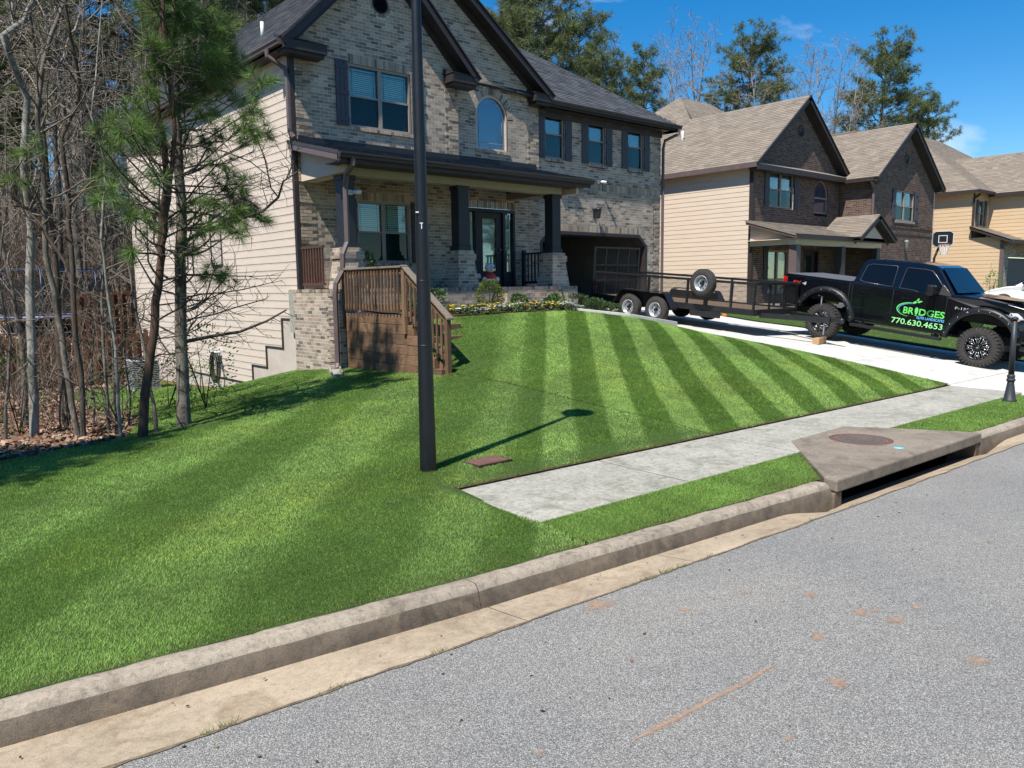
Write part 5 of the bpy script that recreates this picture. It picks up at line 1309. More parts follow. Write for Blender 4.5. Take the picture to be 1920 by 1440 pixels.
M_YEL = plain('yellow petals', (0.85, 0.50, 0.02), (0.75, 0.38, 0.01), 30, .6); M_PUR = plain('pale violet petals', (0.55, 0.48, 0.62), (0.42, 0.34, 0.52), 30, .6); M_WHT = plain('cream petals', (0.75, 0.72, 0.62), (0.65, 0.62, 0.5), 30, .6)
fl_l = {0: 'clump of yellow pansies in the flower bed', 1: 'clump of pale violet pansies in the flower bed', 2: 'clump of cream pansies in the flower bed'}
rp = random.Random(9)
for i in range(34):
    x = 9.6 + 3.8 * (i + rp.random()) / 34; y = float(bed_edge(x)) + rp.uniform(.06, .42); k = 0 if rp.random() < .16 else rp.choice((1, 2, 2))
    if 11.6 < x < 12.9 and rp.random() < .2: k = 0
    plant('pansy', fl_l[k], 'flowers', x, y, rp.uniform(.09, .16), rp.uniform(.12, .2), 150, .05, [(0.10, 0.17, 0.05), (0.14, 0.21, 0.07), (0.20, 0.24, 0.13)], 40 + i, 'pansies along the bed edge', .5, ((M_YEL, M_PUR, M_WHT)[k], 6))
for i, (x, y, r, h) in enumerate([(10.05, 14.1, .2, .42), (12.15, 13.7, .16, .30), (13.0, 13.35, .2, .34), (12.7, 13.2, .18, .25), (8.75, 13.1, .2, .3)]):
    plant('bed_plant', 'low leafy green plant in the mulch by the brick porch', 'plant', x, y, r, h, 420, .07, GREENS, 70 + i, 'leafy plants in the porch bed')
for i, (x, y, r, h) in enumerate([(14.8, 13.75, .26, .34), (15.1, 13.7, .24, .30), (15.45, 13.75, .25, .32), (15.2, 14.2, .25, .36), (14.75, 14.3, .26, .40)]):
    plant('hedge_shrub', 'low dark green shrub between the brick steps and the driveway', 'shrub', x, y, r, h, 900, .055, [(0.045, 0.085, 0.028), (0.07, 0.12, 0.04), (0.10, 0.15, 0.06)], 90 + i, 'shrubs by the front walk')
# garden ornaments
M_TEAL = plain('teal glaze', (0.05, 0.33, 0.27), (0.03, 0.24, 0.20), 20, .3)
bd = thing('bird_ornament', 'teal metal bird on a thin garden stake in front of the porch wall', 'ornament', (9.86, 14.2, Hf(9.86, 14.2)))
zb = 2.08 - bd.location.z
MB().tube([(0, 0, -.05), (0, 0, zb)], .006, 6).build('stake', M_IRON, bd)
MB().ball((0, 0, zb + .05), .055, 10, (1.5, .8, .9)).ball((.075, 0, zb + .11), .035, 8).tube([(-.06, 0, zb + .06), (-.2, 0, zb + .075)], [.03, .012], 6).tube([(.10, 0, zb + .11), (.14, 0, zb + .105)], [.012, .002], 6).build('bird', M_TEAL, bd)
M_STAT = plain('white painted statue', (0.68, 0.65, 0.58), (0.5, 0.47, 0.42), 25, .7, bmp=.2); M_REDP = plain('red paint', (0.42, 0.03, 0.025), (0.30, 0.02, 0.02), 18, .6)
def figurine(x, y, s, label, rot=0):
    t = thing('dog_figurine', label, 'figurine', (x, y, 1.985), (0, 0, rot)); t.scale = (s, s, s)
    MB().ball((0, 0, .13), .12, 10, (1, .9, 1.1)).ball((-.08, -.07, .04), .05, 8, (1, 1.3, .8)).ball((.08, -.07, .04), .05, 8, (1, 1.3, .8)).ball((-.15, -.03, .15), .045, 8).ball((.17, -.03, .15), .05, 8).build('body', M_STAT, t)
    MB().ball((0, -.005, .20), .128, 10, (1.02, .92, .72)).build('vest', M_REDP, t)
    MB().ball((0, -.02, .37), .10, 10, (1.05, 1, .95)).ball((0, -.11, .34), .05, 8, (1.2, .8, .8)).ball((-.08, 0, .44), .03, 6, (.7, .5, 1.2)).ball((.08, 0, .44), .03, 6, (.7, .5, 1.2)).build('head', M_STAT, t)
    MB().ball((0, -.15, .355), .016, 6).ball((-.04, -.112, .385), .012, 6).ball((.04, -.112, .385), .012, 6).build('face', M_IRON, t)
    return t
figurine(12.28, 14.92, 1.25, 'white dog figurine in a red vest, larger one on the porch edge'); figurine(11.98, 15.0, .7, 'small white and red dog figurine beside the larger one on the porch')
pot = thing('flower_pot', 'pale green glazed pot with a plant on the porch behind the handrail', 'pot', (8.95, 15.3, 1.98))
MB().lathe([(.10, 0), (.16, .28), (.18, .36), (.16, .37), (.15, .33), (.0001, .32)], 18).build('pot', plain('celadon glaze', (.28, .40, .34), (.2, .3, .26), 9, .3), pot)
leaf_cloud('foliage', blob_pts(500, (0, 0, .55), (.25, .25, .25), 3), .09, GREENS, 3, .4, pot)
# things in the garage
g_ = thing('parked_mower', 'dark riding mower with a round headlamp in the garage mouth', 'mower', (16.25, 17.9, 1.24))
MB().box(-.22, .30, -.35, .9, .28, .72).box(-.2, .28, -.42, -.30, .3, .66).build('body', plain('dark green paint', (.02, .035, .03), None, 5, .35), g_, bevel=.04, seg=2)
MB().box(-.15, .22, -.1, .3, .74, 1.12).build('seat', M_IRON, g_, bevel=.05, seg=2)
MB().box(-.14, .16, -.18, -.15, .80, 1.12).build('windscreen', plain('pale blue panel', (.25, .35, .45), None, 5, .2), g_)
MB().lathe([(.055, 0), (.055, .03), (.0001, .04)], 14, Matrix.Translation((.06, -.42, .5)) @ Matrix.Rotation(R(90), 4, 'X')).build('headlamp', M_WHITE, g_)
for sx in (-.28, .36):
    for y in (-.1, .75): MB().lathe([(.10, -.07), (.22, -.07), (.24, 0), (.22, .07), (.10, .07)], 20, Matrix.Translation((sx, y, .24)) @ Matrix.Rotation(R(90), 4, 'Y')).build('wheel', M_IRON, g_)
sh = thing('storage_shelf', 'tall grey shelf of boxes against the back of the garage', 'shelf', (19.0, 22.6, 1.24))
for x in (-1.2, 1.2): MB().box(x - .03, x + .03, -.25, .25, 0, 2.2).build('upright', M_IRON, sh)
for z in (.3, .95, 1.6, 2.15): MB().box(-1.2, 1.2, -.25, .25, z, z + .03).build('shelf', M_IRON, sh)
for i, (x, z, w, h, c) in enumerate([(-.8, .33, .5, .4, (.3, .22, .12)), (0, .33, .6, .45, (.1, .15, .25)), (.7, .98, .5, .4, (.35, .05, .04)), (-.5, .98, .7, .5, (.28, .2, .12)), (-.2, 1.63, .6, .35, (.3, .3, .3)), (.7, 1.63, .5, .4, (.25, .18, .1))]):
    tag(MB().box(19 + x - w / 2, 19 + x + w / 2, 22.42, 22.8, 1.24 + z, 1.24 + z + h).build('storage_box', plain('box %d' % i, c, None, 9, .8), bevel=.01), ('brown carton low on the garage shelf', 'blue bin low on the garage shelf', 'red bin on the middle garage shelf', 'brown carton on the middle garage shelf', 'grey bin on the top garage shelf', 'brown carton on the top garage shelf')[i], 'box')
fan = thing('red_hanging_bag', 'dull red bag hanging from the garage ceiling', 'bag', (16.95, 18.6, 3.0)); MB().ball((0, 0, .2), .2, 8, (1, .8, 1)).build('bag', M_REDP, fan); MB().tube([(0, 0, .38), (0, 0, .9)], .01, 5).build('cord', M_IRON, fan)

# ================================================================== side yard: hose reel, air conditioner, fences, trampoline
hr = thing('hose_reel', 'coiled black garden hose hanging on a wall bracket by the siding', 'hose', (LX - .06, 21.6, -.75))
MB().box(-.02, .05, -.12, .12, .95, 1.10).tube([(-.02, -.1, 1.02), (-.2, -.1, 1.06)], .03, 6).tube([(-.02, .1, 1.02), (-.2, .1, 1.06)], .03, 6).build('bracket', M_WHITE, hr)
mb = MB()
for k in range(7):
    rr = .30 + .016 * (k % 3); pts = [(-.07 - .02 * k, math.sin(a) * rr * .8, .62 + math.cos(a) * (rr + .10)) for a in [2 * math.pi * i / 28 for i in range(29)]]; mb.tube(pts, .012, 5, False)
mb.tube([(-.1, .2, .3), (-.16, .1, .06), (-.3, -.4, .03), (-.35, -.9, .04)], .012, 5); mb.build('hose', M_IRON, hr)
ac = thing('air_conditioner', 'grey air-conditioning unit standing by the left wall behind the trunks', 'air conditioner', (7.1, 25.4, Hf(7.1, 25.4)))
M_ACG = plain('grey enamel', (.32, .34, .34), (.26, .28, .28), 6, .5)
MB().box(-.4, .4, -.4, .4, 0, .08).build('base', M_WALK, ac); MB().box(-.36, .36, -.36, .36, .08, .85).build('case', M_DARK, ac)
for i in range(14):
    z = .1 + i * .055; MB().box(-.385, .385, -.385, .385, z, z + .022).build('louvre', M_ACG, ac)
MB().box(-.39, .39, -.39, .39, .86, .92).build('top', M_ACG, ac, bevel=.02); MB().lathe([(.3, .921), (.3, .95), (.0001, .97)], 20).build('fan_guard', M_IRON, ac)
M_FENCE = wood('stained cedar pickets', (0.15, 0.075, 0.042), (0.07, 0.034, 0.02), (7, 7, 1))
def fence(name, label, x0, x1, y, h, zf, dy=0.0):
    t = thing(name, label, 'fence', ((x0 + x1) / 2, y, zf((x0 + x1) / 2)))
    n = int((x1 - x0) / .15); rr = random.Random(int(x0 * 7))
    for i in range(n):
        x = x0 + (i + .5) * (x1 - x0) / n; z = zf(x); o = .018 if i % 2 else -.05; hh = h + rr.uniform(-.02, .02)
        MB().prism([(-.066, 0), (.066, 0), (.066, hh - .04), (.04, hh), (-.04, hh), (-.066, hh - .04)], Vector((x, y + o + dy * (x - x0), z - .05)), X1, Z1, NF, 0, .018).build('picket', M_FENCE, t, True)
    for zr in (.35, h * .55, h - .3):
        MB().add([(x0, y - .03, zf(x0) + zr), (x0, y + .01, zf(x0) + zr), (x0, y + .01, zf(x0) + zr + .08), (x0, y - .03, zf(x0) + zr + .08), (x1, y - .03 + dy * (x1 - x0), zf(x1) + zr), (x1, y + .01 + dy * (x1 - x0), zf(x1) + zr), (x1, y + .01 + dy * (x1 - x0), zf(x1) + zr + .08), (x1, y - .03 + dy * (x1 - x0), zf(x1) + zr + .08)], [(0, 3, 2, 1), (4, 5, 6, 7), (0, 1, 5, 4), (1, 2, 6, 5), (2, 3, 7, 6), (3, 0, 4, 7)]).build('rail', M_FENCE, t, True)
    k = max(2, int((x1 - x0) / 2.4))
    for i in range(k + 1):
        x = x0 + (x1 - x0) * i / k; MB().box(x - .05, x + .05, y + .02 + dy * (x - x0), y + .12 + dy * (x - x0), zf(x) - .1, zf(x) + h + .05).build('post', M_FENCE, t, True)
    return t
fence('picket_fence', 'reddish brown wooden fence running left from the back of the cream wall', -3.0, 8.0, 28.0, 1.62, lambda x: Hf(x, 28.0) + .02)
fence('picket_fence', 'tall brown fence panel higher up the slope beyond the trampoline', 7.0, 11.5, 33.0, 1.9, lambda x: Hf(x, 33.0) + .12)
TP = at_depth(98, 592, 30.5); tz = Hf(TP.x, TP.y)
tp = thing('trampoline', 'round trampoline with blue edge pad and black safety net behind the fence', 'trampoline', (TP.x, TP.y, tz)); ph = TP.z - tz; TR = 1.95
M_PAD = plain('faded blue vinyl', (.14, .17, .34), (.20, .24, .42), 4, .4); M_TUBE = plain('blue powder coat', (.03, .06, .14), None, 4, .4, .3)
MB().lathe([(TR, -.03), (TR, .03), (TR - .34, .045), (TR - .34, .0)], 40, Matrix.Translation((0, 0, ph))).build('edge_pad', M_PAD, tp); MB().lathe([(TR - .35, 0), (TR - .35, .012)], 40, Matrix.Translation((0, 0, ph))).build('jump_mat', M_IRON, tp)
for k in range(6):
    a = k / 6 * 6.283 + .2; c, s_ = math.cos(a), math.sin(a)
    MB().tube([(TR * c, TR * s_, -.05), (TR * c, TR * s_, ph + 1.75)], .022, 8).build('net_pole', M_TUBE, tp)
    MB().tube([((TR - .1) * c, (TR - .1) * s_, ph), ((TR - .1) * c, (TR - .1) * s_, .02), ((TR - .1) * math.cos(a + .5), (TR - .1) * math.sin(a + .5), .02), ((TR - .1) * math.cos(a + .5), (TR - .1) * math.sin(a + .5), ph)], .022, 8).build('leg', plain('galvanised leg', (.4, .4, .42), None, 5, .4, .6) if k == 0 else bpy.data.materials['galvanised leg'], tp)
MB().tube([(TR * math.cos(i / 36 * 6.283), TR * math.sin(i / 36 * 6.283), ph + 1.75) for i in range(37)], .016, 6, False).build('top_ring', M_TUBE, tp)
def net_mat():
    m, t, b = new_mat('black safety net'); b.inputs['Base Color'].default_value = (.012, .012, .012, 1); b.inputs['Roughness'].default_value = .9
    tr = t.nodes.new('ShaderNodeBsdfTransparent'); ms = t.nodes.new('ShaderNodeMixShader'); ms.inputs[0].default_value = .62
    t.links.new(tr.outputs[0], ms.inputs[1]); t.links.new(b.outputs[0], ms.inputs[2]); t.links.new(ms.outputs[0], t.nodes['Material Output'].inputs[0]); return m
M_NET = net_mat()
mb = MB(); n = 36
mb.add([(TR * .97 * math.cos(i / n * 6.283), TR * .97 * math.sin(i / n * 6.283), z) for z in (ph + .05, ph + 1.45) for i in range(n)], [(i, (i + 1) % n, n + (i + 1) % n, n + i) for i in range(n)]); mb.build('safety_net', M_NET, tp)

# ================================================================== neighbour: dark brick house
nh = thing('brown_brick_house', 'dark brown brick house with beige siding and tan roof next to the driveway', 'house', (33, 20, 1.2))
b2 = Brickwork(nh, PAL2, PW2, M_MORT2, single=0)
OA, OB = Vector((0, 16.6, 0)), Vector((0, 15.2, 0))
NW1 = (27.62, 29.42, 4.90, 6.28); NA = (31.08, 32.20, 4.84); NAC, NAR = (31.08 + 32.20) / 2, .56; NAS = 5.62
ah = [(NA[0], NA[2] - .08), (NA[1], NA[2] - .08), (NA[1], NAS)] + [(NAC + NAR * math.cos(math.pi * i / 16), NAS + NAR * math.sin(math.pi * i / 16)) for i in range(17)] + [(NA[0], NAS)]
PWN = (27.66, 29.2, 1.55, 3.25); ND = (30.4, 31.6, 1.2, 3.35)
b2.wall([(26.55, .9), (33.22, .9), (33.22, 6.45), (29.88, 9.05), (26.55, 6.45)], [rect(*NW1), ah, rect(*PWN), rect(*ND), circle(29.85, 7.98, .22)], OA, X1, Z1, NF)
window(nh, OA, X1, Z1, NF, *NW1); arch_window(nh, OA, NAC, NAS, NAR, NA[2], M_WINF, glass('pale lilac glass', (.85, .85, .95), .6), grille=False, inner=plain('pale lilac panel', (.50, .48, .62), (.42, .40, .54), 4, .8))  # pale lilac panel set close behind the arched pane
MB().fbox(OA, X1, Z1, NF, NA[0] + .05, NA[1] - .05, 5.44, 5.5, -.09, -.04).build('transom', M_WINF, nh, True)
window(nh, OA, X1, Z1, NF, *PWN, split=.35); window(nh, OA, X1, Z1, NF, PWN[0], PWN[1], 3.26, 3.6, cols=2, split=.03, grille=False)
for a, b in ((NW1[0] - .34, NW1[0] - .02), (NW1[1] + .02, NW1[1] + .34)): shutter(nh, OA, X1, Z1, NF, a, b, NW1[2], NW1[3] + .03)
shutter(nh, OA, X1, Z1, NF, PWN[0] - .34, PWN[0] - .02, PWN[2], PWN[3] + .35, M_BLACK)
MB().fbox(OA, X1, Z1, NF, ND[0] + .06, ND[1] - .3, ND[2], ND[3] - .1, -.12, -.06).build('door', M_BLACK, nh, True); MB().fbox(OA, X1, Z1, NF, ND[0], ND[1], ND[3] - .1, ND[3], -.12, .0).fbox(OA, X1, Z1, NF, ND[0] - .06, ND[0] + .06, ND[2], ND[3], -.12, .01).fbox(OA, X1, Z1, NF, ND[1] - .08, ND[1] + .02, ND[2], ND[3], -.12, .01).build('door_frame', M_BLACK, nh, True)
MB().fbox(OA, X1, Z1, NF, ND[0] + .22, ND[1] - .48, 2.1, 3.1, -.06, -.05).build('door_pane', M_GLASS, nh, True); MB().fbox(OA, X1, Z1, NF, ND[0], ND[1], ND[2], ND[3], -.3, -.28).build('hall', M_ROOM, nh, True)
MB().lathe([(.22, -.02), (.22, .02), (.18, .02), (.18, -.01), (.0001, -.01)], 24, Matrix.Translation((29.85, 16.6, 7.98)) @ Matrix.Rotation(R(90), 4, 'X')).build('gable_vent', M_IRON, nh, True)
siding(nh, M_BEIGE, 26.5, [.8 + .178 * i for i in range(32)], lambda a, b: [(16.72, 28.4)])
MB().box(26.51, 26.7, 16.62, 28.4, 0, 6.4).build('sheathing', M_BEIGE, nh, True); MB().box(26.45, 26.55, 16.56, 16.72, .8, 6.35).build('corner_board', M_BROWN, nh, True)
MB().box(26.7, 40, 28.3, 28.4, 0, 6.4).build('back_wall', M_BEIGE, nh, True); MB().box(39.6, 39.7, 15.2, 28.3, 0, 6.3).build('side_wall', M_BEIGE, nh, True)
NE = 6.42; pt_ = .78; ex = 26.18
O_, U_, V_, N_, ln = slope_frame(Vector((ex, 29.9, NE)), Vector((ex, 16.25, NE)), Vector((1, 0, pt_))); kf = math.sqrt(1 + pt_ ** 2); yv = lambda y: 29.9 - y
pol = [(yv(29.9), 0), (yv(16.25), 0), (yv(16.25), 3.68 * kf), (yv(21.95), 3.68 * kf), (yv(24.1), 5.8 * kf)]
deck(nh, pol, O_, U_, V_, N_, M_DECKT); shingles(nh, pol, O_, U_, V_, N_, ROOF_TAN, seed=31)
O_, U_, V_, N_, ln = slope_frame(Vector((33.55, 16.25, NE)), Vector((33.55, 22.0, NE)), Vector((-1, 0, pt_))); pol = [(0, 0), (ln, 0), (ln, 3.69 * kf), (0, 3.69 * kf)]; deck(nh, pol, O_, U_, V_, N_, M_DECKT); shingles(nh, pol, O_, U_, V_, N_, ROOF_TAN, seed=32)
O_, U_, V_, N_, ln = slope_frame(Vector((26.2, 18.3, NE)), Vector((40.2, 18.3, NE)), Vector((0, 1, pt_))); pol = [(3.0, 2.6 * kf), (ln, 0), (ln - 5.8, 5.8 * kf), (5.8, 5.8 * kf)]; deck(nh, pol, O_, U_, V_, N_, M_DECKT); shingles(nh, pol, O_, U_, V_, N_, ROOF_TAN, seed=33)
O_, U_, V_, N_, ln = slope_frame(Vector((40.2, 29.9, NE)), Vector((26.2, 29.9, NE)), Vector((0, -1, pt_))); deck(nh, [(0, 0), (ln, 0), (ln - 5.8, 5.8 * kf), (5.8, 5.8 * kf)], O_, U_, V_, N_, M_DECKT)
rake(nh, 26.18, NE, 29.87, NE + 3.69 * pt_, 16.25, .34); rake(nh, 33.55, NE, 29.87, NE + 3.69 * pt_, 16.25, .34)
MB().add([(26.25, 16.2, 6.36), (33.5, 16.2, 6.36), (33.4, 16.6, 6.52), (26.4, 16.6, 6.52)], [(0, 1, 2, 3)]).build('ledge_roof', M_DECKT, nh, True); MB().box(26.2, 33.5, 16.2, 16.6, 6.16, 6.35).build('ledge_fascia', M_BROWN, nh, True)
MB().box(26.14, 26.2, 16.25, 29.9, 6.24, 6.43).build('fascia', M_MAUVE, nh, True); MB().box(26.2, 26.5, 16.3, 29.9, 6.26, 6.29).build('soffit', M_BEIGE, nh, True)
MB().box(27.9, 28.2, 25.2, 25.6, NE + 1.45, NE + 1.72).build('roof_vent', M_IRON, nh, True); MB().tube([(28.3, 21.2, 7.9), (28.3, 21.2, 8.5)], .05, 8).build('vent_pipe', M_WHITE, nh, True)
# garage bay of the neighbour
NG = (35.5, 37.45, 4.64, 5.95)
b2.wall([(33.3, .6), (39.6, .6), (39.6, 6.30), (36.45, 8.58), (33.3, 6.30)], [rect(*NG), rect(33.9, 36.2, .5, 2.9), rect(36.75, 39.1, .5, 2.9), circle(36.45, 7.35, .22)], OB, X1, Z1, NF)
b2.wall(rect(-16.6, -15.2, .6, 6.2), [], Vector((33.3, 0, 0)), SIDE_U, Z1, SIDE_N)
for zb in (4.05, 4.35): b2.loose([(33.3 + i * .21, 33.3 + (i + 1) * .21, zb, zb + .0765) for i in range(30)], OB, X1, Z1, NF, .03)
window(nh, OB, X1, Z1, NF, *NG); MB().fbox(OB, X1, Z1, NF, NG[0] - .05, NG[1] + .05, NG[2] - .09, NG[2], 0, .06).build('sill', M_WINF, nh, True)
for a, b in ((NG[0] - .36, NG[0] - .02), (NG[1] + .02, NG[1] + .36)): shutter(nh, OB, X1, Z1, NF, a, b, NG[2], NG[3] + .03)
for a, b in ((33.9, 36.2), (36.75, 39.1)):
    gd = MB().fbox(OB, X1, Z1, NF, a, b, .5, 2.9, -.22, -.2).build('garage_door', M_BROWN, nh, True)
    for i in range(4): MB().fbox(OB, X1, Z1, NF, a + .02, b - .02, .55 + i * .58, 1.1 + i * .58, -.199, -.17).build('door_panel', M_BROWN, gd)
MB().lathe([(.22, -.02), (.22, .02), (.18, .02), (.18, -.01), (.0001, -.01)], 24, Matrix.Translation((36.45, 15.2, 7.35)) @ Matrix.Rotation(R(90), 4, 'X')).build('gable_vent', M_IRON, nh, True)
for ex_, up_, sd, rev in ((32.95, 1, 41, True), (39.95, -1, 42, False)):
    p0, p1 = Vector((ex_, 14.85, 6.28)), Vector((ex_, 22.0, 6.28)); p0, p1 = (p1, p0) if rev else (p0, p1); k2 = math.sqrt(1 + .73 ** 2)
    O_, U_, V_, N_, ln = slope_frame(p0, p1, Vector((up_, 0, .73))); pol = [(0, 0), (ln, 0), (ln, 3.5 * k2), (0, 3.5 * k2)]; deck(nh, pol, O_, U_, V_, N_, M_DECKT); shingles(nh, pol, O_, U_, V_, N_, ROOF_TAN, seed=sd)
    rake(nh, ex_, 6.28, 36.45, 6.28 + 3.5 * .73, 14.85, .34)
MB().box(36.4, 36.5, 17.5, 22.0, 8.83, 8.9).build('ridge_vent', M_DECKT, nh, True); MB().box(34.2, 34.5, 17.0, 17.25, 7.15, 7.35).build('roof_vent', M_IRON, nh, True)
for x, s_ in ((33.0, 1), (39.6, -1)): MB().box(x, x + .55 * 1, 14.9, 15.2, 6.1, 6.3).build('eave_return', M_BROWN, nh, True)
MB().box(32.9, 32.96, 15.0, 16.7, 6.12, 6.28).build('fascia', M_BROWN, nh, True); downspout(nh, [(32.95, 15.12, 6.1), (33.2, 15.15, 5.9), (33.24, 15.15, 5.7), (33.24, 15.15, 1.0)])
MB().lathe([(.02, .06), (.11, .0), (.09, -.03), (.065, -.26), (.03, -.3)], 8, Matrix.Translation((36.47, 15.05, 3.75))).build('wall_lantern', M_ACG, nh, True)
# its porch
NP0, NP1 = Vector((26.05, 14.55, 3.72)), Vector((33.3, 14.55, 3.72)); O_, U_, V_, N_, ln = slope_frame(NP0, NP1, Vector((0, 2.05, .6))); up2 = math.hypot(2.05, .6); pol = [(0, 0), (ln, 0), (ln, up2), (0, up2)]
deck(nh, pol, O_, U_, V_, N_, M_DECKT, .06, 'porch_roof'); shingles(nh, pol, O_, U_, V_, N_, ROOF_TAN, seed=51)
for xa, sg, sd in ((30.25, 1, 52), (33.45, -1, 53)):
    p0, p1 = Vector((xa, 14.2, 3.72)), Vector((xa, 16.0, 3.72)); p0, p1 = (p1, p0) if sg > 0 else (p0, p1); O_, U_, V_, N_, ln = slope_frame(p0, p1, Vector((sg, 0, .58))); k3 = 1.6 * math.hypot(1, .58)
    deck(nh, [(0, 0), (ln, 0), (ln, k3), (0, k3)], O_, U_, V_, N_, M_DECKT, .05, 'porch_gable_roof'); shingles(nh, [(0, 0), (ln, 0), (ln, k3), (0, k3)], O_, U_, V_, N_, ROOF_TAN, seed=sd); rake(nh, xa, 3.72, 31.85, 3.72 + 1.6 * .58, 14.2, .3)
MB().prism([(30.45, 3.6), (33.25, 3.6), (31.85, 4.42)], Vector((0, 14.5, 0)), X1, Z1, NF, -.05, 0).build('porch_gable', M_BEIGE, nh, True)
MB().box(26.1, 33.3, 14.5, 14.56, 3.55, 3.72).build('fascia', M_BROWN, nh, True); MB().box(26.3, 33.2, 14.7, 14.95, 3.35, 3.54).build('beam', M_BEIGE, nh, True); MB().box(26.2, 33.2, 14.56, 16.58, 3.545, 3.57).build('porch_ceiling', M_BEIGE, nh, True)
MB().add([(26.08, 14.55, 3.56), (26.08, 16.6, 4.16), (26.08, 16.6, 4.32), (26.08, 14.55, 3.72), (26.13, 14.55, 3.56), (26.13, 16.6, 4.16), (26.13, 16.6, 4.32), (26.13, 14.55, 3.72)], [(0, 3, 2, 1), (4, 5, 6, 7), (0, 1, 5, 4), (1, 2, 6, 5), (2, 3, 7, 6), (3, 0, 4, 7)]).build('rake_board', M_MAUVE, nh, True)
MB().prism([(-16.58, 3.36), (-14.75, 3.36), (-14.75, 3.62), (-16.58, 4.2)], Vector((26.36, 0, 0)), SIDE_U, Z1, SIDE_N, -.04, 0).build('end_panel', M_BEIGE, nh, True)
for x in (26.5, 29.9, 32.9): MB().box(x - .15, x + .15, 14.68, 14.98, 1.2, 3.36).box(x - .2, x + .2, 14.63, 15.03, 1.2, 1.35).build('column', M_BROWN if x > 27 else M_MAUVE, nh, True)
MB().box(26.2, 33.3, 14.5, 16.58, .5, 1.2).build('porch_floor', M_WALK, nh, True)
MB().box(26.2, 33.3, 14.44, 14.5, .5, 1.18).build('porch_front', M_MORT2, nh, True)
b2.flush()
drive2 = tag(empty('next_driveway', (36.5, 9, .3)), kind='structure')
for xa, xb in ((33.8, 36.7), (36.7, 39.6)):
    for ya, yb in ((3.6, 5.6), (5.6, 8), (8, 11), (11, 15.15)): slab_obj('slab', [(xa, ya), (xb - .005, ya), (xb - .005, yb - .005), (xa, yb - .005)], lambda x, y: float(np.interp(y, [3.6, 5.6, 8, 11, 13, 15.2], [-.3, -.15, .30, .72, .85, .9])) + .04, M_DRIVE, drive2, .1, 3)

# ================================================================== third house, tan siding
th = thing('tan_siding_house', 'orange-tan sided house with tan roof beyond the brown brick house', 'house', (49, 19, 1))
siding(th, M_TAN, 44.0, [.7 + .19 * i for i in range(30)], lambda a, b: [(15.02, 26.0)] if a > 3.95 else [(13.65, 26.0)], .19)
MB().box(44.02, 44.2, 15.0, 26, 0, 6.4).build('sheathing', M_TAN, th, True); MB().box(44.02, 44.2, 13.62, 15.0, 0, 4.0).build('sheathing', M_TAN, th, True)
OC = Vector((0, 15.0, 0)); TW = (44.75, 45.55, 4.75, 6.05)
MB().fbox(OC, X1, Z1, NF, 44.0, 46.2, 3.8, TW[2], -.15, 0).fbox(OC, X1, Z1, NF, 44.0, 46.2, TW[3], 6.45, -.15, 0).fbox(OC, X1, Z1, NF, 44.0, TW[0], TW[2], TW[3], -.15, 0).fbox(OC, X1, Z1, NF, TW[1], 46.2, TW[2], TW[3], -.15, 0).build('front_wall', M_TAN, th, True)
window(th, OC, X1, Z1, NF, *TW, cols=1)
for a, b in ((TW[0] - .32, TW[0] - .02), (TW[1] + .02, TW[1] + .32)): shutter(th, OC, X1, Z1, NF, a, b, TW[2], TW[3])
siding(th, M_TAN, 46.2, [3.95 + .19 * i for i in range(13)], lambda a, b: [(12.4, 14.98)], .19)
MB().box(46.21, 46.4, 12.35, 15.0, 3.5, 6.4).build('sheathing', M_TAN, th, True); MB().box(46.14, 46.25, 12.25, 12.4, 3.8, 6.4).build('corner_board', M_BROWN, th, True)
b3 = Brickwork(th, PAL1 * .9, PW1, M_MORT, single=0)
b3.wall(rect(44.1, 53, .6, 3.9), [rect(44.9, 50, .5, 3.1)], Vector((0, 13.55, 0)), X1, Z1, NF); b3.wall([(46.25, 3.9), (52.0, 3.9), (52, 6.4), (49.1, 8.6), (46.25, 6.4)], [], Vector((0, 12.33, 0)), X1, Z1, NF); b3.flush()
MB().box(43.95, 44.1, 13.48, 13.65, .7, 3.95).build('corner_board', M_MAUVE, th, True); gd = MB().box(44.9, 50, 13.7, 13.72, .5, 3.1).build('garage_door', M_SHUT, th, True)
for i in range(4): MB().box(44.95, 49.95, 13.67, 13.699, .6 + i * .62, 1.17 + i * .62).build('door_panel', M_SHUT, gd)
TE = 6.48
def troof(p0, p1, up, pol_fn, sd):
    O_, U_, V_, N_, ln = slope_frame(Vector(p0), Vector(p1), Vector(up)); pol = pol_fn(ln, Vector(up).length); deck(th, pol, O_, U_, V_, N_, M_DECKT); shingles(th, pol, O_, U_, V_, N_, ROOF_TAN, seed=sd)
troof((43.65, 26.4, TE), (43.65, 14.65, TE), (1, 0, .72), lambda l, k: [(0, 0), (l, 0), (l / 2, l / 2 * k)], 61)
troof((43.65, 14.65, TE), (60, 14.65, TE), (0, 1, .72), lambda l, k: [(0, 0), (l, 0), (l - 5.875, 5.875 * k), (5.875, 5.875 * k)], 62)
troof((45.85, 20.0, 6.42), (45.85, 12.0, 6.42), (1, 0, .73), lambda l, k: [(0, 0), (l, 0), (l, 3.25 * k), (0, 3.25 * k)], 63)
troof((52.35, 12.0, 6.42), (52.35, 20.0, 6.42), (-1, 0, .73), lambda l, k: [(0, 0), (l, 0), (l, 3.25 * k), (0, 3.25 * k)], 64)
rake(th, 45.85, 6.42, 49.1, 6.42 + 3.25 * .73, 12.0, .3); rake(th, 52.35, 6.42, 49.1, 6.42 + 3.25 * .73, 12.0, .3)
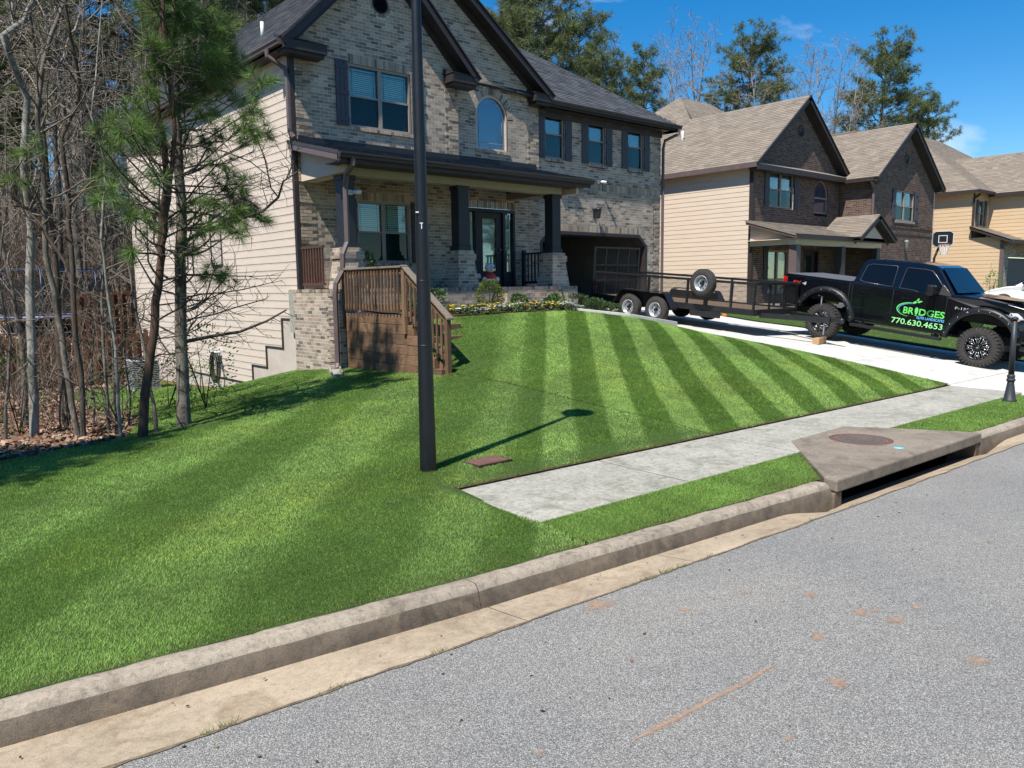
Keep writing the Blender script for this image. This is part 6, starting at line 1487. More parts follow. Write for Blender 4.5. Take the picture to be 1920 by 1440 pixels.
MB().box(43.6, 43.66, 14.65, 26.4, 6.33, 6.49).build('fascia', M_BROWN, th, True); MB().box(43.66, 44.0, 14.65, 26.4, 6.34, 6.37).build('soffit', M_TAN, th, True); MB().box(45.8, 45.86, 12.0, 14.9, 6.26, 6.43).build('fascia', M_BROWN, th, True)
MB().box(43.6, 46.2, 14.6, 14.66, 6.33, 6.49).build('fascia', M_BROWN, th, True); downspout(th, [(44.3, 14.8, 6.3), (44.0, 14.95, 6.1), (43.95, 14.95, 5.8), (43.95, 14.95, 4.4)], M_BROWN)
troof((43.7, 13.1, 3.95), (46.5, 13.1, 3.95), (0, 1.9, .75), lambda l, k: [(0, 0), (l, 0), (l, k), (0, k)], 65)
MB().add([(43.7, 13.1, 3.78), (43.7, 15.0, 4.53), (43.7, 15.0, 4.70), (43.7, 13.1, 3.95), (43.75, 13.1, 3.78), (43.75, 15.0, 4.53), (43.75, 15.0, 4.70), (43.75, 13.1, 3.95)], [(0, 3, 2, 1), (4, 5, 6, 7), (0, 1, 5, 4), (1, 2, 6, 5), (2, 3, 7, 6), (3, 0, 4, 7)]).build('rake_board', M_BROWN, th, True)
MB().box(43.7, 53, 13.05, 13.11, 3.76, 3.95).build('fascia', M_BROWN, th, True); MB().box(46.2, 53, 12.3, 13.6, 3.86, 3.93).build('overhang', M_BROWN, th, True)
MB().box(44.2, 60, 25.9, 26, 0, 6.4).build('back_wall', M_TAN, th, True)
# ================================================================== lamp post by the sidewalk
LP = at_z(803, 882, .19); lz = Hf(LP.x, LP.y) + .0
M_LAMP = plain('black fibreglass post', (0.008, 0.009, 0.012), (0.005, 0.0055, 0.007), 5, .42, bmp=.08, bscale=30, rvar=.12)
lp = thing('lamp_post', 'tall plain black lamp post standing in the lawn by the sidewalk end', 'lamp post', (LP.x, LP.y, lz))
HT = 5.25
MB().lathe([(.083, -.3), (.083, 0), (.079, .4), (.0635, 2.2), (.042, 4.8), (.040, HT)], 28).build('post', M_LAMP, lp)
MB().lathe([(.0735, 1.235), (.0735, 1.245)], 28).lathe([(.068, 1.86), (.068, 1.868)], 28).build('joint_line', M_IRON, lp)
hd = MB().lathe([(.055, HT - .04), (.075, HT), (.075, HT + .06), (.05, HT + .08)], 20).build('collar', M_LAMP, lp)
MB().lathe([(.06, HT + .08), (.15, HT + .13), (.235, HT + .42), (.235, HT + .44), (.12, HT + .56), (.03, HT + .62), (.0001, HT + .68)], 8, smooth=False).build('lantern', M_LAMP, lp)
dd_ = (EYE - Vector((LP.x, LP.y, EYE.z))).normalized(); sd_ = Vector((-dd_.y, dd_.x, 0))
MB().fbox(Vector((0, 0, 0)), sd_, Z1, dd_, -.055, -.025, 2.50, 2.512, .05, .066).build('sticker_scrap', M_WHITE, lp)
MB().fbox(Vector((0, 0, 0)), sd_, Z1, dd_, -.02, .012, 2.40, 2.408, .06, .068).fbox(Vector((0, 0, 0)), sd_, Z1, dd_, -.006, .002, 2.35, 2.40, .06, .068).build('sticker_scrap', M_WHITE, lp)
up_ = thing('utility_cover', 'flat rust-brown utility lid set in the lawn beside the lamp post', 'utility cover', (0, 0, 0))
c_ = at_z(913, 855, .25); c_ = Vector((c_.x, c_.y, Hf(c_.x, c_.y))); up_.location = c_
MB().box(-.20, .20, -.12, .12, -.05, .012).build('lid', M_RUST, up_, bevel=.01); MB().box(-.225, .225, -.145, .145, -.05, .004).build('rim', M_MULCH, up_)
# ornate dark post at the drive mouth
mp_ = at_z(1893, 748, .07)
ob = thing('mailbox_post', 'dark grey cast metal post with a flared fluted base beside the driveway apron', 'post', (mp_.x, mp_.y, z_walk(mp_.x) - .03))
M_CAST = plain('dark grey cast metal', (.035, .037, .042), (.026, .028, .032), 9, .5, bmp=.1)
MB().lathe([(.105, 0), (.105, .03), (.088, .05), (.052, .30), (.05, .34)], 20).build('base', M_CAST, ob)
MB().lathe([(.05, .33), (.066, .345), (.066, .37), (.05, .385), (.058, .40), (.058, .43), (.042, .45)], 20).build('collar', M_CAST, ob)
MB().lathe([(.044, .44), (.036, 1.33)], 18).build('shaft', M_CAST, ob); MB().lathe([(.036, 1.33), (.052, 1.335), (.052, 1.365), (.036, 1.375), (.0001, 1.39)], 18).build('cap', M_CAST, ob)
# ================================================================== lettering helper
def text_mesh(txt, size, bold=0.0, shear=0.0, spacing=1.0, sx=1.0):
    cu = bpy.data.curves.new('lettering', 'FONT'); cu.body = txt; cu.size = size; cu.offset = bold; cu.shear = shear; cu.space_character = spacing; cu.resolution_u = 4; cu.fill_mode = 'FRONT'
    o = bpy.data.objects.new('lettering', cu); COL.objects.link(o); dg = bpy.context.evaluated_depsgraph_get(); dg.update()
    me = bpy.data.meshes.new_from_object(o.evaluated_get(dg)); bpy.data.objects.remove(o, do_unlink=True); bpy.data.curves.remove(cu)
    co = np.empty(len(me.vertices) * 3, np.float32); me.vertices.foreach_get('co', co); co = co.reshape(-1, 3)
    return me, co
def put_text(name, txt, parent, mat, O, U, V, wid, hgt, bold=0.0, spacing=1.0, shear=0.0, N=None):
    """flat lettering fitted to wid x hgt, lower-left corner at O"""
    me, co = text_mesh(txt, 1.0, bold, shear, spacing)
    mn_, mxx = co.min(0), co.max(0); s = (co[:, :2] - mn_[:2]) / (mxx - mn_)[:2] * np.array([wid, hgt])
    P = np.array(O) + s[:, :1] * np.array(U) + s[:, 1:2] * np.array(V); me.vertices.foreach_set('co', P.astype(np.float32).ravel()); me.update()
    me.materials.clear(); me.materials.append(mat); me.name = name; return link(name, me, parent)
def flat(mat_name, c, rough=.45): return plain(mat_name, c, tuple(x * .93 for x in c), 8, rough)
# ================================================================== wheels
M_RUB = plain('tyre rubber', (0.050, 0.046, 0.042), (0.032, 0.030, 0.028), 16, .85, bmp=.25, bscale=70, spec=.3)
M_SILV = plain('machined silver', (.62, .62, .64), (.5, .5, .52), 12, .25, 1.0)
M_GALV = plain('silver painted wheel', (.50, .52, .55), (.42, .44, .47), 9, .38, .5)
M_BLK = plain('gloss black metal', (.010, .010, .011), (.007, .007, .008), 8, .25)
def wheel_parts(kind):
    """axis along local y, outer face towards -y; returns list of (name, MB, material)"""
    RX90 = Matrix.Rotation(R(90), 4, 'X')       # lathe axis z -> -y
    out = []
    if kind == 'truck':
        Rr, w, rim = .445, .32, .262
        t = MB().lathe([(rim - .02, -w / 2 + .02), (rim, -w / 2 + .005), (rim + .06, -w / 2 - .005), (Rr - .055, -w / 2 + .004), (Rr - .022, -w / 2 + .03), (Rr - .014, -w / 4), (Rr - .012, 0), (Rr - .014, w / 4), (Rr - .022, w / 2 - .03), (Rr - .055, w / 2 - .004), (rim + .06, w / 2 + .005), (rim, w / 2 - .005), (rim - .02, w / 2 - .02)], 64, RX90, caps=False)
        n = 34
        for i in range(n):
            for side in (-1, 1):
                a = 2 * math.pi * (i + (.25 if side > 0 else 0)) / n; M = Matrix.Rotation(a, 4, 'Y'); ln = .026 if i % 2 else .034
                t.box(-.019, .019, *sorted((side * .152, side * .080)), Rr - .03, Rr, M)
                t.box(-.017, .017, *sorted((side * (w / 2 + .004), side * (w / 2 - .03))), Rr - .05 - ln, Rr - .018, M)
                if side > 0: t.box(-.018, .018, -.065, -.008, Rr - .03, Rr - .001, M); t.box(-.018, .018, .012, .068, Rr - .03, Rr - .001, M @ Matrix.Rotation(.09, 4, 'Y'))
        out.append(('tyre', t, M_RUB))
        out.append(('rim', MB().lathe([(rim, w / 2 - .006), (rim + .006, w / 2 + .004), (rim - .012, w / 2 + .006), (rim - .022, w / 2 - .03), (rim - .035, -w / 2)], 48, RX90, caps=False).lathe([(rim - .03, -.02), (.0001, -.02)], 32, RX90, caps=False), M_BLK))
        sp, ed = MB(), MB(); F = w / 2 - .005
        for i in range(8):
            M = Matrix.Rotation(2 * math.pi * i / 8 + .2, 4, 'Y')
            pol = [(-.018, .05), (.018, .05), (.022, .13), (.062, .215), (.050, .238), (.034, .238), (.0, .165), (-.034, .238), (-.050, .238), (-.062, .215), (-.022, .13)]
            vs = [M @ Vector((x, -(F - .06 - .01), z)) for x, z in pol] + [M @ Vector((x, -(F - .018 * (1 if z > .2 else 1.6)), z)) for x, z in pol]; k = len(pol)
            sp.add(vs, [tuple(range(k)), tuple(range(k, 2 * k))[::-1]] + [(i_, k + i_, k + (i_ + 1) % k, (i_ + 1) % k) for i_ in range(k)])
            for sx in (-1, 1):
                ed.tube([M @ Vector((sx * .021, -(F - .018), .10)), M @ Vector((sx * .024, -(F - .016), .135)), M @ Vector((sx * .060, -(F - .010), .214))], .0065, 5); ed.tube([M @ Vector((sx * .004, -(F - .014), .168)), M @ Vector((sx * .034, -(F - .010), .236))], .0058, 5)
        out += [('spokes', sp, M_BLK), ('milled_edge', ed, M_SILV)]
        bl = MB()
        for i in range(24): bl.ball(Vector((math.cos(i / 24 * 6.283) * (rim - .010), -(w / 2 + .003), math.sin(i / 24 * 6.283) * (rim - .010))), .0065, 4)
        out.append(('rim_bolts', bl, M_SILV)); out.append(('hub_cap', MB().lathe([(.058, F - .06), (.055, F - .012), (.04, F - .004), (.0001, F)], 20, RX90), M_BLK)); out.append(('hub_badge', MB().box(-.02, .02, -F - .003, -F + .004, -.013, .013), M_SILV))
    else:
        Rr, w, rim = .355, .205, .195
        t = MB().lathe([(rim - .015, -w / 2 + .015), (rim, -w / 2), (rim + .05, -w / 2 - .008), (Rr - .05, -w / 2 + .002), (Rr - .015, -w / 2 + .03), (Rr, -w / 4), (Rr + .001, 0), (Rr, w / 4), (Rr - .015, w / 2 - .03), (Rr - .05, w / 2 - .002), (rim + .05, w / 2 + .008), (rim, w / 2), (rim - .015, w / 2 - .015)], 48, RX90, caps=False)
        for y in (-.06, -.02, .02, .06): t.lathe([(Rr - .003, y - .013), (Rr + .006, y), (Rr - .003, y + .013)], 48, RX90, caps=False)
        out.append(('tyre', t, M_RUB))
        out.append(('rim', MB().lathe([(rim, w / 2 - .01), (rim + .008, w / 2), (rim - .008, w / 2 + .004), (rim - .02, w / 2 - .03), (rim - .025, .015), (rim - .055, .03), (.10, .05), (.085, .028), (.055, .028), (.055, .02), (.0001, .02)], 40, RX90, caps=False), M_GALV))
        h = MB()
        for i in range(8):
            a = i / 8 * 6.283 + .2; h.lathe([(.017, 0), (.017, .004), (.0001, .004)], 10, Matrix.Translation((math.cos(a) * .128, -.043, math.sin(a) * .128)) @ RX90)
        out.append(('vent_holes', h, M_DARK)); out.append(('hub', MB().lathe([(.048, .0), (.046, .085), (.03, .095), (.0001, .095)], 16, RX90), M_BLK))  # holes are discs laid on the rim, their shade put into colour
        ln_ = MB()
        for i in range(6): ln_.ball(Vector((math.cos(i * 1.047) * .072, -.036, math.sin(i * 1.047) * .072)), .010, 5)
        out.append(('lug_nuts', ln_, M_SILV))
    return out
WM = {}
def wheel(kind, parent, loc, flip=False, world=False, name='wheel'):
    if kind not in WM: WM[kind] = [(n, mb.mesh(n), m) for n, mb, m in wheel_parts(kind)]; [me.materials.append(m) for n, me, m in WM[kind]]
    w = link(name, WM[kind][0][1], parent); w.location = loc; w.rotation_euler = (0, random.uniform(0, 6) if not flip else 0, math.pi if flip else 0)
    for n, me, m in WM[kind][1:]: link(n, me, w)
    return w
# ================================================================== pickup truck
def frame_matrix(loc, fwd_y, slope):
    """local x along -Y going down the slope, y to +X"""
    c, s = math.cos(slope), math.sin(slope)
    return Matrix(((0, 1, 0, loc[0]), (-c, 0, -s, loc[1]), (-s, 0, c, loc[2]), (0, 0, 0, 1)))
tk = thing('pickup_truck', 'lifted black crew-cab pickup with green company lettering on its door', 'truck')
tk.matrix_world = frame_matrix((19.96, 8.06, .335), 0, R(7.7))
TM = tk.matrix_world.copy()
def paint():
    m, t, b = new_mat('black metallic car paint')
    v = coords(t); f = noise(t, 900, 2, .5, v)
    t.links.new(ramp(t, f, [(.3, (.0022, .0028, .0045)), (.7, (.004, .005, .008))]), b.inputs['Base Color'])
    b.inputs['Roughness'].default_value = .14; b.inputs['Specular IOR Level'].default_value = .35; b.inputs['Coat Weight'].default_value = .5; b.inputs['Coat Roughness'].default_value = .02
    return m
M_PAINT = paint(); M_PLAST = plain('satin black plastic', (.009, .010, .011), (.006, .007, .008), 20, .42, spec=.4)
M_TINT = plain('tinted car glass', (.004, .005, .008), (.003, .004, .006), 3, .03, spec=.35); M_BRONZE = plain('bronze window trim', (.16, .14, .13), None, 5, .3, .7)
def arc_pts(cx, cz, r, a0, a1, n): return [(cx + r * math.cos(a0 + (a1 - a0) * i / n), cz + r * math.sin(a0 + (a1 - a0) * i / n)) for i in range(n + 1)]
fA, rA, AZ = 1.826, -1.826, .50
body = [(-3.02, .74), (-3.05, 1.0), (-3.05, 1.46), (-3.0, 1.505), (-1.27, 1.505), (-1.22, 1.50), (-.2, 1.49), (.95, 1.475), (1.22, 1.515), (1.7, 1.50), (2.2, 1.46), (2.55, 1.395), (2.70, 1.30), (2.76, 1.15), (2.76, .86), (2.48, .80)]
body += arc_pts(fA, AZ, .68, R(26), R(172), 18) + [(1.12, .58), (-1.12, .58)] + arc_pts(rA, AZ, .68, R(8), R(158), 18) + [(-2.5, .74)]
def side_loft(pts, wfun, name, mat, bevel=0.0, seg=2, cap_nose=None):
    """solid from a side outline: half-width depends on (s, h)"""
    k = len(pts); vs = [(s, -wfun(s, h), h) for s, h in pts] + [(s, wfun(s, h), h) for s, h in pts]
    fs = [tuple(range(k)), tuple(range(k, 2 * k))[::-1]] + [(i, k + i, k + (i + 1) % k, (i + 1) % k) for i in range(k)]
    area = sum(pts[i][0] * pts[(i + 1) % k][1] - pts[(i + 1) % k][0] * pts[i][1] for i in range(k))
    if area < 0: fs = [f[::-1] for f in fs]
    return MB().add(vs, fs).build(name, mat, tk, bevel=bevel, seg=seg)
side_loft(body, lambda s, h: .985 - (.10 * ((s - 2.2) / .55) ** 2 if s > 2.2 else 0), 'body', M_PAINT, .035, 3)
WB, WT = .955, .765
gh = [(-1.24, 1.49), (1.16, 1.46), (1.10, 1.54), (.66, 2.055), (.52, 2.10), (.15, 2.125), (-.6, 2.12), (-.98, 2.085), (-1.10, 2.01), (-1.2, 1.60)]
ghw = lambda s, h: WB - (h - 1.49) * (WB - WT) / .61
side_loft(gh, ghw, 'cab', M_PAINT, .03, 3)
# doors: seams are thin recess lines
def side_strip(pts, r, name, mat, off=.004, parent=None, side=-1):
    w_ = lambda s, h: (ghw(s, h) if h > 1.5 else .985) + off
    return MB().tube([(s, side * w_(s, h), h) for s, h in pts], r, 5, smooth=True).build(name, mat, parent or tk)
side_strip([(-1.2, 1.47), (-1.17, .95), (-1.10, .66), (1.02, .64), (1.0, 1.45)], .006, 'door_seam', M_DARK, -.001)
side_strip([(-.22, .64), (-.19, 1.0), (-.20, 1.47)], .006, 'door_seam', M_DARK, -.001)
side_strip([(-1.27, 1.49), (-1.25, .62)], .008, 'door_seam', M_DARK, -.001)
side_strip([(-1.1, .92), (-.2, .90), (1.0, .88)], .010, 'body_crease', M_PAINT, -.004)
def side_win(pts, name='side_window'):
    O = Vector((0, 0, 0)); n = len(pts); vs = [(s, -(ghw(s, h) + .006), h) for s, h in pts] + [(s, -(ghw(s, h) - .02), h) for s, h in pts]
    o = MB().add(vs, [tuple(range(n)), tuple(range(n, 2 * n))[::-1]] + [(i, n + i, n + (i + 1) % n, (i + 1) % n) for i in range(n)]).build(name, M_TINT, tk)
    MB().tube([(s, -(ghw(s, h) + .006), h) for s, h in pts + pts[:1]], .0075, 5, False).build('window_trim', M_BRONZE, o)
    vs = [(s, (ghw(s, h) + .006), h) for s, h in pts]; MB().add(vs, [tuple(range(n))[::-1]]).build(name, M_TINT, tk)
side_win([(-1.06, 1.58), (-.96, 1.545), (-.26, 1.515), (-.27, 1.98), (-.30, 2.0), (-.88, 1.985), (-.99, 1.94)])
side_win([(-.10, 1.51), (.24, 1.495), (.40, 1.46), (.90, 1.50), (.80, 1.70), (.62, 1.88), (.52, 1.965), (.40, 1.99), (-.02, 1.99), (-.06, 1.97)])
MB().add([(1.135, -.86, 1.535), (1.135, .86, 1.535), (.675, .71, 2.052), (.675, -.71, 2.052)], [(0, 1, 2, 3)]).build('windshield', M_TINT, tk).location = (.016, 0, .014)
MB().add([(-1.235, .8, 1.60), (-1.235, -.8, 1.60), (-1.13, -.70, 2.0), (-1.13, .70, 2.0)], [(0, 1, 2, 3)]).build('rear_window', M_TINT, tk).location = (-.012, 0, 0)
MB().box(-3.0, -1.28, -.93, .93, 1.507, 1.535).build('bed_cover', plain('grey vinyl bed cover', (.10, .10, .11), (.08, .08, .09), 9, .7), tk, bevel=.012)
MB().box(-3.03, -1.27, -.985, -.93, 1.503, 1.528).build('bed_rail_cap', M_PLAST, tk, bevel=.008); MB().box(-3.03, -1.27, .93, .985, 1.503, 1.528).build('bed_rail_cap', M_PLAST, tk, bevel=.008)
# flares with bolts
def flare(cx, sgn, a0, a1):
    mb = MB(); n = 20; ring = []
    for i in range(n + 1):
        a = a0 + (a1 - a0) * i / n; c, s = math.cos(a), math.sin(a)
        ring.append([(cx + r_ * c, sgn * y, AZ + r_ * s) for r_, y in ((.69, .93), (.675, 1.03), (.70, 1.075), (.765, 1.075), (.815, 1.04), (.83, .98))])
    vs = [p for r_ in ring for p in r_]; k = 6; fs = [(i * k + j, (i + 1) * k + j, (i + 1) * k + j + 1, i * k + j + 1) for i in range(n) for j in range(k - 1)] + [tuple(range(k)), tuple(n * k + j for j in range(k))[::-1]]
    if sgn > 0: fs = [f[::-1] for f in fs]
    mb.add(vs, fs, True); f = mb.build('fender_flare', M_PLAST, tk)
    for i in range(9):
        a = a0 + (a1 - a0) * (i + .5) / 9; o = MB().ball((cx + .745 * math.cos(a), sgn * 1.078, AZ + .745 * math.sin(a)), .013, 6).build('flare_bolt', M_SILV, f)
for sgn in (-1, 1): flare(fA, sgn, R(22), R(176)); flare(rA, sgn, R(4), R(160))
for sgn in (-1, 1):
    MB().box(-1.08, 1.05, *sorted((sgn * .98, sgn * 1.10)), .46, .53).box(-.9, -.82, *sorted((sgn * .7, sgn * 1.0)), .47, .60).box(.8, .88, *sorted((sgn * .7, sgn * 1.0)), .47, .60).build('running_board', M_PLAST, tk, bevel=.02, seg=2)
# front end
MB().box(2.55, 2.90, -.97, .97, .66, .90).box(2.45, 2.62, -.99, -.80, .62, .92).box(2.45, 2.62, .80, .99, .62, .92).build('front_bumper', M_PAINT, tk, bevel=.05, seg=3)
MB().box(2.55, 2.84, -.9, .9, .50, .64).build('bumper_valance', M_PLAST, tk, bevel=.03)
MB().box(2.745, 2.80, -.62, .62, .95, 1.30).build('grille', M_PLAST, tk, bevel=.02)
for z in (1.0, 1.12, 1.24): MB().box(2.79, 2.82, -.60, .60, z - .02, z + .02).build('grille_bar', M_PAINT, tk)
M_LENS = plain('clear headlamp lens', (.62, .65, .70), (.4, .43, .48), 14, .12, spec=.8)
for sgn in (-1, 1):
    hl = MB().add([(2.30, sgn * .975, 1.28), (2.74, sgn * .80, 1.29), (2.78, sgn * .66, 1.27), (2.78, sgn * .66, 1.0), (2.74, sgn * .82, .99), (2.42, sgn * .965, 1.0), (2.40, sgn * .972, 1.16)], [(0, 1, 5, 6), (1, 2, 3, 4), (1, 4, 5)] if sgn < 0 else [(6, 5, 1, 0), (4, 3, 2, 1), (5, 4, 1)])
    hl.add([(2.30, sgn * .988, 1.285), (2.31, sgn * .99, 1.23), (2.43, sgn * .985, 1.19), (2.45, sgn * .98, .99), (2.40, sgn * .985, .98), (2.38, sgn * .985, 1.16), (2.28, sgn * .99, 1.24)], [(0, 1, 2, 3, 4, 5, 6)] if sgn > 0 else [(6, 5, 4, 3, 2, 1, 0)])
    h_ = hl.build('headlight', M_LENS, tk)
    for z in (1.2, 1.08): MB().ball((2.62, sgn * .865, z), .055, 8, (.6, 1, 1)).build('lamp_bulb', M_SILV, h_)
    MB().box(2.40, 2.5, sgn * .975 - .004, sgn * .975 + .004, 1.13, 1.17).build('side_marker', plain('amber lens', (.75, .25, .02), None, 8, .2) if sgn < 0 else bpy.data.materials['amber lens'], h_)
    MB().box(-3.07, -2.94, *sorted((sgn * .80, sgn * .998)), 1.10, 1.44).build('taillight', plain('red lens', (.45, .012, .012), (.3, .008, .008), 9, .15) if sgn < 0 else bpy.data.materials['red lens'], tk, bevel=.015)
MB().box(-3.12, -3.04, -.9, .9, .62, .85).build('rear_bumper', M_PLAST, tk, bevel=.03, seg=2)
# mirrors, handles, wipers, aerial
for sgn in (-1, 1):
    m_ = MB().box(.62, .78, *sorted((sgn * 1.06, sgn * 1.30)), 1.44, 1.68).build('door_mirror', M_PLAST, tk, bevel=.04, seg=3)
    MB().tube([(.78, sgn * .96, 1.50), (.72, sgn * 1.10, 1.52)], .035, 8).build('mirror_arm', M_PLAST, m_)
    MB().box(.615, .64, *sorted((sgn * 1.09, sgn * 1.16)), 1.46, 1.50).build('turn_lamp', M_WHITE, m_)
MB().prism([(.80, 1.475), (1.08, 1.46), (1.0, 1.56), (.86, 1.70)], Vector((0, -.985, 0)), X1, Z1, NF, -.05, .004).build('mirror_sail', M_BRONZE, tk)
for s in (-1.02, -.02):
    MB().box(s, s + .20, -1.012, -.99, 1.28, 1.315).build('door_handle', M_PAINT, tk, bevel=.01)
MB().tube([(1.16, -.6, 1.545), (1.02, -.1, 1.60)], .008, 5).tube([(1.16, .1, 1.545), (1.02, .6, 1.60)], .008, 5).build('wipers', M_DARK, tk)
MB().tube([(1.25, .8, 1.52), (1.16, .8, 2.25)], [.004, .002], 5).build('aerial', M_DARK, tk)
MB().box(1.3, 2.55, -.45, .45, 1.49, 1.515).build('hood_bulge', M_PAINT, tk, bevel=.012, seg=2)
MB().box(-2.9, 2.5, -.45, .45, .52, .70).build('chassis', M_DARK, tk); MB().box(-1.3, 1.2, -.85, .85, .56, .62).build('floor_pan', M_DARK, tk)
for s in (fA, rA): MB().tube([(s, -.9, .445), (s, .9, .445)], .05, 8).ball((s, 0, .445), .14, 8).build('axle', M_DARK, tk); MB().box(s - .64, s + .64, -.80, .80, .95, 1.38).build('wheel_well', M_DARK, tk)
for s in (fA, rA):
    wheel('truck', tk, (s, -.90, .445)); wheel('truck', tk, (s, .90, .445), True)
# lettering
G_ = flat('bright green vinyl', (.13, .62, .12)); G2 = flat('pale green vinyl', (.30, .72, .28)); B_ = flat('blue vinyl', (.14, .42, .80)); S_ = flat('silver badge', (.42, .43, .45), .3); RD = flat('red badge', (.62, .03, .02), .3)
Yp = -.9935
Ux, Vz = Vector((1, 0, 0)), Vector((0, 0, 1))
P_ = lambda s, h: Vector((s, Yp, h))
put_text('lettering', 'BR', tk, G_, P_(.10, .945), Ux, Vz, .24, .155, .022); put_text('lettering', 'DGES', tk, G_, P_(.455, .945), Ux, Vz, .56, .155, .022)
put_text('lettering', 'ELITE LANDSCAPES', tk, B_, P_(.43, .862), Ux, Vz, .60, .062, .014)
# taller initials as on the door
put_text('phone_number', '770.630.4653', tk, G2, P_(-.13, .690), Ux, Vz, 1.15, .132, .012)
def serif(x0, h0, w, h): return MB().fbox(Vector((0, Yp, 0)), Ux, Vz, NF, x0, x0 + w, h0, h0 + h, -.0005, .0005)
leaf = [(.395 + .038 * math.sin(t) * (1 - .25 * math.cos(t)), 1.035 - .085 * math.cos(t)) for t in [i / 20 * 2 * math.pi for i in range(20)]]
MB().prism(leaf, Vector((0, Yp, 0)), Ux, Vz, NF, -.0005, .0005).fbox(Vector((0, Yp, 0)), Ux, Vz, NF, .389, .401, .935, .99, -.0005, .0006).fbox(Vector((0, Yp, 0)), Ux, Vz, NF, .365, .425, .925, .938, -.0005, .0005).build('leaf_letter', G_, tk)
def swoosh(cx, cz, rx, rz, a0, a1, w, name, mat, n=26, dy=0):
    vs, fs = [], []
    for i in range(n + 1):
        f = i / n; a = a0 + (a1 - a0) * f; t_ = w * math.sin(math.pi * min(1, max(0, f))) ** .7
        for q in (-t_, t_): vs.append((cx + (rx + q) * math.cos(a), Yp - dy, cz + (rz + q) * math.sin(a)))
        if i: fs.append((2 * i - 2, 2 * i - 1, 2 * i + 1, 2 * i))
    MB().add(vs, fs).build(name, mat, tk)
swoosh(.30, 1.045, .35, .165, R(78), R(255), .013, 'swoosh', G_); swoosh(.315, 1.045, .325, .145, R(85), R(215), .007, 'swoosh', B_, dy=.0005)
for (lx, lz_, rot, sc) in ((.345, 1.235, .5, 1.0), (.385, 1.285, 1.1, .85), (.435, 1.255, .35, .9)):
    pts = [(math.cos(t) * .062 * sc, math.sin(t) * .023 * sc * (1 - .4 * math.cos(t))) for t in [i / 14 * 2 * math.pi for i in range(14)]]
    MB().prism([(lx + x * math.cos(rot) - y * math.sin(rot), lz_ + x * math.sin(rot) + y * math.cos(rot)) for x, y in pts], Vector((0, Yp, 0)), Ux, Vz, NF, -.0005, .0005).build('leaf_logo', G_, tk)
put_text('badge', 'FX', tk, RD, P_(-2.78, 1.285), Ux, Vz, .24, .085, .025, shear=.15); put_text('badge', '4', tk, S_, P_(-2.52, 1.285), Ux, Vz, .12, .085, .02, shear=.15)
put_text('badge', 'F-150', tk, S_, P_(1.20, 1.20), Ux, Vz, .30, .055, .015)
# ================================================================== utility trailer
TRL = R(4.38)
tr_ = thing('utility_trailer', 'black tandem-axle landscape trailer with mesh sides and upright rear gate', 'trailer')
tr_.matrix_world = frame_matrix((17.9, 13.79, float(z_drive(16.9, 13.79)) + .005), 0, TRL)
def mesh_panel_mat():
    m, t, b = new_mat('expanded black mesh'); b.inputs['Base Color'].default_value = (.016, .015, .015, 1); b.inputs['Roughness'].default_value = .7
    v = coords(t); sep = t.nodes.new('ShaderNodeSeparateXYZ'); t.links.new(v, sep.inputs[0])
    su = math_n(t, 'ADD', sep.outputs[0], sep.outputs[1])
    a = math_n(t, 'ABSOLUTE', math_n(t, 'SINE', math_n(t, 'MULTIPLY', math_n(t, 'ADD', su, math_n(t, 'MULTIPLY', sep.outputs[2], 1.8)), 85)))
    c = math_n(t, 'ABSOLUTE', math_n(t, 'SINE', math_n(t, 'MULTIPLY', math_n(t, 'SUBTRACT', su, math_n(t, 'MULTIPLY', sep.outputs[2], 1.8)), 85)))
    f = math_n(t, 'LESS_THAN', math_n(t, 'MINIMUM', a, c), .13)
    tr = t.nodes.new('ShaderNodeBsdfTransparent'); ms = t.nodes.new('ShaderNodeMixShader'); t.links.new(f, ms.inputs[0]); t.links.new(tr.outputs[0], ms.inputs[1]); t.links.new(b.outputs[0], ms.inputs[2]); t.links.new(ms.outputs[0], t.nodes['Material Output'].inputs[0]); return m
M_MESH = mesh_panel_mat(); M_TRL = plain('black trailer paint', (.016, .017, .019), (.010, .010, .011), 10, .4, bmp=.06, rvar=.1)
M_RUSTW = plain('worn planks with clippings', (.20, .135, .08), (.09, .06, .04), 18, .95, bmp=.5)
s0, s1, DH, RH = -2.0, 3.29, .56, 1.22
for y in (-1.0, 1.0): MB().box(s0, s1, y - .03, y + .03, .45, .60).build('side_frame', M_TRL, tr_, bevel=.006)
for s in (s0, s1): MB().box(s - .03, s + .03, -.97, .97, .45, .60).build('end_frame', M_TRL, tr_, bevel=.006)
for i in range(7): MB().box(s0 + .03, s1 - .03, -.97 + i * .277, -.97 + (i + 1) * .277 - .008, .52, .56).build('deck_plank', M_RUSTW, tr_)
for i in range(6): MB().box(s0 + .5 + i * .8, s0 + .57 + i * .8, -.97, .97, .44, .515).build('cross_member', M_TRL, tr_)
for y in (-1.0, 1.0):
    for s in (-1.97, 0, 1.29, 2.62, 3.26): MB().box(s - .025, s + .025, y - .025, y + .025, .60, RH - .03).build('post', M_TRL, tr_)
    MB().box(s0, s1, y - .03, y + .03, RH - .03, RH + .03).build('top_rail', M_TRL, tr_, bevel=.006)
    MB().box(s0 + .02, s1 - .02, y - .004, y + .004, .60, RH - .03).build('mesh_panel', M_MESH, tr_)
MB().box(s1 - .03, s1 + .03, -.97, .97, RH - .03, RH + .03).build('top_rail', M_TRL, tr_); MB().box(s1 - .004, s1 + .004, -.97, .97, .60, RH - .03).build('mesh_panel', M_MESH, tr_)
for y in (-.35, .35): MB().box(s1 - .02, s1 + .02, y - .02, y + .02, .60, RH - .03).build('post', M_TRL, tr_)
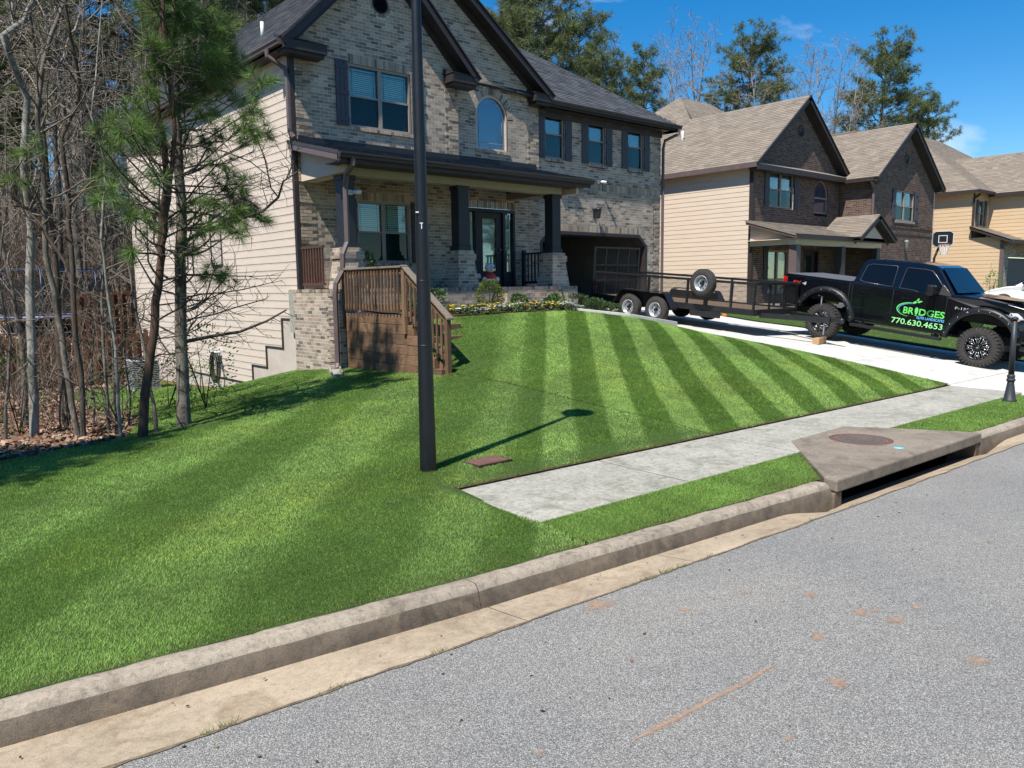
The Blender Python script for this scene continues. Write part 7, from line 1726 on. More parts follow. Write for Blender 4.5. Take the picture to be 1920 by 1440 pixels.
# rear gate standing up
gt = MB().box(s0 - .09, s0 - .04, -1.0, -.95, .49, 1.95).build('ramp_gate', M_TRL, tr_)
MB().box(s0 - .09, s0 - .04, .95, 1.0, .49, 1.95).build('gate_frame', M_TRL, gt); MB().box(s0 - .09, s0 - .04, -.95, .95, 1.90, 1.95).build('gate_frame', M_TRL, gt); MB().box(s0 - .09, s0 - .04, -.95, .95, .49, .54).build('gate_frame', M_TRL, gt)
for y in (-.5, 0, .5): MB().box(s0 - .085, s0 - .045, y - .02, y + .02, .54, 1.90).build('gate_bar', M_TRL, gt)
MB().box(s0 - .068, s0 - .060, -.95, .95, .54, 1.90).build('gate_mesh', M_MESH, gt)
for z in (.98, 1.42): MB().box(s0 - .085, s0 - .045, -.95, .95, z - .02, z + .02).build('gate_bar', M_TRL, gt)
# fenders, wheels
for sgn in (-1, 1):
    fp = [(-1.0, .40), (-1.0, .48), (-.78, .80), (-.70, .84), (.70, .84), (.78, .80), (1.02, .44), (1.02, .40)]; ip = [(a * .985, b - .012) for a, b in fp]
    mb = MB()
    for (a, b), (c, d) in zip(zip(fp[:-1], fp[1:]), zip(ip[:-1], ip[1:])): mb.prism([a, b, d, c], Vector((0, 0, 0)), X1, Z1, Vector((0, sgn, 0)), 1.03, 1.28)
    mb.prism([(-.98, .42), (-.78, .79), (.78, .79), (1.0, .42)], Vector((0, 0, 0)), X1, Z1, Vector((0, sgn, 0)), 1.032, 1.036)
    mb.build('fender', M_TRL, tr_)
    for s in (-.47, .47): wheel('trailer', tr_, (s, sgn * 1.165, .355), sgn > 0)
for s in (-.47, .47): MB().tube([(s, -1.1, .355), (s, 1.1, .355)], .035, 8).build('axle', M_TRL, tr_)
sp_ = wheel('trailer', tr_, (1.89, -1.19, 1.15), name='spare_wheel'); MB().tube([(1.89, -1.15, 1.15), (1.89, -1.0, 1.15)], .03, 8).box(1.84, 1.94, -1.05, -1.0, .6, 1.2).build('spare_bracket', M_TRL, tr_)
# tongue
for sgn in (-1, 1): MB().add([(s1, sgn * .75, .40), (s1, sgn * .68, .40), (4.75, sgn * .03, .40), (4.75, sgn * .10, .40), (s1, sgn * .75, .52), (s1, sgn * .68, .52), (4.75, sgn * .03, .52), (4.75, sgn * .10, .52)], [(0, 3, 2, 1), (4, 5, 6, 7), (0, 1, 5, 4), (1, 2, 6, 5), (2, 3, 7, 6), (3, 0, 4, 7)] if sgn < 0 else [(0, 1, 2, 3), (4, 7, 6, 5), (0, 4, 5, 1), (1, 5, 6, 2), (2, 6, 7, 3), (3, 7, 4, 0)]).build('tongue_beam', M_TRL, tr_)
MB().box(4.6, 4.98, -.06, .06, .42, .52).ball((5.0, 0, .47), .065, 8).build('coupler', M_TRL, tr_, bevel=.01)
MB().tube([(4.45, .0, .14), (4.45, 0, 1.0)], .028, 8).tube([(4.45, 0, 1.0), (4.40, -.1, 1.02)], .012, 6).build('jack', M_TRL, tr_)
MB().box(1.45, 2.35, -1.06, -1.0, .30, .45).build('under_step', M_TRL, tr_, bevel=.01); MB().box(2.42, 2.55, -1.045, -1.03, .38, .43).build('marker_lamp', plain('orange lens', (.8, .22, .03), None, 8, .2), tr_, bevel=.01); MB().box(s0 + .02, s0 + .10, -1.05, -.98, .75, .83).build('tail_lamp', bpy.data.materials['red lens'], tr_, bevel=.01)
ch = MB()
for i in range(11):
    M = Matrix.Translation((4.62, -.08, .42 - i * .030)) @ Matrix.Rotation(R(90) * (i % 2), 4, 'Z'); ch.tube([M @ Vector((.012 * math.cos(a), 0, .022 * math.sin(a))) for a in [j / 8 * 6.283 for j in range(9)]], .005, 4, False)
ch.build('safety_chain', M_GALV, tr_)
TRM = tr_.matrix_world.copy()
bp = TRM @ Vector((4.5, 0, 0)); gz_ = float(z_drive(bp.x, bp.y))
wb = thing('wood_block', 'short tan wooden block under the trailer jack', 'wood block', (bp.x, bp.y, gz_), (0.0, 0.0, R(12))); M_BLOCK = wood('raw pine', (.42, .26, .13), (.30, .18, .09), (1, 6, 6)); MB().box(-.30, .30, -.08, .08, 0.004, .15).build('block', M_BLOCK, wb, bevel=.006)
# ================================================================== white car in the next driveway
wc = thing('white_car', 'white car parked in the next driveway behind the truck hood', 'car')
wc.matrix_world = Matrix(((0, -1, 0, 37.45), (1, 0, 0, 9.75), (0, 0, 1, .74), (0, 0, 0, 1)))
M_WPNT = plain('white car paint', (.78, .78, .77), (.74, .74, .73), 3, .25, coat=1.0)
bp_ = [(-2.2, .32), (-2.25, .75), (-2.15, 1.0), (-1.2, 1.03), (.75, 1.02), (1.3, .98), (1.9, .86), (2.18, .72), (2.22, .35), (1.75, .3)] + arc_pts(1.38, .33, .36, R(0), R(180), 10) + [(-1.0, .3)] + arc_pts(-1.38, .33, .36, R(0), R(180), 10)
def wloft(pts, wf, name, mat, bev):
    k = len(pts); vs = [(s, -wf(s, h), h) for s, h in pts] + [(s, wf(s, h), h) for s, h in pts]; fs = [tuple(range(k))[::-1], tuple(range(k, 2 * k))] + [(i, (i + 1) % k, k + (i + 1) % k, k + i) for i in range(k)]
    return MB().add(vs, fs).build(name, mat, wc, bevel=bev, seg=2)
wloft(bp_, lambda s, h: .90 - (.12 * ((s - 1.6) / .6) ** 2 if s > 1.6 else 0), 'body', M_WPNT, .05)
cw_ = lambda s, h: .86 - (h - 1.0) * .38
wloft([(-1.9, 1.0), (1.0, 1.0), (.35, 1.42), (-.2, 1.48), (-1.2, 1.45)], cw_, 'cabin', M_WPNT, .04)
for sgn in (-1, 1):
    pts = [(-1.55, 1.07), (.72, 1.06), (.28, 1.36), (-.2, 1.41), (-1.1, 1.39)]; n = len(pts); MB().add([(s, sgn * (cw_(s, h) + .006), h) for s, h in pts], [tuple(range(n)) if sgn < 0 else tuple(range(n))[::-1]]).build('side_window', M_TINT, wc)
    MB().box(.55, .68, *sorted((sgn * .9, sgn * 1.08)), 1.06, 1.18).build('door_mirror', M_WPNT if sgn < 0 else M_PLAST, wc, bevel=.03)
    for s in (1.38, -1.38): MB().lathe([(.15, -.1), (.30, -.1), (.33, -.06), (.33, .06), (.30, .1), (.15, .1)], 28, Matrix.Translation((s, sgn * .80, .33)) @ Matrix.Rotation(R(90), 4, 'X')).build('wheel', M_RUB, wc)
    MB().box(1.95, 2.2, *sorted((sgn * .5, sgn * .82)), .62, .76).build('headlight', M_LENS, wc, bevel=.02)
MB().add([(.985, -.78, 1.03), (.985, .78, 1.03), (.40, .68, 1.41), (.40, -.68, 1.41)], [(0, 1, 2, 3)]).build('windshield', M_TINT, wc).location = (.025, 0, .02)
# basketball hoop in the neighbour's drive
hx, hy = 35.4, 13.45; hb = thing('basketball_hoop', 'basketball hoop with black backboard and white net outside the brown brick house', 'basketball hoop', (hx, hy, .93))
MB().tube([(0, 0, 0), (0, 0, 2.0), (.0, -.25, 2.7)], .05, 8).box(-.3, .3, -.35, .35, -.02, .15).build('pole', M_IRON, hb)
MB().prism([(-.28, -.32), (.28, -.32), (.40, -.18), (.40, .24), (.28, .34), (-.28, .34), (-.40, .24), (-.40, -.18)], Vector((0, -.30, 2.78)), Vector((.55, -.83, 0)), Z1, Vector((-.83, -.55, 0)), 0, .03).build('backboard', M_PLAST, hb)
fr_ = MB(); Ob, Ub, Nb = Vector((0, -.30, 2.78)), Vector((.55, -.83, 0)), Vector((-.83, -.55, 0))
for a, b, c, d in ((-.17, .17, .14, .165), (-.17, .17, -.14, -.115), (-.17, -.145, -.115, .14), (.145, .17, -.115, .14)): fr_.fbox(Ob, Ub, Z1, Nb, a, b, c, d, .031, .034)
edge_ = [(-.27, -.31), (.27, -.31), (.39, -.175), (.39, .235), (.27, .33), (-.27, .33), (-.39, .235), (-.39, -.175)]
fr_.tube([Ob + Ub * u + Z1 * v + Nb * .033 for u, v in edge_ + edge_[:1]], .010, 4, False); fr_.build('board_lines', M_WHITE, hb)
rc = Ob + Nb * .27 + Z1 * -.22
MB().tube([rc + Vector((math.cos(i / 24 * 6.283) * .22, math.sin(i / 24 * 6.283) * .22, 0)) for i in range(25)], .012, 6, False).tube([Ob + Nb * .02 + Z1 * -.22, rc - Nb * .2], .015, 5).build('rim', plain('orange rim', (.55, .10, .04), None, 6, .5), hb)
nt_ = MB()
for i in range(12):
    a = i / 12 * 6.283
    for q in (.26, -.26): nt_.tube([rc + Vector((math.cos(a + q * f * 2) * (.22 - .11 * f), math.sin(a + q * f * 2) * (.22 - .11 * f), -.42 * f)) for f in (0, .33, .66, 1)], .008, 4, False)
nt_.build('net', M_WHITE, hb)
# ================================================================== trees
FH = Vector((math.sin(YAW), math.cos(YAW), 0))
def at_plane(px, py, d):
    """point seen at a pixel, on the upright plane d metres ahead"""
    r_ = ray(px, py); return EYE + r_ * (d / r_.dot(FH))
def bark(name, c1, c2, blot=None, sc=9):
    m, t, b = new_mat(name); v = coords(t, (1, 1, .22)); g = noise(t, sc * 2, 7, .7, v, .6)
    c = ramp(t, g, [(.3, c2), (.7, c1)])
    if blot: c = mix(t, ramp(t, noise(t, sc * .55, 6, .65, coords(t), .3), [(.46, (0, 0, 0)), (.60, (.9,) * 3)]), c, blot)
    t.links.new(c, b.inputs['Base Color']); b.inputs['Roughness'].default_value = .95; b.inputs['Specular IOR Level'].default_value = .15; bump(t, b, g, .9, .03); return m
M_BARKW = bark('pale grey smooth bark', (.40, .38, .34), (.22, .21, .185), (.13, .12, .10)); M_BARKG = bark('grey brown bark', (.19, .16, .13), (.075, .06, .05), (.24, .22, .18)); M_BARKR = bark('red brown bark', (.135, .083, .058), (.05, .032, .024)); M_BARKD = bark('dark twig bark', (.135, .108, .085), (.06, .047, .038)); M_TWIGN = bark('grey brown twigs', (.25, .21, .175), (.125, .10, .08)); M_TWIG = bark('sunlit grey twigs', (.36, .31, .26), (.21, .175, .14))  # M_TWIG puts the sunlight on far twigs into a paler colour
def wander(p, d, ln, n, rnd, bend=.25, up=0.0):
    pts = [p]; d = d.normalized()
    for i in range(n):
        d = (d + Vector((rnd.gauss(0, bend), rnd.gauss(0, bend), rnd.gauss(0, bend) + up))).normalized(); pts.append(pts[-1] + d * (ln / n))
    return pts
def limbs(mb, path, rads, rnd, count, length, t0=.25, up=.35, levels=2, sides=4, droop=0.0, bend=.18, twig=.0035, tips=None, spread=1.0):
    """side branches on a stem, each with its own twigs"""
    n = len(path) - 1
    for k in range(count):
        t = t0 + (1 - t0) * (k + rnd.random()) / count; f = t * n; i = min(int(f), n - 1); p = path[i].lerp(path[i + 1], f - i); r0 = (rads[i] * (1 - f + i) + rads[i + 1] * (f - i))
        a = rnd.uniform(0, 2 * math.pi); ax = (path[i + 1] - path[i]).normalized(); o = ax.orthogonal().normalized(); o = Matrix.Rotation(a, 3, ax) @ o
        d = (o * spread + ax * up + Vector((0, 0, -droop))).normalized(); ln = length * (1.15 - .7 * t) * rnd.uniform(.55, 1.2); m = 5 if levels > 1 else 3
        br = wander(p, d, ln, m, rnd, bend, .05 - droop * .3); rb = max(twig, min(r0 * .5, ln * .0095 + .003)); rr = [rb * (1 - .8 * q / m) + twig * .4 for q in range(m + 1)]
        mb.tube(br, rr, sides if levels > 1 else 3, False)
        if tips is not None: tips.append((br[-1], (br[-1] - br[-2]).normalized())); 
        if levels > 1: limbs(mb, br, rr, rnd, max(3, int(count * .22) + 2), ln * .5, .2, .55, levels - 1, 3, droop, bend * 1.2, twig, tips)
def needles(pts, dirs, per, ln, wid, tones, seed, name='needles', parent=None, spread=.9):
    """tufts of long needles fanning from each point"""
    g = np.random.default_rng(seed); P = np.repeat(np.array(pts), per, 0); D = np.repeat(np.array(dirs), per, 0); n = len(P)
    v = D * .85 + g.normal(size=(n, 3)) * spread; v /= np.linalg.norm(v, axis=1)[:, None]
    s = np.cross(v, g.normal(size=(n, 3))); s /= np.linalg.norm(s, axis=1)[:, None]
    L_ = (ln * g.uniform(.6, 1.15, n))[:, None]; st = P + v * (g.uniform(0, .04, n))[:, None]; tip = st + v * L_; tip[:, 2] -= (L_[:, 0] * g.uniform(0, .22, n))
    vs = np.stack([st - s * wid, st + s * wid, tip], 1); tones = np.array(tones)
    tuft = np.repeat(g.uniform(.62, 1.3, len(pts)), per)[:, None]; c = tones[g.integers(0, len(tones), n)] * g.uniform(.7, 1.3, (n, 1)) * tuft
    me = mesh_np(name, vs.reshape(-1, 3), np.arange(n * 3).reshape(n, 3), c); me.materials.append(M_LEAF); return link(name, me, parent)
PINE = [(0.115, 0.205, 0.055), (0.155, 0.255, 0.065), (0.09, 0.17, 0.062), (0.21, 0.28, 0.065)]
PINE_FAR = [(0.12, 0.165, 0.062), (0.155, 0.195, 0.07), (0.095, 0.135, 0.058), (0.20, 0.21, 0.085)]
def traced(name, label, cat, d, stems, mat, n_limb, limb_len, seed, group=None, t0=.3, droop=0.0, limb_mat=None):
    """a tree whose stems are traced as (points, width in pixels at each end) on the plane d metres ahead"""
    rnd = random.Random(seed); base = at_plane(*stems[0][0][0], d); gzz = Hf(base.x, base.y)
    t = thing(name, label, cat, (base.x, base.y, gzz), group=group); org = t.location
    tr, br, info = MB(), MB(), []
    for pts, w0, w1 in stems:
        path = []
        for i, (x, y) in enumerate(pts):
            p = at_plane(x, y, d) - org; p += FH * (rnd.gauss(0, .02) * i if i else 0); path.append(p)
        if info: path[0] = min(info[0][0], key=lambda q: (q - path[0]).length).copy()
        fine = []
        for i in range(len(path) - 1):
            for q in range(3): fine.append(path[i].lerp(path[i + 1], q / 3) + Vector((rnd.gauss(0, .008), rnd.gauss(0, .008), 0)))
        fine.append(path[-1]); n = len(fine)
        rad = [(w0 + (w1 - w0) * i / (n - 1)) / 2 * d / F_PX for i in range(n)]
        if not info: fine = [fine[0] - Vector((0, 0, .35))] + fine; rad = [rad[0] * 1.25] + rad; rad[1] *= 1.12
        tr.tube(fine, rad, 10, False); limbs(br, fine, rad, rnd, n_limb, limb_len, t0, .45, 2, 4, droop); info.append((fine, rad))
    tr.build('trunk', mat, t); br.build('branches', limb_mat or M_TWIGN, t); return t, info
def clumps(t, info, d, lst, seed, per=62, ln=.215):
    """boughs reaching from the nearest stem to each traced tuft of needles"""
    rnd = random.Random(seed); org = t.location; mb = MB(); pts, dirs = [], []
    for x, y, r in lst:
        c = at_plane(x, y, d + rnd.uniform(-.8, .8)) - org; rr = r * d / F_PX
        best = min(((f[i], (f[i] - (c - Vector((0, 0, .5)))).length) for f, _ in info for i in range(2, len(f))), key=lambda q: q[1])[0]
        mid = best.lerp(c, .5) + Vector((rnd.gauss(0, .08), rnd.gauss(0, .08), -.10)); path = [best, best.lerp(mid, .6) + Vector((0, 0, -.03)), mid, mid.lerp(c, .6), c]; mb.tube(path, [.020, .016, .013, .010, .006], 5, False)
        k = max(5, int(11 * (r / 25) ** 2))
        for q in range(k):
            o = Vector((rnd.gauss(0, 1), rnd.gauss(0, 1), rnd.gauss(0, .8))); o = o.normalized() * rr * rnd.uniform(.25, .95); p = c + o; mb.tube([c.lerp(mid, .25), c + o * .5 + Vector((0, 0, -.02)), p], [.006, .005, .003], 3, False)
            pts.append(tuple(p)); dirs.append(tuple((o.normalized() + Vector((0, 0, .35))).normalized()))
    mb.build('boughs', M_BARKG, t); needles(pts, dirs, per, ln, .0030, PINE, seed, parent=t)
# --- the two pines at the wood's edge
D6 = 12.0
t6, i6 = traced('pine_tree', 'grey-barked young pine with long needles at the lawn edge near the cream wall', 'tree', D6, [([(345, 800), (341, 640), (338, 480), (336, 330), (333, 180), (331, 60), (330, -120), (329, -330)], 24, 8)], M_BARKG, 44, 1.8, 61, t0=.14, droop=.15, limb_mat=M_BARKD)
clumps(t6, i6, D6, [(350, 40, 45), (395, 60, 45), (420, 95, 40), (330, 15, 40), (375, 110, 45), (410, 140, 38), (430, 110, 28), (360, 150, 35), (490, 160, 28), (475, 205, 24), (455, 235, 26), (492, 250, 20), (470, 268, 20), (395, 265, 24), (360, 255, 22), (430, 345, 30), (460, 335, 18), (395, 375, 22), (470, 400, 32), (430, 405, 30), (445, 430, 22), (385, 430, 22), (400, 510, 25), (425, 520, 20), (360, 470, 20), (345, 200, 22), (445, 375, 24), (415, 300, 20), (450, 385, 20), (380, 205, 26), (440, 180, 22), (350, 300, 18), (370, 395, 20), (350, -60, 48), (300, -120, 40), (345, -200, 40)], 62)
mb = MB()
for pts in ([(352, 450), (390, 430), (437, 415), (493, 396), (522, 370), (531, 340), (558, 322)], [(350, 640), (400, 630), (450, 622), (500, 602), (537, 581)], [(350, 600), (400, 590), (440, 577), (500, 560)], [(493, 396), (470, 378), (452, 372)], [(522, 370), (508, 352), (497, 300), (480, 255)], [(536, 338), (552, 300), (540, 240)]):
    path = [at_plane(x, y, D6 - .3) - t6.location for x, y in pts]; n = len(path); rd = [.030 * (1 - .75 * i / n) if len(pts) > 4 else .012 * (1 - .5 * i / n) for i in range(n)]; mb.tube(path, rd, 6, False); limbs(mb, path, rd, random.Random(len(pts)), 9, .55, .15, .5, 2, 3)
mb.build('dead_boughs', M_BARKD, t6)
D5 = 11.2
t5, i5 = traced('pine_tree', 'red-brown pine forking into two stems beside the grey pine', 'tree', D5, [([(268, 825), (272, 740), (285, 620), (291, 540), (296, 480), (304, 400), (305, 330), (297, 250), (293, 150), (290, 30), (288, -150), (287, -280)], 18, 6), ([(294, 500), (308, 440), (317, 340), (322, 250), (318, 180), (310, 60), (305, -100), (303, -220)], 10, 5)], M_BARKR, 30, 1.7, 51, t0=.16, droop=.15, limb_mat=M_BARKD)
clumps(t5, i5, D5, [(285, 15, 35), (300, 50, 35), (275, 90, 28), (310, 95, 28), (300, 130, 28), (240, 245, 36), (195, 250, 26), (215, 272, 22), (280, 240, 28), (265, 270, 20), (230, 345, 26), (205, 370, 22), (255, 385, 26), (290, 400, 22), (305, 420, 20), (275, 430, 18), (250, 470, 12), (300, 330, 14), (185, 350, 20), (245, 205, 22), (210, 320, 20), (240, 410, 18), (300, 280, 20), (270, 180, 22), (290, -60, 42), (265, -140, 36)], 52)
# --- bare trunks at the wood's edge
tA, iA = traced('bare_tree', 'pale smooth-barked bare tree with the straightest trunk at the wood edge', 'tree', 12.3, [([(65, 850), (62, 700), (52, 560), (47, 430), (42, 300), (38, 180), (37, 82), (45, 40), (52, 0), (60, -150)], 18, 7), ([(37, 82), (27, 60), (20, 25), (20, -80)], 8, 4)], M_BARKW, 14, 1.9, 71, t0=.3)
clumps(tA, iA, 12.3, [(60, 275, 22), (45, 300, 20), (50, 340, 22), (28, 345, 16)], 72)
traced('bare_tree', 'crooked grey-brown bare tree leaning towards the pale trunk', 'tree', 11.8, [([(152, 840), (128, 720), (104, 580), (90, 480), (86, 365), (78, 234), (83, 156), (88, 117), (107, 39), (112, 0), (120, -140)], 12, 6)], M_BARKG, 15, 1.7, 73, t0=.35)
traced('bare_tree', 'dark bare tree with a low slanting limb between crooked trunk and thin saplings', 'tree', 11.7, [([(158, 845), (150, 700), (137, 540), (128, 420), (126, 365), (122, 260), (130, 182), (140, 143), (138, 78), (135, 0), (130, -140)], 11, 5), ([(137, 526), (117, 490), (73, 420), (40, 385), (-10, 330)], 7, 3)], M_BARKD, 15, 1.7, 74, t0=.3)
for i, (st, lab) in enumerate([([(230, 835), (222, 760), (213, 650), (206, 560), (203, 450), (200, 380), (190, 300), (180, 220), (175, 100), (172, -60)], 'slender pale sapling midway between the dark bare tree and the red-brown pine'),
    ([(292, 790), (280, 700), (263, 620), (250, 540), (238, 480), (228, 420)], 'short grey sapling leaning across the red-brown pine'), ([(12, 860), (10, 760), (16, 640), (8, 520), (14, 380), (4, 200)], 'thin dark sapling left of the pale smooth trunk'), ([(205, 820), (200, 700), (190, 560), (196, 430), (184, 330), (192, 200), (186, 40)], 'thin grey sapling just left of the slender pale sapling'), ([(240, 820), (245, 740), (238, 660), (246, 560)], 'low twiggy sapling at the foot of the red-brown pine'), ([(118, 850), (112, 760), (118, 690), (110, 600)], 'low twiggy sapling between pale trunk and crooked tree'), ([(172, 845), (176, 760), (168, 700), (175, 620), (165, 520)], 'twiggy sapling against the dark bare tree')]):
    traced('sapling', lab, 'tree', 11.4 + .25 * i, [(st, 7 if i < 4 else 4, 2)], M_BARKW if i == 0 else M_BARKG, 15, 1.3, 80 + i, t0=.12)
# trees just left of the view whose crowns shade the lawn corner
def pine_proto(h, seed, crown=.55, width=2.4, per=34, nb=70, ln=.36, wid=.010, tones=PINE_FAR):
    rnd = random.Random(seed); path = wander(Vector((0, 0, -.4)), Vector((0, 0, 1)), h + .4, 12, rnd, .03, .3); n = len(path); rd = [.018 * h * (1 - .93 * i / (n - 1)) + .01 for i in range(n)]
    tr, br, pts, dirs = MB(), MB(), [], []; tr.tube(path, rd, 8, False)
    for k in range(nb):
        t = 1 - crown * (k + rnd.random()) / nb; f = t * (n - 1); i = min(int(f), n - 2); p = path[i].lerp(path[i + 1], f - i); q = (1 - t) / crown
        a = k * 2.4 + rnd.uniform(-.5, .5); shape = (math.sin(math.pi * min(1, q * .85 + .12)) ** .7); L_ = width * shape * rnd.uniform(.45, 1.15); d = Vector((math.cos(a), math.sin(a), .45 - .55 * q + rnd.gauss(0, .12)))
        b = wander(p, d, L_, 4, rnd, .14, .07); br.tube(b, [.035 * (1 - j / 5) * (h / 16) + .006 for j in range(5)], 4, False)
        for j in range(3 + int(L_ * 3.6)):
            g = rnd.uniform(.38, 1.02) * 4; jj = min(int(g), 3); c = b[jj].lerp(b[jj + 1], g - jj) + Vector((rnd.gauss(0, .22), rnd.gauss(0, .22), rnd.gauss(.08, .13))); br.tube([b[jj], c], [.010, .006], 3, False)
            for _ in range(3): pts.append(tuple(c + Vector((rnd.gauss(0, .16), rnd.gauss(0, .10), rnd.gauss(0, .08))))); dirs.append(tuple(Vector((rnd.gauss(0, .5), rnd.gauss(0, .5), .6)).normalized()))
    t = empty('pine_tree'); tr.build('trunk', M_BARKG, t); br.build('branches', M_BARKG, t); needles(pts, dirs, per, ln, wid, tones, seed, 'crown', t, 1.1); return t
def bare_proto(h, seed, n=22, ln=3.2, r=None, mat=None, t0=.3, up=.8, name='bare_tree'):
    rnd = random.Random(seed); path = wander(Vector((0, 0, -.4)), Vector((rnd.gauss(0, .05), rnd.gauss(0, .05), 1)), h + .4, 12, rnd, .055, .25); k = len(path); r = r or .0085 * h; rd = [r * (1 - .9 * i / (k - 1)) + .006 for i in range(k)]
    tr, br = MB(), MB(); tr.tube(path, rd, 7, False); limbs(br, path, rd, rnd, n, ln, t0, up, 3, 4, 0, .16, .0085, spread=.8); t = empty(name); tr.build('trunk', mat or M_BARKG, t); br.build('branches', M_TWIG, t); return t
def place(proto, used, px, d, h0, h, label, group=None, rot=0, zoff=0.0, xy=None):
    """a copy of a prototype h metres tall (prototype h0) seen at column px, d metres ahead"""
    o = proto if not used[0] else copy_tree(proto); used[0] = True
    p = at_plane(px, 540, d) if xy is None else Vector((xy[0], xy[1], 0)); o.location = (p.x, p.y, Hf(p.x, p.y) - .05 + zoff); s = h / h0; o.scale = (s, s, s); o.rotation_euler = (0, 0, rot); tag(o, label, 'tree', group); return o
PP = [(pine_proto(16, 201, .6, 2.8, nb=84, per=22), [False], 16), (pine_proto(16, 202, .68, 3.5, nb=110, per=22), [False], 16), (pine_proto(16, 203, .5, 2.4, nb=60, per=22), [False], 16)]
BB = [(bare_proto(14, 211, 24, 3.6), [False], 14), (bare_proto(14, 212, 28, 4.0, mat=M_BARKW), [False], 14), (bare_proto(14, 213, 20, 3.0, t0=.42, mat=M_BARKD), [False], 14), (bare_proto(14, 214, 30, 2.8, t0=.22), [False], 14)]
rw = random.Random(77)
# skyline behind the roofs: name each one by what it rises over
def top_h(py, d, px): return at_plane(px, py, d).z
for k, px, py, d, lab in ((1, 1015, -60, 50, 'broadest dark pine rising behind the dark shingled hip roof'), (0, 1085, 40, 48, 'bushy pine sloping down beside the broadest pine behind the dark roof'), (1, 960, -30, 56, 'tall pine half hidden by the middle dark gable'), (0, 1128, 110, 46, 'lowest pine of the clump over the dark hip roof'), (2, 1205, 105, 50, 'thin olive pine over the gap between the dark roof and the tan roof'),
        (1, 1388, 80, 54, 'round-topped pine with bare twigs before it, over the tan hip ridge'), (1, 1645, 90, 58, 'tall isolated pine with layered limbs over the garage gable of the brown brick house'), (0, 1725, 190, 56, 'lower bushy pine beside the tall isolated pine')):
    pr, us, h0 = PP[k]; p = at_plane(px, 540, d); h = top_h(py, d, px) - Hf(p.x, p.y); place(pr, us, px, d, h0, h, lab, 'pines on the skyline', rw.uniform(0, 6))
for k, px, py, d, lab in ((0, 1268, 62, 52, 'tall bare tree over the tan hip roof, next to the thin olive pine'), (3, 1318, 72, 54, 'bare tree between the tall bare tree and the round-topped pine'), (1, 1225, 120, 50, 'pale bare tree tangled with the thin olive pine'), (1, 1400, 120, 50, 'pale bare tree in front of the round-topped pine'), (3, 1480, 98, 56, 'feathery bare tree over the front tan gable'), (0, 1535, 110, 58, 'bare tree leaning over the dip between the tan gables'), (3, 1575, 190, 54, 'pale low bare tree in the dip between the two tan gables'), (1, 1610, 200, 56, 'bare tree at the foot of the tall isolated pine'), (0, 1150, 90, 54, 'bare tree against the clump of pines over the dark roof'), (3, 1690, 215, 60, 'bare tree between the isolated pine and the bushy pine'), (3, 1345, 110, 60, 'thin bare tree just left of the round-topped pine'), (0, 1440, 150, 60, 'thin bare tree just right of the round-topped pine'), (1, 1295, 66, 53, 'pale bare tree close between the two tallest bare trees'), (1, 1500, 92, 57, 'pale bare tree beside the feathery bare tree'), (1, 1552, 140, 56, 'pale bare tree right of the dip between the tan gables'), (0, 1420, 130, 52, 'twiggy bare tree leaning from the round-topped pine'), (1, 1175, 110, 52, 'pale bare tree at the right foot of the clump of pines')):
    pr, us, h0 = BB[k]; p = at_plane(px, 540, d); h = top_h(py, d, px) - Hf(p.x, p.y); place(pr, us, px, d, h0, h, lab, 'bare trees on the skyline', rw.uniform(0, 6))
# the wood behind the fence
WL = 'bare grey tree in the wood behind the picket fence'
for i in range(64):
    px = rw.uniform(-160, 560); d = 31 + 42 * rw.random() ** 1.2; k = rw.randrange(4); pr, us, h0 = BB[k]; p = at_plane(px, 540, d)
    if 6.5 < p.x < 23 and p.y < 31.5: continue
    if (p.x - tp.location.x) ** 2 + (p.y - tp.location.y) ** 2 < 8: continue
    place(pr, us, px, d, h0, rw.uniform(9, 19), WL, 'bare trees in the wood', rw.uniform(0, 6))
for i in range(17):
    px = rw.uniform(-160, 600); d = 38 + 35 * rw.random(); k = rw.randrange(3); pr, us, h0 = PP[k]; p = at_plane(px, 540, d)
    if 6.5 < p.x < 23 and p.y < 31.5: continue
    place(pr, us, px, d, h0, rw.uniform(13, 21), 'dark pine standing among the bare trees of the wood', 'pines in the wood', rw.uniform(0, 6))
for xy, k, h in (((-2.7, 9.8), 1, 8.5), ((-1.0, 10.5), 0, 7.0), ((-4.6, 10.3), 1, 10.0)):
    pr, us, h0 = PP[k]; place(pr, us, 0, 0, h0, h, 'pine beside the wood edge shading the near lawn corner', 'pines shading the lawn corner', rw.uniform(0, 6), xy=xy)
for i in range(7):
    xy = (rw.uniform(-5, 4.6), rw.uniform(13.5, 25)); pr, us, h0 = BB[rw.choice((0, 2, 3))]; place(pr, us, 0, 0, h0, rw.uniform(5, 9), 'thin bare tree on the slope between the wood edge and the picket fence', 'thin trees before the fence', rw.uniform(0, 6), xy=xy)
# trees across the road, seen only in windows and paint
for i in range(16):
    xy = (-12 + i * 6.2 + rw.uniform(-1.5, 1.5), -17 - rw.uniform(0, 9)); pr, us, h0 = (PP if i % 3 else BB)[rw.randrange(3)]; o = place(pr, us, 0, 0, h0, rw.uniform(9, 14), 'tree across the road mirrored in the window panes', 'trees across the road', rw.uniform(0, 6), xy=xy); o.location.z = .1
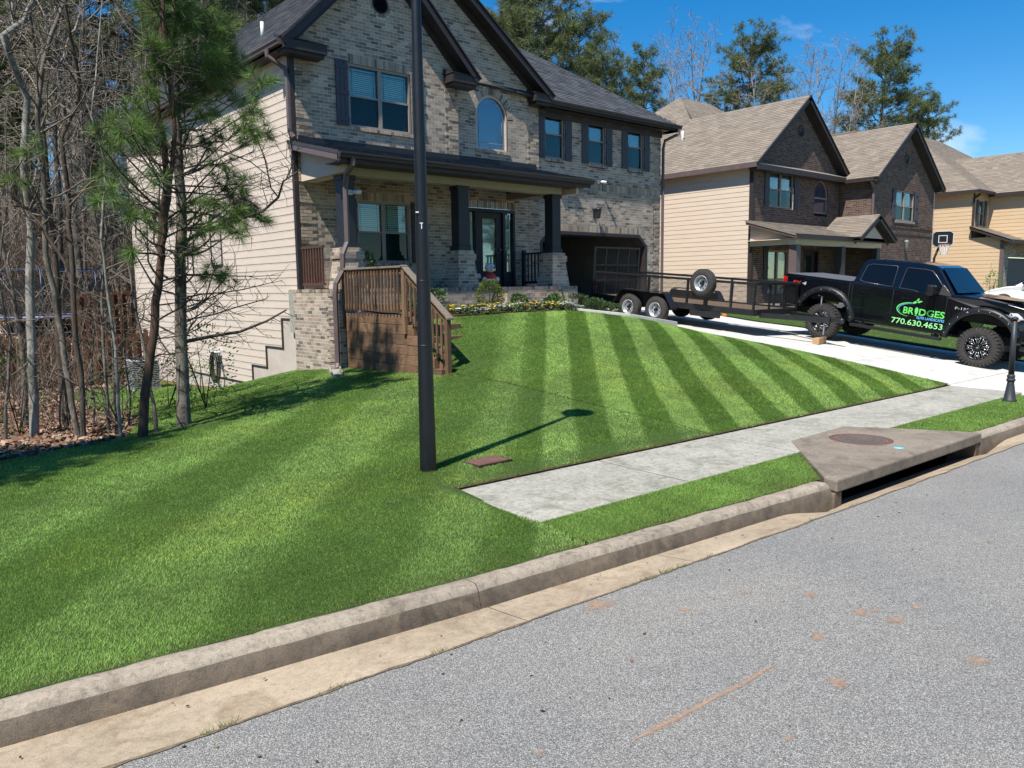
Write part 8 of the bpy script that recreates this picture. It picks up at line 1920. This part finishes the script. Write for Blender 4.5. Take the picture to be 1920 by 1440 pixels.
# --- undergrowth: thicket of twigs, evergreen sprigs, leaf litter
def thicket(n, seed):
    g = np.random.default_rng(seed); px = g.uniform(-120, 430, n); d = np.where(g.uniform(0, 1, n) < .06, g.uniform(12.5, 27, n), 37 + 34 * g.uniform(0, 1, n)); vs, cs = [], []
    for i in range(n):
        p = at_plane(float(px[i]), 540, float(d[i]))
        if 5.6 < p.x < 22 and p.y < 31.5: continue
        if p.y < wood_edge(p.x) + .4: continue
        z0 = None; vs.append((p.x, p.y)); cs.append(d[i])
    P = np.array(vs); Z = H(P[:, 0], P[:, 1]); dd = np.array(cs); m = len(P); out = []; col = []
    hgt = g.uniform(.5, 2.6, m) * (1 + dd / 40); a = g.uniform(0, 6.283, m); ln_ = g.uniform(0, .9, m) * hgt; w = .003 + .0003 * dd
    b0 = np.stack([P[:, 0], P[:, 1], Z - .05], 1); t1 = b0 + np.stack([np.cos(a) * ln_ * .5, np.sin(a) * ln_ * .5, hgt * .6], 1); t2 = t1 + np.stack([np.cos(a + 1) * ln_ * .6, np.sin(a + 1) * ln_ * .6, hgt * .5], 1)
    side = np.stack([np.full(m, _r0.x), np.full(m, _r0.y), np.zeros(m)], 1) * w[:, None]; fw = np.stack([np.full(m, FH.x), np.full(m, FH.y), np.zeros(m)], 1) * w[:, None]
    V = []
    for s_ in (side, fw):
        V += [np.stack([b0 - s_, b0 + s_, t1 + s_ * .7, t1 - s_ * .7], 1), np.stack([t1 - s_ * .7, t1 + s_ * .7, t2 + s_ * .25, t2 - s_ * .25], 1)]
    for k in range(6):
        f = g.uniform(.3, 1, m)[:, None]; q = b0 + (t1 - b0) * f; e = q + np.stack([g.normal(0, .30, m), g.normal(0, .30, m), g.uniform(0, .5, m)], 1) * (.5 + dd / 40)[:, None]; V.append(np.stack([q - side * .5, q + side * .5, e + side * .2, e - side * .2], 1))
    V = np.concatenate(V); n4 = len(V); c = np.array([(.15, .115, .085), (.20, .16, .125), (.10, .075, .055), (.26, .215, .17)])[g.integers(0, 4, n4)] * g.uniform(.7, 1.2, (n4, 1))
    me = mesh_np('thicket', V.reshape(-1, 3), np.arange(n4 * 4).reshape(-1, 4), c); me.materials.append(attr_mat('dry twigs', .95, 20, .2, 0)); return tag(link('thicket', me), 'tangle of dry brush and twigs under the bare trees', 'brush', kind='stuff')
thicket(5200, 3)
def litter(n, seed):
    g = np.random.default_rng(seed); px = g.uniform(-420, 560, n * 2); d = 10 + 36 * g.uniform(0, 1, n * 2) ** 1.5; dirx = (px - 960) / F_PX; X = FH.x * d + _r0.x * dirx * d; Y = FH.y * d + _r0.y * dirx * d
    k = (Y > wood_edge(X) - .05 + .25 * lat_noise(X, Y, 1.3, 5)) & ~((X > 7.9) & (X < 22) & (Y < 31)); X, Y = X[k][:n], Y[k][:n]; n = len(X); Z = np.where(Y < wood_edge(X), lawn_z(X, Y, 'left') + .012, np.maximum(ground_z(X, Y), H(X, Y) - .045) + .015) + g.uniform(0, .02, n)
    s = .038 * g.uniform(.6, 1.4, n) * (1 + .05 * np.hypot(X, Y)); a = g.uniform(0, 6.283, n); t1 = g.normal(0, .35, n); t2 = g.normal(0, .35, n)
    ux, uy = np.cos(a) * s, np.sin(a) * s; c0 = np.stack([X, Y, Z], 1); u = np.stack([ux, uy, t1 * s], 1); v = np.stack([-uy * .6, ux * .6, t2 * s], 1)
    V = np.stack([c0 - u, c0 - v, c0 + u, c0 + v], 1); c = np.array([(.22, .135, .085), (.29, .19, .125), (.16, .095, .065), (.34, .25, .175), (.25, .12, .07)])[g.integers(0, 5, n)] * g.uniform(.65, 1.25, (n, 1))
    me = mesh_np('leaf_litter', V.reshape(-1, 3), np.arange(n * 4).reshape(-1, 4), c); me.materials.append(attr_mat('dead leaves', .9, 30, .2, 0)); return tag(link('leaf_litter', me), 'brown fallen leaves on the floor of the wood', 'leaves', kind='stuff')
litter(50000, 4)
for i, (px, py, d, r, h, n, lab) in enumerate([(35, 790, 12.6, .45, 1.4, 420, 'evergreen sprigs beside the pale smooth trunk'), (385, 745, 13.6, .55, 1.5, 700, 'leafy evergreen shrub between the grey pine and the hose'), (225, 800, 12.4, .45, 1.0, 420, 'leafy evergreen sprigs at the foot of the slender sapling'), (315, 745, 14.5, .5, .9, 420, 'small green shrub between the two pines'), (75, 470, 30, 1.0, 2.4, 420, 'green shrub on the bank behind the trampoline'), (375, 720, 20.8, .5, .8, 520, 'green shrub by the hose on the cream wall')]):
    p = at_plane(px, py, d); plant('wild_shrub', lab, 'shrub', p.x, p.y, r, h, n, .055, [(.075, .135, .03), (.11, .18, .045), (.05, .09, .025)], 300 + i, asp=.5)
plant('wild_shrub', 'small round green bush beside the tan siding wall', 'shrub', 43.4, 13.7, .35, 1.5, 500, .07, [(.06, .25, .06), (.08, .3, .08)], 330)
sb = thing('splash_block', 'pale concrete splash trough below the porch downspout', 'splash block', (7.62, 14.2, Hf(7.62, 14.2) + .03), (0.05, 0.0, R(-25))); MB().box(-.12, .12, -.45, .3, -.02, .02).box(-.12, -.09, -.45, .3, .02, .07).box(.09, .12, -.45, .3, .02, .07).build('trough', M_WALK, sb)

# --- weeds in the gutter seam, and small litter blown on to road and kerb
rd_ = np.random.default_rng(91); tri, tc_ = [], []
for x0 in (1.15, 1.75, 2.35, 4.05, 4.25, 4.4, 4.75, -1.2, 6.2, 6.9, 12.2):
    n = int(rd_.integers(14, 46)); L0 = rd_.uniform(.02, .045)
    for _ in range(n):
        x = x0 + rd_.normal(0, .05); y = float(Ya(x)) + .004 + rd_.normal(0, .008); z = float(gz(x)) + .034; a = rd_.uniform(0, 6.283); l = L0 * rd_.uniform(.5, 1.2); w = .0022; fa = rd_.uniform(0, 6.283)
        tri += [(x - math.cos(fa) * w, y - math.sin(fa) * w, z), (x + math.cos(fa) * w, y + math.sin(fa) * w, z), (x + math.cos(a) * l * .7, y + math.sin(a) * l * .7, z + l)]; tc_.append(np.array([.16, .24, .06]) * rd_.uniform(.6, 1.2))
me = mesh_np('seam_weeds', np.array(tri), np.arange(len(tri)).reshape(-1, 3), np.array(tc_)); me.materials.append(M_GRASS); tag(link('seam_weeds', me), 'tiny grass weeds sprouting in the gutter seam', 'weeds', kind='stuff')
q4, qc = [], []
for i in range(210):
    x = rd_.uniform(-.5, 12); on_road = i % 5 > 1
    y = float(Ya(x)) - abs(rd_.normal(0, 1.1)) if on_road else rd_.uniform(float(Ya(x)) + .02, float(Yk(x)) - .2)
    z = float(road_z(x, y)) + .005 if on_road else float(gz(x)) + .02
    if not on_road and 6 < x < 12: continue
    a = rd_.uniform(0, 6.283); s_ = rd_.uniform(.005, .016) * (1.5 if i % 23 == 0 else 1); b_ = rd_.uniform(.25, .8); u = np.array([math.cos(a) * s_, math.sin(a) * s_, rd_.uniform(0, .35) * s_]); v = np.array([-math.sin(a) * s_ * b_, math.cos(a) * s_ * b_, rd_.uniform(0, .35) * s_]); c0 = np.array([x, y, z])
    q4 += [c0 - u, c0 - v, c0 + u, c0 + v]; qc.append(np.array([(.05, .035, .025), (.16, .09, .05), (.03, .03, .03), (.22, .15, .08)])[rd_.integers(0, 4)])
me = mesh_np('road_debris', np.array(q4), np.arange(len(q4)).reshape(-1, 4), np.array(qc)); me.materials.append(bpy.data.materials['dead leaves']); tag(link('road_debris', me), 'specks of dead leaf and grit scattered on road and gutter', 'debris', kind='stuff')
